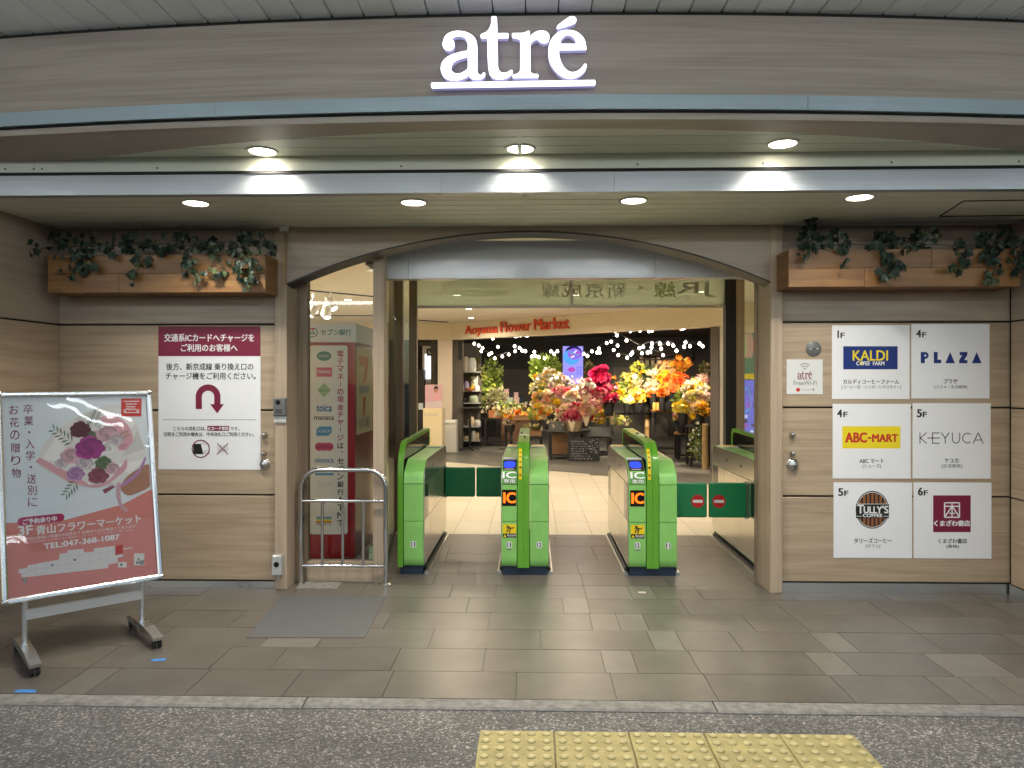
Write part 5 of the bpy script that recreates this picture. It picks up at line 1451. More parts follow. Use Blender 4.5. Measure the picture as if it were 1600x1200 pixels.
a.rect('printed_logo', bA(295, 635, 505, 760), 'ink_pink', 2); a.text('PASMO', bA(312, 675, 485, 715), 'ink_white', 3, 0.1)
a.poly('printed_logo', [zA(398, 845), zA(490, 940), zA(398, 1040), zA(305, 940)], 'ink_palegreen', 2); a.text('Kitaca', bA(345, 920, 455, 960), 'ink_green', 3)
a.text('toica', bA(298, 1130, 500, 1225), 'ink_blue', 2, 0.3)
a.text('manaca', bA(265, 92, 530, 138, 1), 'ink_black', 2, 0.15)
a.poly('printed_logo', [zA(295, 260, 1), zA(340, 225, 1), (zA(500, 225, 1)), zA(500, 310, 1), zA(455, 350, 1), zA(295, 350, 1)], 'ink_skyblue', 2); a.text('ICOCA', bA(325, 270, 480, 305, 1), 'ink_white', 3, 0.1)
for x_ in (335, 400, 465): a.disc('printed_logo', zA(x_, 497, 1), 7, 6.6, 'ink_pink', 2 + x_ / 1000, 18)
a.text('SUGOCA', bA(290, 475, 510, 520, 1), 'ink_maroon', 4, 0.1)
a.text('nimoca', bA(275, 645, 525, 710, 1), 'ink_blue', 2, 0.15)
a.rect('printed_logo', bA(275, 850, 525, 880, 1), 'ink_skyblue', 2)
for i, y_ in enumerate((970, 1005)): a.text('ご利用いただけます', bA(310, y_, 505, y_ + 22, 1), 'ink_lightgrey', 2)
for i, c_ in enumerate(('ink_skyblue', 'ink_palegreen', 'ink_yellow', 'ink_orange')): a.rect('printed_logo', bA(295, 235 + i * 20, 500, 255 + i * 20, 2), c_, 2)
a.text('nanaco', bA(300, 320, 490, 350, 2), 'ink_grey', 2)
a.column('電子マネーの現金チャージ', 460 + 617 * .11667, 500 + 400 * .11667, 640 + 425 * .11667, 10.2, 'ink_magenta', 2, 0.22)
a.column('は、セブン銀行ATMで', 460 + 617 * .11667, 640 + 430 * .11667, 780 + 370 * .11667, 10.2, 'ink_black', 2, 0.22)
# poster on the machine's right cheek
ck = MB().box((mx1 + 0.0005, 0.04, 0.98), (mx1 + 0.004, 0.62, zh - 0.03)).ob('side_poster', 'cream_board', am)
def cheek(name, pts, m_, l=1):
    me = bpy.data.meshes.new(name); me.from_pydata([(mx1 + 0.004 + LAY * l, y, z) for y, z in pts], [], [tuple(range(len(pts)))]); me.materials.append(MATS[m_]); put(name, me, ck)
cheek('printed_logo', [(0.12, 1.62), (0.46, 1.62), (0.46, 1.56), (0.36, 1.40), (0.25, 1.40), (0.33, 1.54), (0.12, 1.54)], 'ink_orange')
cheek('printed_logo', [(0.25, 1.28), (0.36, 1.28), (0.33, 1.16), (0.26, 1.10)], 'ink_orange')
cheek('printed_logo', [(0.12, 1.37), (0.48, 1.37), (0.48, 1.31), (0.12, 1.31)], 'ink_lightgrey', 2)
v, f = glyphs('セブン銀行')
k_ = 0.42 / (max(q[0] for q in v) - min(q[0] for q in v))
me = bpy.data.meshes.new('lettering'); me.from_pydata([(mx1 + 0.0055, 0.10 + q[0] * k_, 1.03 + q[1] * k_ * 1.1) for q in v], [], f); me.materials.append(MATS['ink_grey']); put('lettering', me, ck)
sbx = thing('small_green_box', 'small pale green box on the sill inside the left window', 'box', (PX(583, 5.3), 5.3, PZ(876, 5.3)))
MB().cbox((-0.028, -0.02, 0), (0.02, 0.03, 0.09), 0.004).ob('body', 'ink_palegreen', sbx); MB().lathe([(0.006, 0), (0, 0.003)], (-0.012, -0.02, 0.055), 10, 'y').ob('stud', 'chrome', sbx)

# ------------------------------------------------------------------ hall shell
HZ = 2.56
struct('hall_ceiling', MB().box((-6, 5.51, HZ), (6, 20, HZ + 0.1)), 'hall_ceiling')
struct('lobby_ceiling', MB().box((-6, 5.22, HZ + 0.001), (bc[0] - 0.01, 5.509, HZ + 0.1)), 'hall_ceiling')
struct('hall_left_wall', MB().box((-6.1, 5.2, 0), (-6, 20, HZ + 0.1)), 'hall_paint')
struct('hall_right_wall', MB().box((6, 5.2, 0), (6.1, 20, HZ + 0.1)), 'hall_paint')
struct('hall_back_wall', MB().box((-6.1, 19.9, 0), (6.1, 20, HZ + 0.1)), 'hall_paint')
struct('hall_front_wall', MB().box((-6.1, 5.30, 0), (pl0 - 0.01, 5.42, HZ + 0.1)), 'hall_paint')
struct('hall_front_wall', MB().box((pr1 + 0.01, 5.30, 0), (6.1, 5.42, HZ + 0.1)), 'hall_paint')
# flower shop front: slants from far left to near right
LF, RF = Vector((PX(707, 14.7), 14.7)), Vector((PX(1131, 11.2), 11.2))
u_ = (RF - LF).normalized(); n_ = Vector((u_.y, -u_.x))      # n_ points to the hall
SA = math.atan2(u_.y, u_.x)
FL = (RF - LF).length
Zf = 2.235
ff = thing('shop_fascia', 'cream shop fascia board with raised orange lettering', 'fascia', (LF.x, LF.y, 0), (0, 0, SA))
MB().box((-0.30, 0, Zf), (FL + 1.6, 0.25, HZ - 0.002)).ob('board', 'fascia_cream', ff)
def fpx(px, py):
    """photo pixel -> (along, z) on the slanted shop front"""
    d = ray(px, py)
    t = (LF.x * n_.x + LF.y * n_.y) / (d.x * n_.x + d.y * n_.y)
    return ((Vector((d.x, d.y)) * t - LF).dot(u_), EYE + t * d.z)
lx0, lz0 = fpx(728, 523); lx1, lz1 = fpx(890, 508)
fs = Sign(ff, lambda x, z: (x, -z))
zb_l = (lz0 + lz1) / 2
o = fs.text('Aoyama', (lx0, -(zb_l + 0.185), lx0 + (lx1 - lx0) * 0.30, -(zb_l - 0.02)), 'sign_red', 1)
bpy.data.objects.remove(o)
def raised(body, x0, x1, z0, z1):
    v, f = glyphs(body)
    xs = [q[0] for q in v]; ys = [q[1] for q in v]
    a, b, c, d = min(xs), max(xs), min(ys), max(ys)
    mp = lambda q: (x0 + (q[0] - a) / (b - a) * (x1 - x0), z0 + (q[1] - c) / (d - c) * (z1 - z0))
    bm = bmesh.new(); vs = []
    for off in (-0.016, 0.0, 0.016):
        base = [bm.verts.new((mp(q)[0] + off * 0.6, -0.03 - off * 0.1, mp(q)[1])) for q in v]
        for p_ in f:
            try: bm.faces.new([base[i] for i in p_])
            except ValueError: pass
    ext = bmesh.ops.extrude_face_region(bm, geom=bm.faces[:])
    for g_ in ext['geom']:
        if isinstance(g_, bmesh.types.BMVert): g_.co.y += 0.025
    me = bpy.data.meshes.new('lettering'); bm.to_mesh(me); bm.free(); me.materials.append(MATS['sign_red'])
    return put('lettering', me, ff)
for body, pa, pb, zl, zh_ in (('Aoyama', 728, 778.5, 525.2, 507.5), ('Flower', 783, 830.5, 517.8, 501.8), ('Market', 835.5, 890, 514.6, 496.8)):
    xa_, xb_ = fpx(pa, 510)[0], fpx(pb, 510)[0]
    raised(body, xa_, xb_, fpx((pa + pb) / 2, zl)[1], fpx((pa + pb) / 2, zh_)[1])
fl2 = thing('hall_fascia', 'plain cream fascia over the cosmetics display', 'fascia', (0, 14.7, 0))
MB().box((-6, 0, Zf), (LF.x - 0.02, 0.25, HZ - 0.003)).ob('board', 'fascia_cream', fl2)
cl = thing('hall_column', 'pinkish beige column left of the flower shop', 'column', (0, 14.72, 0))
MB().box((PX(684, 14.72), 0, 0), (PX(706, 14.72), 0.35, Zf - 0.002)).ob('shaft', 'column_pink', cl)
dl = thing('shop_door_post', 'dark brown post at the left end of the flower shop', 'post', (0, 14.9, 0))
MB().box((PX(708, 14.9), 0, 0), (PX(722, 14.9), 0.25, Zf)).ob('shaft', 'shop_grey', dl)
MB().box((PX(716, 14.9), -0.04, PZ(562, 14.9)), (PX(722.5, 14.9), -0.005, PZ(533, 14.9))).ob('hung_speaker', 'black_metal', dl)
dr2 = thing('shop_door_post', 'dark brown post at the right end of the flower shop', 'post', (RF.x, RF.y, 0), (0, 0, SA))
ax_, _ = fpx(1109, 550); ax2, _ = fpx(1122, 550)
MB().box((ax_ - FL, 0.02, 0), (ax2 - FL, 0.22, Zf)).ob('shaft', 'shop_grey', dr2)
MB().box((ax2 - FL + 0.006, 0.04, 0), (ax2 - FL + 0.10, 0.2, Zf)).ob('metal_edge', 'satin_steel', dr2)
w3 = thing('hall_partition', 'cream partition right of the flower shop', 'wall', (RF.x, RF.y, 0), (0, 0, SA))
MB().box((ax2 - FL + 0.11, 0.06, 0), (3.2, 0.2, Zf)).ob('panel', 'hall_paint', w3)
# shop shell
struct('shop_back_wall', MB().box((-3.2, 18.6, 0.0), (5.6, 18.7, HZ - 0.01)), 'shop_black')
struct('shop_left_wall', MB().box((LF.x - 0.5, 15.2, 0.0), (LF.x - 0.4, 18.6, HZ - 0.01)), 'shop_grey')
mb = MB(); mb.add([(LF.x + 0.1, LF.y + 0.26, 2.50), (RF.x + 0.5, RF.y + 0.20, 2.50), (5.6, 18.6, 2.50), (LF.x - 0.5, 18.6, 2.50)], [(3, 2, 1, 0)])
struct('shop_ceiling', mb, 'shop_grey')
struct('shop_right_wall', MB().box((4.6, 11.0, 0), (4.7, 18.6, HZ)), 'shop_brown')
bd_ = thing('back_panel', 'dark grey panel on the rear wall of the flower shop', 'panel', (0, 18.55, 0))
MB().box((PX(775, 18.5), 0, 0), (PX(835, 18.5), 0.04, PZ(577, 18.5))).ob('panel', 'shop_grey', bd_)
MB().box((PX(958, 18.5), 0, 0), (PX(1045, 18.5), 0.04, PZ(574, 18.5))).ob('panel', 'shop_grey', bd_)
shl = thing('wrapping_shelf', 'dark wall rack of wrapping rolls at the rear of the flower shop', 'shelf', (0, 18.2, 0))
for py in (556, 563, 575): MB().box((PX(995, 18.2), 0, PZ(py, 18.2)), (PX(1075, 18.2), 0.3, PZ(py, 18.2) + 0.03)).ob('shelf_board', 'shop_brown', shl)
for k in range(7): MB().tube([(PX(1003 + k * 9, 18.2), 0.1, PZ(574, 18.2) + 0.03), (PX(1003 + k * 9, 18.2), 0.1, PZ(557 + (k * 5) % 7, 18.2))], 0.05, 10).ob('paper_roll', rnd.choice(['column_pink', 'wood_crate', 'cream_board']), shl, smooth=True)
MB().box((PX(1062, 18.2), -0.1, PZ(560, 18.2)), (PX(1083, 18.2), -0.02, PZ(540, 18.2))).ob('monitor', 'black_metal', shl)

# hall and shop lights
def hall_light(x, y, z, label, power, r=0.05, group='ceiling lights in the hall', color=(1.0, 0.86, 0.64)):
    d = thing('ceiling_light', label, 'light', (x, y, z), group=group)
    MB().lathe([(r, -0.001), (r + 0.012, -0.005), (r + 0.014, 0.0)], (0, 0, 0), 20).ob('trim_ring', 'white_plastic', d, smooth=True)
    MB().lathe([(0.0, -0.002), (r, -0.002), (r, 0.0)], (0, 0, 0), 20).ob('lens', 'lens_warm', d)
    lamp('AREA', 'ceiling_glow', power, color, d, (0, 0, -0.015), 0.16, spread=160)
HG = 'ceiling lights in the hall'
for i, (x, y) in enumerate([(-2.4, 6.9), (-0.9, 8.1), (0.7, 8.1), (2.3, 8.1), (-2.6, 8.3), (-1.0, 9.9), (0.6, 9.9), (2.2, 9.6), (-2.6, 10.4), (-1.0, 11.8), (0.6, 11.6), (-2.6, 12.8), (-1.1, 13.5), (-4.2, 7.5), (-4.3, 10.5), (3.6, 7.2), (3.8, 9.4)]):
    hall_light(x, y, HZ, 'round warm light in the pale hall ceiling', 15.0)

# ------------------------------------------------------------------ flower shop: blossoms, leaves, vessels
FC = dict(white=(0.80, 0.76, 0.66), cream=(0.80, 0.68, 0.42), yellow=(0.80, 0.56, 0.03), lemon=(0.78, 0.68, 0.16), gold=(0.75, 0.38, 0.02), orange=(0.75, 0.20, 0.015), deeporange=(0.72, 0.09, 0.012),
          peach=(0.76, 0.40, 0.22), pink=(0.70, 0.22, 0.27), palepink=(0.78, 0.50, 0.46), rose=(0.55, 0.03, 0.10), magenta=(0.36, 0.008, 0.07), lime=(0.42, 0.48, 0.08), amber=(0.55, 0.22, 0.02))
for k, c in FC.items(): mat('petal_' + k, c, 0.55, rand=0.18)
mat('leaf_bright', (0.22, 0.30, 0.05), 0.5, rand=0.35); mat('leaf_deep', (0.05, 0.09, 0.025), 0.5, rand=0.4); mat('leaf_olive', (0.20, 0.19, 0.06), 0.55, rand=0.3); mat('leaf_pale', (0.42, 0.40, 0.22), 0.55, rand=0.25)
mat('wrap_cream', (0.74, 0.60, 0.42), 0.6); mat('wrap_pink', (0.62, 0.20, 0.26), 0.5); mat('wrap_kraft', (0.45, 0.34, 0.2), 0.7); mat('tin', (0.10, 0.10, 0.105), 0.4, metal=0.5, vary=0.3, vscale=30)
mat('terracotta', (0.40, 0.15, 0.06), 0.7); mat('candle_amber', (0.62, 0.27, 0.06), 0.4); mat('box_pink', (0.72, 0.46, 0.44), 0.5); mat('bottle_lilac', (0.40, 0.32, 0.55), 0.4); mat('pale_green_tin', (0.5, 0.6, 0.45), 0.5)
def rose_mesh(m):
    mb = MB()
    for ring_, (n, r, h, op) in enumerate(((6, 1.0, 0.15, 0.75), (5, 0.72, 0.42, 0.5), (4, 0.42, 0.62, 0.25))):
        for k in range(n):
            a = 2 * math.pi * (k + ring_ * 0.37) / n; w = math.pi / n * 1.25
            p0 = [(0.25 * r * math.cos(a + d), 0.25 * r * math.sin(a + d), -0.25) for d in (-w, w)]
            p1 = [(r * math.cos(a + d), r * math.sin(a + d), h) for d in (-w * 0.8, 0, w * 0.8)]
            tip = (r * (1 + 0.16 * op) * math.cos(a), r * (1 + 0.16 * op) * math.sin(a), h + 0.22)
            mb.add(p0 + p1 + [tip], [(0, 1, 4, 3), (0, 3, 2), (2, 3, 5), (3, 4, 5)])
    return mb.mesh('blossom', m)
def daisy_mesh(m):
    mb = MB(); n = 11
    for k in range(n):
        a = 2 * math.pi * k / n; w = 0.22
        mb.add([(0.18 * math.cos(a - w), 0.18 * math.sin(a - w), 0), (0.18 * math.cos(a + w), 0.18 * math.sin(a + w), 0), (0.8 * math.cos(a + w), 0.8 * math.sin(a + w), 0.18), (1.0 * math.cos(a), 1.0 * math.sin(a), 0.12), (0.8 * math.cos(a - w), 0.8 * math.sin(a - w), 0.18)], [(0, 1, 2, 3, 4)])
    mb.lathe([(0.26, 0.02), (0.2, 0.14), (0, 0.18)], (0, 0, 0), 8)
    return mb.mesh('blossom', m)
def puff_mesh(m, seed=1):
    r_ = random.Random(seed); mb = MB()
    for k in range(34):
        d = Vector((r_.gauss(0, 1), r_.gauss(0, 1), r_.gauss(0, 1))).normalized()
        p = d * r_.uniform(0.55, 1.0); t = d.orthogonal().normalized() * 0.2; b = d.cross(t).normalized() * 0.2
        mb.add([p + t, p + b, p - t, p - b, p + d * 0.16], [(0, 1, 4), (1, 2, 4), (2, 3, 4), (3, 0, 4)])
    return mb.mesh('blossom', m)
def tulip_mesh(m):
    mb = MB()
    for k in range(5):
        a = 2 * math.pi * k / 5; w = 0.75
        mb.add([(0.1 * math.cos(a), 0.1 * math.sin(a), -0.6), (0.55 * math.cos(a - w), 0.55 * math.sin(a - w), 0.1), (0.5 * math.cos(a), 0.5 * math.sin(a), 1.1), (0.55 * math.cos(a + w), 0.55 * math.sin(a + w), 0.1), (0.7 * math.cos(a), 0.7 * math.sin(a), 0.2)], [(0, 1, 4), (1, 2, 4), (2, 3, 4), (3, 0, 4)])
    return mb.mesh('blossom', m)
_bl = {}
def blossom(kind, c):
    if (kind, c) not in _bl: _bl[(kind, c)] = dict(rose=rose_mesh, daisy=daisy_mesh, puff=puff_mesh, tulip=tulip_mesh)[kind]('petal_' + c)
    return _bl[(kind, c)]
def leaves(n, ctr, ext, size, m, seed, droop=0.0, parent=None, stems_to=None):
    """a body of many small leaves filling an uneven ellipsoid, on thin stems"""
    r_ = random.Random(seed); mb = MB()
    for k in range(n):
        d = Vector((r_.gauss(0, 1), r_.gauss(0, 1), r_.gauss(0, 1))).normalized() * (r_.random() ** 0.45)
        p = Vector((ctr[0] + d.x * ext[0], ctr[1] + d.y * ext[1], ctr[2] + d.z * ext[2]))
        dir_ = (Vector((d.x, d.y, d.z + 0.35 - droop)) + Vector((r_.gauss(0, .5), r_.gauss(0, .5), r_.gauss(0, .5)))).normalized()
        sd = dir_.orthogonal().normalized(); sd.rotate(Matrix.Rotation(r_.uniform(0, 6.28), 3, dir_))
        L_ = size * r_.uniform(0.6, 1.4)
        up = dir_.cross(sd) * L_ * 0.12
        mb.add([p, p + dir_ * L_ * 0.5 + sd * L_ * 0.28 + up, p + dir_ * L_, p + dir_ * L_ * 0.5 - sd * L_ * 0.28 + up], [(0, 1, 2), (0, 2, 3)])
    if stems_to is not None:
        for k in range(max(3, n // 60)):
            d = Vector((r_.uniform(-1, 1), r_.uniform(-1, 1), r_.uniform(-0.2, 0.8)))
            mb.tube([stems_to, Vector(stems_to).lerp(Vector(ctr), 0.5), Vector((ctr[0] + d.x * ext[0] * 0.7, ctr[1] + d.y * ext[1] * 0.7, ctr[2] + d.z * ext[2] * 0.7))], 0.006, 4)
    o = mb.ob('foliage', m, parent)
    o['kind'] = 'stuff'
    return o
VES = 0
def vessel(kind, t, r, h, m):
    if kind == 'bucket': return MB().lathe([(r * 0.72, 0), (r * 0.78, 0.01), (r, h), (r * 1.06, h), (r * 1.06, h * 0.95), (r * 0.9, h * 0.93), (r * 0.7, h * 0.5)], (0, 0, 0), 18).ob('bucket', m, t, smooth=True)
    if kind == 'box': return MB().box((-r * 1.3, -r * 0.8, 0), (r * 1.3, r * 0.8, h)).ob('box', m, t)
    if kind == 'vase': return MB().lathe([(r * 0.6, 0), (r * 0.95, h * 0.3), (r, h * 0.55), (r * 0.55, h * 0.9), (r * 0.65, h), (r * 0.5, h)], (0, 0, 0), 18).ob('vase', m, t, smooth=True)
    if kind == 'wrap':
        mb = MB(); n = 14; v = []
        for k in range(n):
            a = 2 * math.pi * k / n; rr_ = r * (1.25 + 0.18 * math.sin(3 * a + r * 50) + (0.12 if k % 2 else -0.1))
            v += [(r * 0.22 * math.cos(a), r * 0.22 * math.sin(a), 0), (rr_ * math.cos(a), rr_ * math.sin(a), h * (1 + (0.16 if k % 2 else -0.1) + 0.2 * math.sin(a)))]
        mb.add(v, [(2 * k, 2 * ((k + 1) % n), 2 * ((k + 1) % n) + 1, 2 * k + 1) for k in range(n)])
        return mb.ob('paper_wrap', m, t)
    if kind == 'none': return None
def bouquet(label, px, py, Y, w, h, cols, n, ves='bucket', vm='black_metal', vh=0.22, kinds=('rose',), leaf='leaf_deep', nl=120, bs=0.05, base=None, name='flower_bouquet', tilt=0.0, lsize=0.07):
    """flowers whose head mass is centred on photo pixel (px, py) at depth Y; w, h are its half sizes in pixels; it stands on height base"""
    k = Y / FPX
    c = P(px, py, Y); W_, H_ = w * k * 1.1, h * k * 1.12; n = int(n * 1.9); bs *= 0.98
    zb = base if base is not None else c.z - H_ - vh * 0.75
    t = thing(name, label, 'flowers', (c.x, c.y, zb), group='flowers on display in the shop')
    cz = c.z - zb
    if ves != 'none': vessel(ves, t, min(W_ * 0.62, 0.15), vh, vm)
    D_ = min(W_, H_ * 1.2) * 0.8
    if nl: leaves(nl, (0, 0.03, cz - H_ * 0.15), (W_ * 0.92, D_ * 0.8, H_ * 0.9), lsize, leaf, hash(label) % 1000 if False else sum(map(ord, label)) % 997, parent=t, stems_to=(0, 0, min(vh * 0.9, cz * 0.5)))
    r_ = random.Random(sum(map(ord, label)))
    for i in range(n):
        a, q = r_.uniform(0, 2 * math.pi), math.sqrt(r_.random())
        x, z = q * math.cos(a), q * math.sin(a)
        y = -math.sqrt(max(0, 1 - x * x - z * z)) * r_.uniform(0.5, 1.0)
        s_ = bs * r_.uniform(0.7, 1.25)
        put('blossom', blossom(r_.choice(kinds), r_.choice(cols)), t, (x * W_, y * D_, cz + z * H_), (R(60) - z * 0.9 + r_.uniform(-.3, .3), x * 0.6, x * 0.5 + r_.uniform(-.3, .3)), (s_,) * 3)
    return t
def table(label, px0, px1, py_top, Y, kind='round', m='charcoal', leg='black_metal', tt=0.035):
    a, b = P(px0, py_top, Y), P(px1, py_top, Y)
    r = (b.x - a.x) / 2; z = a.z
    t = thing('display_table', label, 'table', ((a.x + b.x) / 2, Y, 0), group='display tables in the flower shop')
    if kind == 'round': MB().lathe([(r, z - tt), (r, z), (0, z)], (0, 0, 0), 32).ob('table_top', m, t, smooth=True)
    else: MB().box((-r, -r * 0.6, z - tt), (r, r * 0.6, z)).ob('table_top', m, t)
    for sx, sy in ((-1, -1), (1, -1), (1, 1), (-1, 1)):
        q = r * (0.68 if kind == 'round' else 0.9); qy = q if kind == 'round' else r * 0.52
        MB().box((sx * q - 0.022, sy * qy - 0.022, 0), (sx * q + 0.022, sy * qy + 0.022, z - tt - 0.001)).ob('leg', leg, t)
    MB().box((-r * 0.66, -r * 0.4, z * 0.12), (r * 0.66, r * 0.4, z * 0.12 + 0.02)).ob('lower_shelf', leg, t)
    return t, z
# centre island
T1, z1 = table('round dark display table with a wooden crate beneath, behind the centre gate', 848, 923, 671, 13.5)
MB().box((-0.27, -0.12, z1 * 0.12 + 0.022), (0.02, 0.2, z1 - 0.06)).ob('crate', 'wood_crate', T1)
T2, z2 = table('low dark display table right of the chalkboard', 918, 985, 680, 14.1, 'rect')
T3, z3 = table('black side table holding orange flowers', 796, 848, 655, 15.2, 'rect')
T4, z4 = table('black stool table holding a wooden planter box', 752, 798, 652, 16.0, 'round')
T5, z5 = table('tall dark display table under the yellow flowers', 948, 1022, 644, 14.8, 'rect')
T6, z6 = table('tall table with a pale wood top and amber candles', 1016, 1062, 640, 14.4, 'rect', 'wood_crate')
T7, z7_ = table('small round wood topped table with a pink wrapped pot', 1053, 1085, 675, 13.4, 'round', 'wood_crate')
T8, z8 = table('round dark pedestal table beside the right shop post', 1070, 1112, 664, 12.4, 'round')
cb = thing('chalkboard', 'chalk written black menu board leaning under the round table', 'chalkboard', (PX(911, 12.95), 12.95, 0.01), (R(-6), 0, R(-3)))
MB().box((-0.27, 0, 0), (0.29, 0.02, 0.40)).ob('frame', 'black_metal', cb)
MB().box((-0.255, -0.003, 0.015), (0.275, 0, 0.385)).ob('slate', 'ink_black', cb)
cs_ = Sign(cb, lambda x, z: (x, -z))
for i in range(8):
    o = cs_.text(('本日のおすすめ', 'スイートピー 三本', 'チューリップ', 'ガーベラ 一輪', 'ラナンキュラス束', '春の花のブーケ', 'ミモザのリース', 'ご予約承ります')[i], (-0.22 + 0.01 * (i % 3), -(0.35 - i * 0.043), 0.02 + 0.05 * (i % 4), -(0.35 - i * 0.043 - 0.024)), 'ink_lightgrey', 8)
for i in range(46):
    cs_.disc('chalk_mark', (rnd.uniform(0.10, 0.26), -rnd.uniform(0.12, 0.38)), 0.006, 0.005, 'ink_lightgrey', 8, 6)
# ----- bouquets, from left to right
bouquet('tall leafy green plant on the left shop shelf', 768, 590, 16.6, 17, 36, ['lime'], 4, 'bucket', 'charcoal', 0.3, ('puff',), 'leaf_bright', 420, 0.05, 0.9, 'potted_plant', lsize=0.10)
bouquet('broad leaved plant hanging under the tall leafy plant', 775, 620, 16.0, 14, 14, ['lime'], 3, 'bucket', 'charcoal', 0.2, ('puff',), 'leaf_pale', 120, 0.04, None, 'potted_plant', lsize=0.12)
bouquet('pale dried grasses in a terracotta planter box', 778, 641, 15.9, 23, 11, ['cream', 'white'], 16, 'box', 'terracotta', 0.16, ('puff', 'daisy'), 'leaf_pale', 150, 0.035, z4, lsize=0.06)
bouquet('cream trailing blooms between the planter box and orange flowers', 797, 652, 15.0, 12, 13, ['cream', 'white', 'peach'], 16, 'bucket', 'charcoal', 0.14, ('puff',), 'leaf_pale', 60, 0.04, None)
bouquet('low spread of small orange flowers on the black side table', 817, 648, 14.9, 25, 7, ['orange', 'gold', 'orange'], 26, 'box', 'wood_crate', 0.10, ('daisy', 'rose'), 'leaf_deep', 60, 0.045, z3)
bouquet('green herb basket just above the centre gate', 832, 668, 14.2, 16, 6, ['lime', 'cream'], 6, 'box', 'wood_crate', 0.10, ('puff',), 'leaf_olive', 140, 0.035, None, lsize=0.05)
bouquet('leafy pale green foliage left of the centre island', 838, 644, 14.3, 14, 14, ['lime', 'lemon', 'cream'], 9, 'bucket', 'tin', 0.2, ('puff', 'rose'), 'leaf_bright', 130, 0.045, None)
bouquet('large fan of bright green foliage left of the screen', 853, 578, 14.6, 22, 24, ['lime'], 3, 'bucket', 'charcoal', 0.3, ('puff',), 'leaf_bright', 330, 0.05, 0.75, lsize=0.13)
bouquet('white and yellow bouquet in grey paper below the green fan', 857, 593, 14.1, 19, 15, ['white', 'white', 'yellow', 'gold', 'cream'], 30, 'wrap', 'charcoal', 0.26, ('rose', 'puff'), 'leaf_deep', 60, 0.06, None)
bouquet('cream and peach roses spread across the centre island', 858, 627, 13.6, 27, 14, ['white', 'cream', 'peach', 'peach', 'yellow', 'palepink'], 48, 'bucket', 'tin', 0.24, ('rose', 'rose', 'puff'), 'leaf_deep', 90, 0.06, z1)
bouquet('pale sprays of tiny blossom in front of the screen', 896, 601, 13.9, 21, 12, ['palepink', 'white'], 34, 'vase', 'tin', 0.25, ('puff',), 'leaf_pale', 80, 0.035, None, lsize=0.04)
bouquet('hot pink bunch beside the cream paper cones', 879, 613, 13.5, 11, 10, ['pink', 'rose', 'palepink'], 14, 'wrap', 'wrap_cream', 0.2, ('rose',), 'leaf_deep', 20, 0.055, None)
bouquet('cream paper cone of pale roses at the island centre', 893, 620, 13.3, 9, 10, ['cream', 'white', 'palepink'], 9, 'wrap', 'wrap_cream', 0.25, ('rose',), 'leaf_deep', 14, 0.055, None)
bouquet('cream paper cone of pink roses behind the island', 917, 605, 13.4, 11, 11, ['pink', 'palepink', 'white'], 11, 'wrap', 'wrap_cream', 0.26, ('rose',), 'leaf_deep', 14, 0.055, None)
bouquet('cream paper cone of rose pink blooms at the island right', 933, 616, 13.3, 10, 10, ['rose', 'pink', 'white'], 10, 'wrap', 'wrap_cream', 0.26, ('rose',), 'leaf_deep', 14, 0.055, None)
bouquet('upper bunch of deep magenta roses', 938, 590, 13.8, 13, 15, ['magenta', 'magenta', 'rose'], 26, 'bucket', 'black_metal', 0.3, ('rose',), 'leaf_deep', 40, 0.07, None)
bouquet('lower bunch of magenta sweet peas', 951, 616, 13.7, 14, 13, ['rose', 'magenta', 'rose', 'pink'], 26, 'bucket', 'black_metal', 0.3, ('rose', 'tulip'), 'leaf_bright', 40, 0.055, None)
bouquet('pink and peach basket arrangement on the front of the round table', 897, 645, 13.1, 27, 12, ['pink', 'peach', 'palepink', 'rose', 'cream'], 44, 'bucket', 'wrap_kraft', 0.19, ('rose', 'rose', 'puff'), 'leaf_deep', 70, 0.06, z1)
bouquet('large single red rose bouquet wrapped in paper', 894, 648, 12.95, 8, 6, ['rose', 'pink'], 6, 'wrap', 'wrap_cream', 0.22, ('rose',), 'leaf_deep', 8, 0.07, z1 + 0.002)
bouquet('peach bouquet at the right edge of the round table', 916, 640, 13.0, 9, 10, ['peach', 'palepink', 'cream'], 12, 'wrap', 'wrap_cream', 0.22, ('rose',), 'leaf_deep', 12, 0.06, None)
bouquet('yellow daisies in a dark tray right of the round table', 936, 647, 13.9, 19, 11, ['yellow', 'lemon', 'yellow', 'cream', 'peach'], 32, 'box', 'tin', 0.17, ('daisy', 'rose'), 'leaf_deep', 60, 0.055, z2)
bouquet('small lemon posy at the end of the low table', 970, 657, 14.0, 14, 7, ['lemon', 'lime', 'cream'], 16, 'box', 'charcoal', 0.08, ('daisy', 'puff'), 'leaf_bright', 40, 0.045, z2)
bouquet('trailing variegated sprig on the front of the round table', 868, 662, 13.0, 12, 8, ['cream'], 4, 'box', 'tin', 0.16, ('puff',), 'leaf_pale', 70, 0.03, z1, lsize=0.05)
bouquet('large cream lily bud among green leaves', 986, 603, 14.6, 12, 12, ['cream', 'lemon'], 6, 'bucket', 'black_metal', 0.3, ('tulip',), 'leaf_bright', 110, 0.10, None, lsize=0.12)
bouquet('round pale green bloom above the lily', 977, 588, 14.9, 6, 6, ['lemon'], 3, 'bucket', 'black_metal', 0.3, ('puff',), 'leaf_bright', 16, 0.09, None)
bouquet('bright yellow bunch low beside the magenta flowers', 963, 613, 14.4, 8, 5, ['yellow'], 10, 'bucket', 'black_metal', 0.25, ('rose',), 'leaf_deep', 20, 0.05, None)
bouquet('tall yellow broom spray behind the lily', 997, 579, 15.4, 10, 12, ['yellow', 'lime'], 22, 'bucket', 'black_metal', 0.3, ('tulip',), 'leaf_olive', 60, 0.05, 0.8)
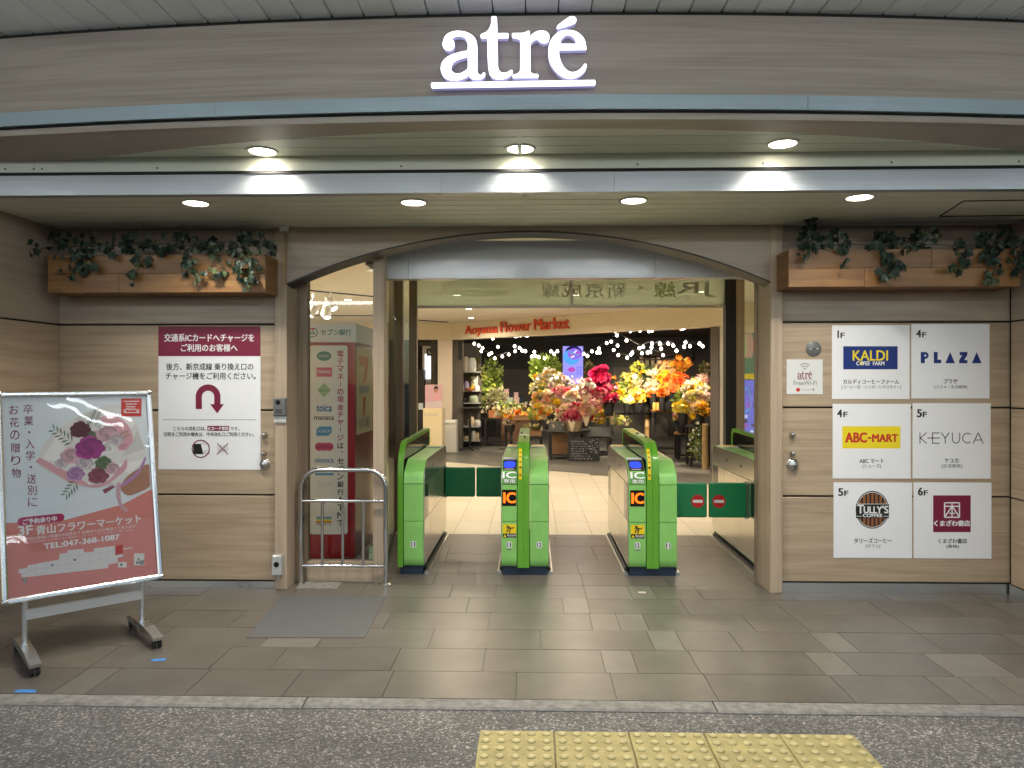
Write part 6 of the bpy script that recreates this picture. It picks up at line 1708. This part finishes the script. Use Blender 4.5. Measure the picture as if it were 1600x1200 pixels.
bouquet('dark eucalyptus foliage behind the pale bud', 1018, 584, 15.6, 14, 15, ['lime'], 2, 'bucket', 'black_metal', 0.3, ('puff',), 'leaf_deep', 240, 0.03, 0.8, lsize=0.09)
bouquet('single pale peach bud standing alone', 1019, 587, 14.9, 4, 5, ['cream', 'peach'], 2, 'vase', 'black_metal', 0.3, ('tulip',), 'leaf_deep', 6, 0.09, 0.75)
bouquet('peach sweet william bunch in the middle of the tall table', 1009, 601, 14.5, 16, 8, ['peach', 'palepink', 'peach'], 28, 'bucket', 'black_metal', 0.3, ('puff', 'daisy'), 'leaf_deep', 100, 0.04, z5)
bouquet('yellow freesia bunch at the front of the tall table', 997, 618, 14.3, 14, 9, ['yellow', 'gold', 'lemon'], 32, 'bucket', 'black_metal', 0.2, ('tulip', 'daisy'), 'leaf_deep', 50, 0.045, z5)
bouquet('pale yellow daffodils beside the freesias', 980, 624, 14.2, 9, 6, ['lemon', 'yellow', 'white'], 16, 'bucket', 'black_metal', 0.18, ('daisy',), 'leaf_deep', 20, 0.045, z5)
bouquet('peach and coral spray roses low behind the candles', 1022, 615, 14.2, 11, 5, ['peach', 'orange', 'peach'], 14, 'bucket', 'black_metal', 0.25, ('rose',), 'leaf_bright', 40, 0.045, None)
bouquet('rusty orange spray flowers at the upper rear', 1038, 576, 15.2, 14, 10, ['peach', 'orange', 'amber'], 30, 'bucket', 'black_metal', 0.3, ('puff', 'daisy'), 'leaf_olive', 60, 0.04, 0.8)
bouquet('amber banksia flowers at the top rear', 1061, 569, 15.2, 13, 9, ['gold', 'amber', 'orange'], 18, 'bucket', 'black_metal', 0.3, ('tulip',), 'leaf_olive', 40, 0.075, 0.9)
bouquet('bright yellow ranunculus above the orange gerberas', 1038, 588, 14.8, 9, 7, ['yellow', 'yellow', 'gold'], 16, 'bucket', 'black_metal', 0.3, ('rose',), 'leaf_deep', 20, 0.055, 0.8)
bouquet('vivid orange gerbera bunch, the upper one', 1057, 593, 14.5, 17, 9, ['orange', 'deeporange', 'deeporange'], 34, 'bucket', 'black_metal', 0.32, ('daisy', 'rose'), 'leaf_deep', 50, 0.055, z6)
bouquet('vivid orange gerbera bunch, the lower one', 1044, 605, 14.2, 15, 5, ['deeporange', 'orange'], 24, 'bucket', 'black_metal', 0.3, ('daisy',), 'leaf_deep', 30, 0.05, z6)
bouquet('coral poppy bunch left of the lower gerberas', 1034, 612, 14.0, 7, 5, ['orange', 'peach'], 8, 'bucket', 'black_metal', 0.25, ('rose',), 'leaf_deep', 20, 0.055, z6)
bouquet('feathery green foliage left of the white bouquet', 1063, 620, 12.7, 9, 10, ['lime', 'lemon'], 10, 'bucket', 'black_metal', 0.25, ('puff',), 'leaf_bright', 110, 0.04, None)
bouquet('pink carnations at the top of the right hand display', 1098, 594, 12.5, 9, 7, ['palepink', 'pink', 'peach'], 14, 'bucket', 'black_metal', 0.3, ('puff',), 'leaf_deep', 30, 0.05, 0.8)
bouquet('white stock flowers with an orange centre, right hand display', 1087, 608, 12.4, 18, 11, ['white', 'cream', 'gold', 'white', 'yellow'], 34, 'bucket', 'black_metal', 0.3, ('rose', 'puff'), 'leaf_deep', 50, 0.055, 0.8)
bouquet('cream lisianthus filling the middle of the right hand display', 1090, 622, 12.2, 18, 10, ['white', 'cream', 'palepink', 'lemon'], 34, 'bucket', 'black_metal', 0.3, ('rose',), 'leaf_olive', 50, 0.055, 0.7)
bouquet('yellow alstroemeria low in the right hand display', 1067, 636, 12.2, 12, 9, ['yellow', 'lemon', 'yellow'], 24, 'bucket', 'black_metal', 0.25, ('rose', 'daisy'), 'leaf_bright', 40, 0.05, z8)
bouquet('peach and yellow tulips low at the right post', 1092, 641, 12.1, 15, 10, ['peach', 'yellow', 'cream', 'gold'], 26, 'bucket', 'black_metal', 0.25, ('tulip', 'rose'), 'leaf_deep', 40, 0.055, z8)
bouquet('grey green foliage above the pink carnations', 1101, 577, 12.8, 7, 11, ['cream'], 3, 'bucket', 'black_metal', 0.3, ('puff',), 'leaf_olive', 150, 0.03, 0.8, lsize=0.06)
pp = bouquet('black pot in crinkled pink wrap on the small round table', 1065, 653, 13.2, 11, 5, ['lemon', 'cream', 'pink'], 12, 'bucket', 'black_metal', 0.24, ('rose',), 'leaf_deep', 20, 0.045, z7_)
vessel('wrap', pp, 0.13, 0.13, 'wrap_pink').location = (0, 0, 0.18)
bouquet('ivy with white flecks trailing down the bamboo post', 1090, 690, 12.0, 13, 28, ['white'], 12, 'none', None, 0.1, ('puff',), 'leaf_bright', 220, 0.02, 0.02, 'trailing_ivy', lsize=0.05)
bouquet('tall spiky lime plant beside the left post', 741, 577, 16.0, 9, 15, ['lime'], 1, 'bucket', 'white_plastic', 0.3, ('puff',), 'leaf_olive', 120, 0.03, None, 'potted_plant', lsize=0.14)
bouquet('dark red leafed branch right of the screen', 919, 577, 14.9, 9, 17, ['amber'], 3, 'bucket', 'black_metal', 0.3, ('puff',), 'leaf_olive', 120, 0.03, 0.8, lsize=0.07)
for px, y0, y1, Y, lab in ((1011, 644, 722, 14.6, 'bamboo post under the tall flower table'), (1102, 662, 737, 11.85, 'bamboo post by the right shop entrance')):
    b_ = thing('bamboo_post', lab, 'post', (PX(px, Y), Y, 0))
    hgt = PZ(y0, Y)
    MB().lathe([(0.055, 0), (0.052, hgt * 0.3), (0.058, hgt * 0.31), (0.052, hgt * 0.32), (0.050, hgt * 0.64), (0.056, hgt * 0.65), (0.05, hgt * 0.66), (0.05, hgt)], (0, 0, 0), 14).ob('cane', 'wood_bamboo', b_, smooth=True)
# fuller massing of the centre island and the two wings
for lab, px, py, Y, w, h, cols, ves, leaf, ln_ in (
    ('cream stock flowers filling the island left flank', 842, 612, 13.9, 14, 14, ['cream', 'white', 'lemon'], 'none', 'leaf_bright', 80),
    ('peach spray roses low on the island left flank', 846, 642, 13.3, 15, 10, ['peach', 'cream', 'orange', 'yellow'], 'none', 'leaf_bright', 70),
    ('white filler flowers high on the island', 873, 598, 13.7, 14, 12, ['white', 'cream', 'palepink'], 'none', 'leaf_olive', 60),
    ('blush roses across the upper island', 905, 618, 13.5, 20, 12, ['palepink', 'pink', 'cream', 'peach'], 'none', 'leaf_deep', 60),
    ('pink carnations low on the island right flank', 925, 634, 13.2, 15, 11, ['pink', 'palepink', 'rose', 'peach'], 'none', 'leaf_deep', 60),
    ('wine red leaves behind the magenta roses', 948, 602, 14.1, 14, 16, ['magenta', 'amber'], 'none', 'leaf_deep', 140),
    ('fresh green stems between the lily and the freesias', 985, 612, 14.7, 20, 18, ['lime', 'lemon', 'yellow'], 'none', 'leaf_bright', 160),
    ('mixed green stems behind the orange gerberas', 1045, 598, 15.0, 28, 18, ['amber', 'gold', 'peach'], 'none', 'leaf_deep', 180),
    ('olive foliage filling the right hand display', 1088, 622, 12.7, 19, 28, ['lemon', 'cream', 'yellow'], 'none', 'leaf_olive', 200),
    ('soft green foliage low on the left shop tables', 800, 640, 15.6, 26, 12, ['cream', 'lemon', 'white'], 'none', 'leaf_bright', 160),
    ('large leafed green plant in the left corner', 760, 610, 16.2, 16, 24, ['lime'], 'none', 'leaf_bright', 200),
    ('hanging green vine above the island left flank', 842, 572, 14.9, 12, 20, ['lime'], 'none', 'leaf_bright', 160)):
    bouquet(lab, px, py, Y, w, h, cols, 18, ves, None, 0.2, ('rose', 'puff', 'daisy'), leaf, ln_, 0.045, 0.55, lsize=0.08)
# shelf unit on the left with its goods
sh = thing('shelf_unit', 'open shelf unit just inside the left shop post', 'shelf', (0, 15.6, 0))
x0, x1 = PX(722, 15.6), PX(750, 15.6)
for py in (582, 612, 631, 638, 668, 690): MB().box((x0, 0, PZ(py, 15.6)), (x1, 0.4, PZ(py, 15.6) + 0.022)).ob('shelf_board', 'alu_plain', sh)
MB().box((x0 - 0.03, 0.0, 0), (x0 - 0.002, 0.4, PZ(535, 15.6))).ob('side_panel', 'column_pink', sh)
MB().box((x0, 0.401, 0), (x1, 0.42, PZ(535, 15.6))).ob('back_panel', 'shop_grey', sh)
G_ = 'goods on the shelf unit'
def jar(lab, px, py, r, h, m, Y=15.7, name='pot', cat='pot'):
    p = P(px, py, Y); t = thing(name, lab, cat, (p.x, Y, p.z), group=G_)
    MB().lathe([(r * 0.8, 0), (r, h * 0.2), (r, h * 0.8), (r * 0.7, h), (r * 0.6, h)], (0, 0, 0), 14).ob('body', m, t, smooth=True)
    MB().lathe([(r * 0.72, h), (r * 0.72, h * 1.08), (0, h * 1.1)], (0, 0, 0), 14).ob('rim', m, t, smooth=True)
jar('tall white square vase on the top shelf', 737, 581.5, 0.10, 0.28, 'white_plastic'); jar('slim pink vase on the top shelf', 728, 581.5, 0.06, 0.30, 'column_pink')
jar('lilac bottle on the second shelf', 729, 611.5, 0.05, 0.20, 'bottle_lilac'); jar('terracotta dish on the second shelf', 733, 611.5, 0.09, 0.06, 'terracotta', 15.62); jar('white mug on the second shelf', 745, 611.5, 0.06, 0.12, 'white_plastic'); jar('yellow pot on the second shelf', 739, 611.5, 0.05, 0.13, 'petal_yellow', 15.75)
jar('pale green teapot on the third shelf', 740, 630.5, 0.10, 0.16, 'pale_green_tin'); jar('black tin on the third shelf', 726, 630.5, 0.05, 0.13, 'black_metal')
jar('cream jug on the fourth shelf', 736, 667, 0.07, 0.2, 'wrap_cream'); jar('white round pot on the fourth shelf', 746, 667, 0.07, 0.14, 'white_plastic'); jar('pair of tall white candles on the bottom shelf', 740, 689.5, 0.05, 0.2, 'white_plastic'); jar('gold tin on the bottom shelf', 730, 689.5, 0.07, 0.1, 'petal_cream'); jar('small cream bottle on the bottom shelf', 746, 689.5, 0.035, 0.17, 'wrap_cream')
st = thing('black_stand', 'black pole display stand on a four legged base', 'stand', (PX(734, 14.95), 14.95, 0))
MB().tube([(0, 0, 0.03), (0, 0, PZ(638, 14.95))], 0.025, 10).ob('pole', 'black_metal', st, smooth=True)
for k in range(4): MB().tube([(0, 0, 0.07), (0.2 * math.cos(k * 1.57 + .4), 0.2 * math.sin(k * 1.57 + .4), 0.02)], 0.016, 6).ob('foot', 'black_metal', st)
MB().box((-0.2, -0.15, PZ(638, 14.95)), (0.2, 0.15, PZ(638, 14.95) + 0.02)).ob('tray', 'charcoal', st)
ct = thing('shop_counter', 'brown counter at the rear of the flower shop', 'counter', (0, 17.2, 0))
MB().box((PX(783, 17.2), 0, 0), (PX(828, 17.2), 0.6, PZ(634, 17.2))).ob('body', 'shop_brown', ct); MB().box((PX(780, 17.2), -0.04, PZ(634, 17.2) + 0.001), (PX(830, 17.2), 0.64, PZ(634, 17.2) + 0.03)).ob('counter_top', 'charcoal', ct)
zc = PZ(634, 17.2) + 0.031
for lab, px, w, h, z, m_ in (('tall pink gift box on the rear counter', 791, 0.06, 0.20, 0.16, 'box_pink'), ('pale green gift box on the rear counter', 795, 0.09, 0.158, 0, 'pale_green_tin'), ('wide pink gift box on the rear counter', 807, 0.07, 0.158, 0, 'box_pink'), ('small black and white gift box on top of the boxes', 799, 0.035, 0.13, 0.16, 'ink_black'), ('upper right pink gift box on the boxes', 806.5, 0.05, 0.12, 0.16, 'box_pink'), ('dark blue box beside the pink boxes', 814, 0.05, 0.2, 0, 'navy'), ('small white cup on the rear counter', 822, 0.03, 0.06, 0, 'white_plastic')):
    b_ = thing('gift_box', lab, 'box', (PX(px, 17.3), 17.3, zc + z), group='gift boxes on the rear counter')
    MB().cbox((-w, 0, 0), (w, 0.12, h * 0.82), 0.004).ob('box', m_, b_); MB().cbox((-w - 0.004, -0.004, h * 0.825), (w + 0.004, 0.124, h - 0.002), 0.003).ob('lid', m_, b_)
for i, px in enumerate((1022.5, 1028, 1034)):
    b_ = thing('amber_candle', ('left', 'middle', 'right')[i] + ' one of three amber glass candles on the pale table', 'candle', (PX(px, 14.1), 14.1, z6), group='amber candles')
    MB().lathe([(0.03, 0), (0.032, 0.02), (0.032, 0.13), (0.028, 0.14), (0.0, 0.14)], (0, 0, 0), 14).ob('glass', 'candle_amber', b_, smooth=True); MB().lathe([(0.02, 0.14), (0.02, 0.15), (0, 0.15)], (0, 0, 0), 10).ob('cap', 'petal_amber', b_)
for lab, px, py, r, h in (('lower wooden toy figure by the pink pot', 1077, 674, 0.05, 0.12), ('upper wooden toy figure by the pink pot', 1077, 662, 0.035, 0.1)):
    p = P(px, py, 13.35); b_ = thing('wooden_figure', lab, 'figure', (p.x, 13.35, p.z if py < 670 else z7_)); MB().lathe([(r * 0.7, 0), (r, h * 0.3), (r * 0.6, h * 0.6), (r * 0.5, h * 0.9), (0, h)], (0, 0, 0), 12).ob('body', 'petal_peach', b_, smooth=True); MB().lathe([(r * 0.45, h * 0.9), (r * 0.4, h * 1.15), (0, h * 1.2)], (0, 0, 0), 10).ob('head', 'petal_peach', b_, smooth=True)

# screen in the flowers
emitter('screen_blue', (0.16, 0.17, 0.80), 0.9); emitter('screen_lilac', (0.32, 0.30, 0.86), 0.95); emitter('screen_sky', (0.10, 0.38, 0.85), 0.9); emitter('screen_dark', (0.02, 0.02, 0.10), 0.6); emitter('screen_violet', (0.30, 0.13, 0.75), 0.9); emitter('screen_magenta', (0.55, 0.08, 0.55), 0.8); emitter('screen_teal', (0.08, 0.42, 0.5), 0.9); emitter('screen_white', (0.7, 0.75, 1.0), 1.0)
Ys = 14.2
def screen(label, box, Y, m_):
    x0, y0, x1, y1 = box
    c = P((x0 + x1) / 2, y1, Y); t = thing('display_screen', label, 'screen', (c.x, Y, 0))
    a, b = P(x0, y1, Y), P(x1, y0, Y)
    MB().cbox((a.x - c.x - 0.01, 0.0, a.z - 0.01), (b.x - c.x + 0.01, 0.05, b.z + 0.01), 0.004).ob('case', 'black_metal', t)
    MB().tube([(0, 0.06, 0.02), (0, 0.06, b.z - 0.2)], 0.03, 10).ob('pole', 'black_metal', t); MB().lathe([(0.22, 0), (0.22, 0.015), (0.03, 0.03)], (0, 0.06, 0), 20).ob('foot', 'black_metal', t)
    s = Sign(t, lambda px, py: (P(px, py, Y).x - c.x, P(px, py, Y).z))
    s.rect('picture', box, m_, 2)
    return s
s = screen('glowing portrait screen showing a blue bowl among the flowers', (879.5, 541, 911, 600), Ys, 'screen_lilac')
s.disc('picture_plate', (896, 551.5), 13, 11.5, 'screen_dark', 4); s.disc('picture_bowl', (893, 558), 13, 12, 'screen_sky', 5); s.disc('picture_food', (897.5, 553), 10.5, 9, 'screen_violet', 6)
for i in range(16): a_ = i * 2.4; s.disc('picture_food', (897.5 + 7.5 * math.sqrt(i / 16) * math.cos(a_), 553 + 6.5 * math.sqrt(i / 16) * math.sin(a_)), 1.6, 1.5, ('screen_teal', 'screen_magenta', 'screen_white', 'screen_blue')[i % 4], 7 + 0.1 * i, 8)
s.poly('picture_shape', [(886, 577), (893, 573), (899, 576), (898, 580), (891, 582)], 'screen_magenta', 5)
for i in range(4):
    for j in range(2): s.rect('picture_text', (901 + j * 4.5, 573 + i * 3.4, 904 + j * 4.5, 575 + i * 3.4), 'screen_blue', 5)
    s.rect('picture_text', (881.5, 584 + i * 3, 898, 585 + i * 3), 'screen_blue', 5)
s = screen('glowing blue portrait screen seen through the right glass panel', (1150, 594, 1186, 682), 9.0, 'screen_blue')
s.disc('picture_shape', (1164, 625), 11, 20, 'screen_sky', 3); s.disc('picture_shape', (1164, 625), 8, 16, 'screen_blue', 4)
s.text('フェレ', (1165, 609, 1180, 616), 'screen_dark', 6, 0.2); s.text('22', (1165, 619, 1178, 627), 'screen_violet', 6, 0.3); s.text('営', (1166, 629, 1173, 637), 'screen_magenta', 6, 0.3); s.text('5', (1176, 629, 1180, 637), 'screen_dark', 6, 0.3)
for x_, y_ in ((1155, 654), (1163, 648), (1163, 655), (1163, 662), (1174, 662), (1157, 669), (1172, 672)): s.rect('picture_tile', (x_, y_, x_ + 5, y_ + 5), ('screen_dark', 'screen_magenta', 'screen_white')[int(x_ + y_) % 3], 6)
s = wall_sign('floral_poster', 'red and white tulip poster on teal beyond the right glass', 'poster', (1146, 520, 1192, 592), 9.25, 'ink_teal')
s.root.location.y = 9.25
MB().box((-0.02, 0.003, -s.root.location.z), (0.02, 0.03, 0.1)).ob('post', 'satin_steel', s.root)
for k_, (cx, w_, m_) in enumerate(((1158, 5, 'ink_red'), (1168, 6, 'poster_pink'), (1163, 4, 'ink_palegreen'), (1173, 4, 'poster_rose'), (1182, 5, 'ink_red'))):
    s.poly('printed_petal', [(cx + w_ * math.cos(a_), 540 + 20 * math.sin(a_)) for a_ in [k * 2 * math.pi / 18 for k in range(18)]], m_, 1 + k_ * .3)
s.rect('printed_band', (1146, 584, 1192, 592), 'ink_yellow', 1)

# ------------------------------------------------------------------ cosmetics corner left of the shop
kd = thing('cosmetics_display', 'white lit cosmetics display with a black name plate', 'display', (0, 15.6, 0))
MB().box((PX(660, 15.6), 0, 0), (PX(688, 15.6), 0.3, PZ(540, 15.6))).ob('cabinet', 'white_plastic', kd); emitter('panel_glow', (0.95, 0.97, 1.0), 1.4)
MB().box((PX(664, 15.6), -0.01, PZ(592, 15.6)), (PX(675, 15.6), 0, PZ(553, 15.6))).ob('light_panel', 'panel_glow', kd)
MB().box((PX(675.5, 15.6), -0.02, PZ(598, 15.6)), (PX(686, 15.6), 0, PZ(562, 15.6))).ob('sample_panel', 'cream_board', kd)
MB().box((PX(667, 15.6), -0.03, PZ(556, 15.6)), (PX(686, 15.6), -0.021, PZ(545, 15.6))).ob('name_plate', 'ink_black', kd)
ks_ = Sign(kd, lambda px, py: (P(px, py, 15.6).x, P(px, py, 15.6).z)); ks_.text('KANEBO', (670, 547.5, 688, 553.5), 'ink_white', 65, 0.15)
MB().box((PX(655, 15.6), -0.06, PZ(541, 15.6) + 0.01), (PX(689, 15.6), 0.3, PZ(534, 15.6))).ob('canopy', 'shop_grey', kd)
sd = thing('cosmetics_stand', 'cream cosmetics stand carrying a pink portrait poster', 'stand', (0, 13.6, 0))
MB().box((PX(661, 13.6), 0, 0), (PX(691, 13.6), 0.4, PZ(638, 13.6))).ob('plinth', 'cream_board', sd)
MB().box((PX(663.5, 13.6), 0.05, PZ(638, 13.6) + 0.001), (PX(690.5, 13.6), 0.07, PZ(601, 13.6))).ob('poster_card', 'poster_rose', sd)
s = Sign(sd, lambda px, py: (P(px, py, 13.6).x, P(px, py, 13.6).z)); o_ = -96
s.k = 0
def kp(name, pts, m_, l): o = s.poly(name, pts, m_, l); o.location.y = 0.049
kp('printed_figure', [(676, 622), (679, 614), (683, 614), (689, 620), (690, 628), (676, 628)], 'poster_pink', 1); kp('printed_head', ring_pts(680.5, 609.5, 3, 4, 12), 'poster_skin', 1.5); kp('printed_hair', [(677, 609), (678, 604.5), (681, 603), (684, 605), (684.5, 609), (682, 606.5)], 'ink_black', 2)
kp('printed_band', [(664, 628), (690, 626), (690, 637), (664, 637)], 'poster_mauve', 2.5)
s.text('FLAWLESS', (663, 646, 684, 650), 'ink_lightgrey', 2)
wb = thing('white_bin', 'white rounded cabinet at the foot of the beige column', 'cabinet', (0, 14.3, 0))
MB().cbox((PX(693.5, 14.3), 0, 0), (PX(713, 14.3), 0.3, PZ(657, 14.3)), 0.02).ob('body', 'white_plastic', wb); MB().box((PX(694.5, 14.3), -0.004, PZ(663, 14.3)), (PX(712, 14.3), 0, PZ(662, 14.3))).ob('lid_seam', 'ink_grey', wb)
db = thing('dark_cabinet', 'tall dark cabinet beyond the door stiles', 'cabinet', (0, 15.0, 0))
MB().box((PX(653, 15.0), 0, 0), (PX(662, 15.0), 0.3, PZ(578, 15.0))).ob('body', 'black_metal', db); MB().box((PX(654, 15.0), -0.01, PZ(640, 15.0)), (PX(661, 15.0), 0, PZ(630, 15.0))).ob('shelf_front', 'poster_blue', db)

# ------------------------------------------------------------------ spotlights and string lights
def track_spot(label, p, aim, group, m_='black_metal', power=0, ang=50, L_=0.16, r=0.05, color=(1.0, 0.82, 0.58), lens='lens_warm'):
    t = thing('track_spotlight', label, 'spotlight', p, group=group)
    d = (Vector(aim) - Vector(p)).normalized()
    MB().tube([(0, 0, 0.14), (0, 0, 0.0)], 0.010, 8).ob('stem', m_, t)
    MB().tube([-d * L_ * 0.4, -d * L_ * 0.35, d * L_ * 0.6], [r * 0.6, r, r], 14).ob('housing', m_, t, smooth=True)
    q = d.to_track_quat('-Z', 'Y').to_euler()
    o = MB().lathe([(0, 0), (r * 0.8, 0), (r * 0.85, 0.004)], (0, 0, 0), 14).ob('lens', lens, t, tuple(d * (L_ * 0.605)))
    o.rotation_euler = d.to_track_quat('Z', 'Y').to_euler()
    if power: lamp('SPOT', 'spot_glow', power, color, t, tuple(d * (L_ * 0.66)), 0.04, tuple(q), ang, 0.6)
    return t
SZ = 2.36
for i, (px, Y, ax, ay, aY, pw) in enumerate(((797, 14.7, 775, 610, 16.0, 150), (806, 14.5, 815, 645, 15.0, 130), (813, 14.3, 850, 600, 14.3, 170), (822, 14.3, 860, 630, 13.6, 170), (860, 13.6, 890, 615, 13.6, 190), (881, 13.3, 895, 645, 13.1, 170), (888, 13.3, 915, 610, 13.5, 170), (897, 13.2, 940, 600, 13.8, 170),
                                            (973, 12.8, 935, 645, 13.9, 140), (988, 12.8, 985, 605, 14.6, 170), (1027, 12.6, 1000, 610, 14.5, 180), (1042, 12.5, 1040, 600, 14.5, 190), (1057, 12.4, 1055, 590, 14.6, 190), (1065, 12.4, 1085, 620, 12.3, 150), (1088, 11.9, 1090, 640, 12.1, 140))):
    p = Vector((PX(px, Y), Y, SZ)); a_ = P(ax, ay, aY)
    track_spot('black track spotlight over the flowers, number %s along the row from the left' % ('one two three four five six seven eight nine ten eleven twelve thirteen fourteen fifteen'.split()[i]), p, a_, 'black track spotlights in the flower shop', power=pw * 1.4, ang=54)
tk = thing('light_track', 'black ceiling track that carries the shop spotlights', 'track', (0, 0, SZ + 0.14))
MB().tube([(PX(790, 14.8), 14.8, 0), (PX(860, 13.6), 13.6, 0), (PX(973, 12.8), 12.8, 0), (PX(1095, 11.85), 11.85, 0)], 0.02, 6).ob('rail', 'black_metal', tk)
for i, (px, py) in enumerate(((490, 484), (502, 481), (511, 486), (481, 476), (517, 474))):
    p = P(px, py, 8.2); track_spot(('front left', 'front middle', 'front right', 'rear left', 'rear right')[i] + ' white spotlight of the cluster above the bank machine', p + Vector((0, 0.2 * (i % 2), 0.0)), p + Vector((-0.5 + 0.3 * i, -0.3, -1)), 'white spotlights in the hall', 'white_plastic', 0, L_=0.13, r=0.045, lens='lens_soft')
mat('cable_black', (0.01, 0.01, 0.01), 0.6)
bm_ = MB().lathe([(0.0, -0.032), (0.018, -0.028), (0.03, -0.01), (0.03, 0.008), (0.018, 0.026), (0.010, 0.034), (0, 0.036)], (0, 0, 0), 10).mesh('bulb', 'bulb_glow', True)
def string(label, pts, Y):
    t = thing('string_lights', label, 'string lights', (0, 0, 0), group='bulb strings in the flower shop')
    q = [P(x, y, Y + 0.15 * math.sin(i * 1.9)) for i, (x, y) in enumerate(pts)]
    MB().tube([v + Vector((0, 0, 0.05)) for v in q], 0.006, 5).ob('cable', 'cable_black', t)
    for v in q: put('bulb', bm_, t, v, None, (0.85,) * 3)
string('string of globe bulbs at the upper left of the shop', [(741, 537), (748, 540), (754, 544), (752, 549), (764, 554), (768, 552), (773, 560), (785, 557), (795, 554)], 15.0)
string('short string of bulbs hanging under the left spotlights', [(770, 529), (778, 542), (804, 541), (812, 544), (805, 549), (816, 548), (821, 549)], 14.6)
string('string of globe bulbs left of the screen', [(835, 550), (831, 557), (836, 556), (842, 558), (851, 560), (861, 549), (866, 553), (871, 549)], 14.4)
string('string of globe bulbs right of the screen', [(912, 553), (918, 556), (925, 549), (933, 551), (937, 551), (936, 545), (948, 536), (955, 534), (965, 540), (959, 547)], 14.0)
string('low string of globe bulbs in the shop middle', [(966, 555), (980, 559), (986, 554), (988, 551), (1003, 552), (1012, 551), (1016, 550), (1036, 555)], 13.6)
string('high string of globe bulbs in the shop middle', [(964, 524), (979, 532), (999, 544), (1005, 542), (1019, 537), (1018, 543), (1031, 537), (1033, 545), (1044, 537)], 13.2)
string('string of globe bulbs at the right end of the shop', [(1044, 537), (1052, 540), (1057, 548), (1069, 542), (1071, 535), (1078, 541), (1093, 537), (1098, 541)], 12.8)
string('tiny bulbs along the rear ceiling of the shop', [(925, 518), (936, 518), (948, 517), (961, 518), (985, 518), (1000, 517), (1014, 518), (1019, 517)], 16.0)
# dark slots and fittings in the hall ceiling seen through the left window
for i, (a, b) in enumerate((((468, 452), (585, 463)), ((468, 493), (585, 493)), ((655, 500), (700, 503)))):
    pa, pb = G(a[0], a[1], HZ - 0.003), G(b[0], b[1], HZ - 0.003)
    sl = thing('ceiling_slot', ('near', 'far', 'middle')[i] + ' thin dark slot line in the hall ceiling', 'ceiling slot', (0, 0, 0), group='dark slots in the hall ceiling')
    MB().tube([pa, pb], 0.018, 4).ob('slot', 'charcoal', sl)

for i, (px, Y) in enumerate(((770, 16.6), (840, 15.6), (905, 15.0), (985, 15.6), (1050, 15.2), (1075, 13.4))):  # downlights added to raise the general light inside the shop
    hall_light(PX(px, Y), Y, 2.498, ('first', 'second', 'third', 'fourth', 'fifth', 'sixth')[i] + ' added warm fill light from the left in the dark shop ceiling', 9.0, 0.035, 'added fill lights in the shop ceiling')
bpy.data.objects.remove(_font_ob); bpy.data.curves.remove(_font_cu)
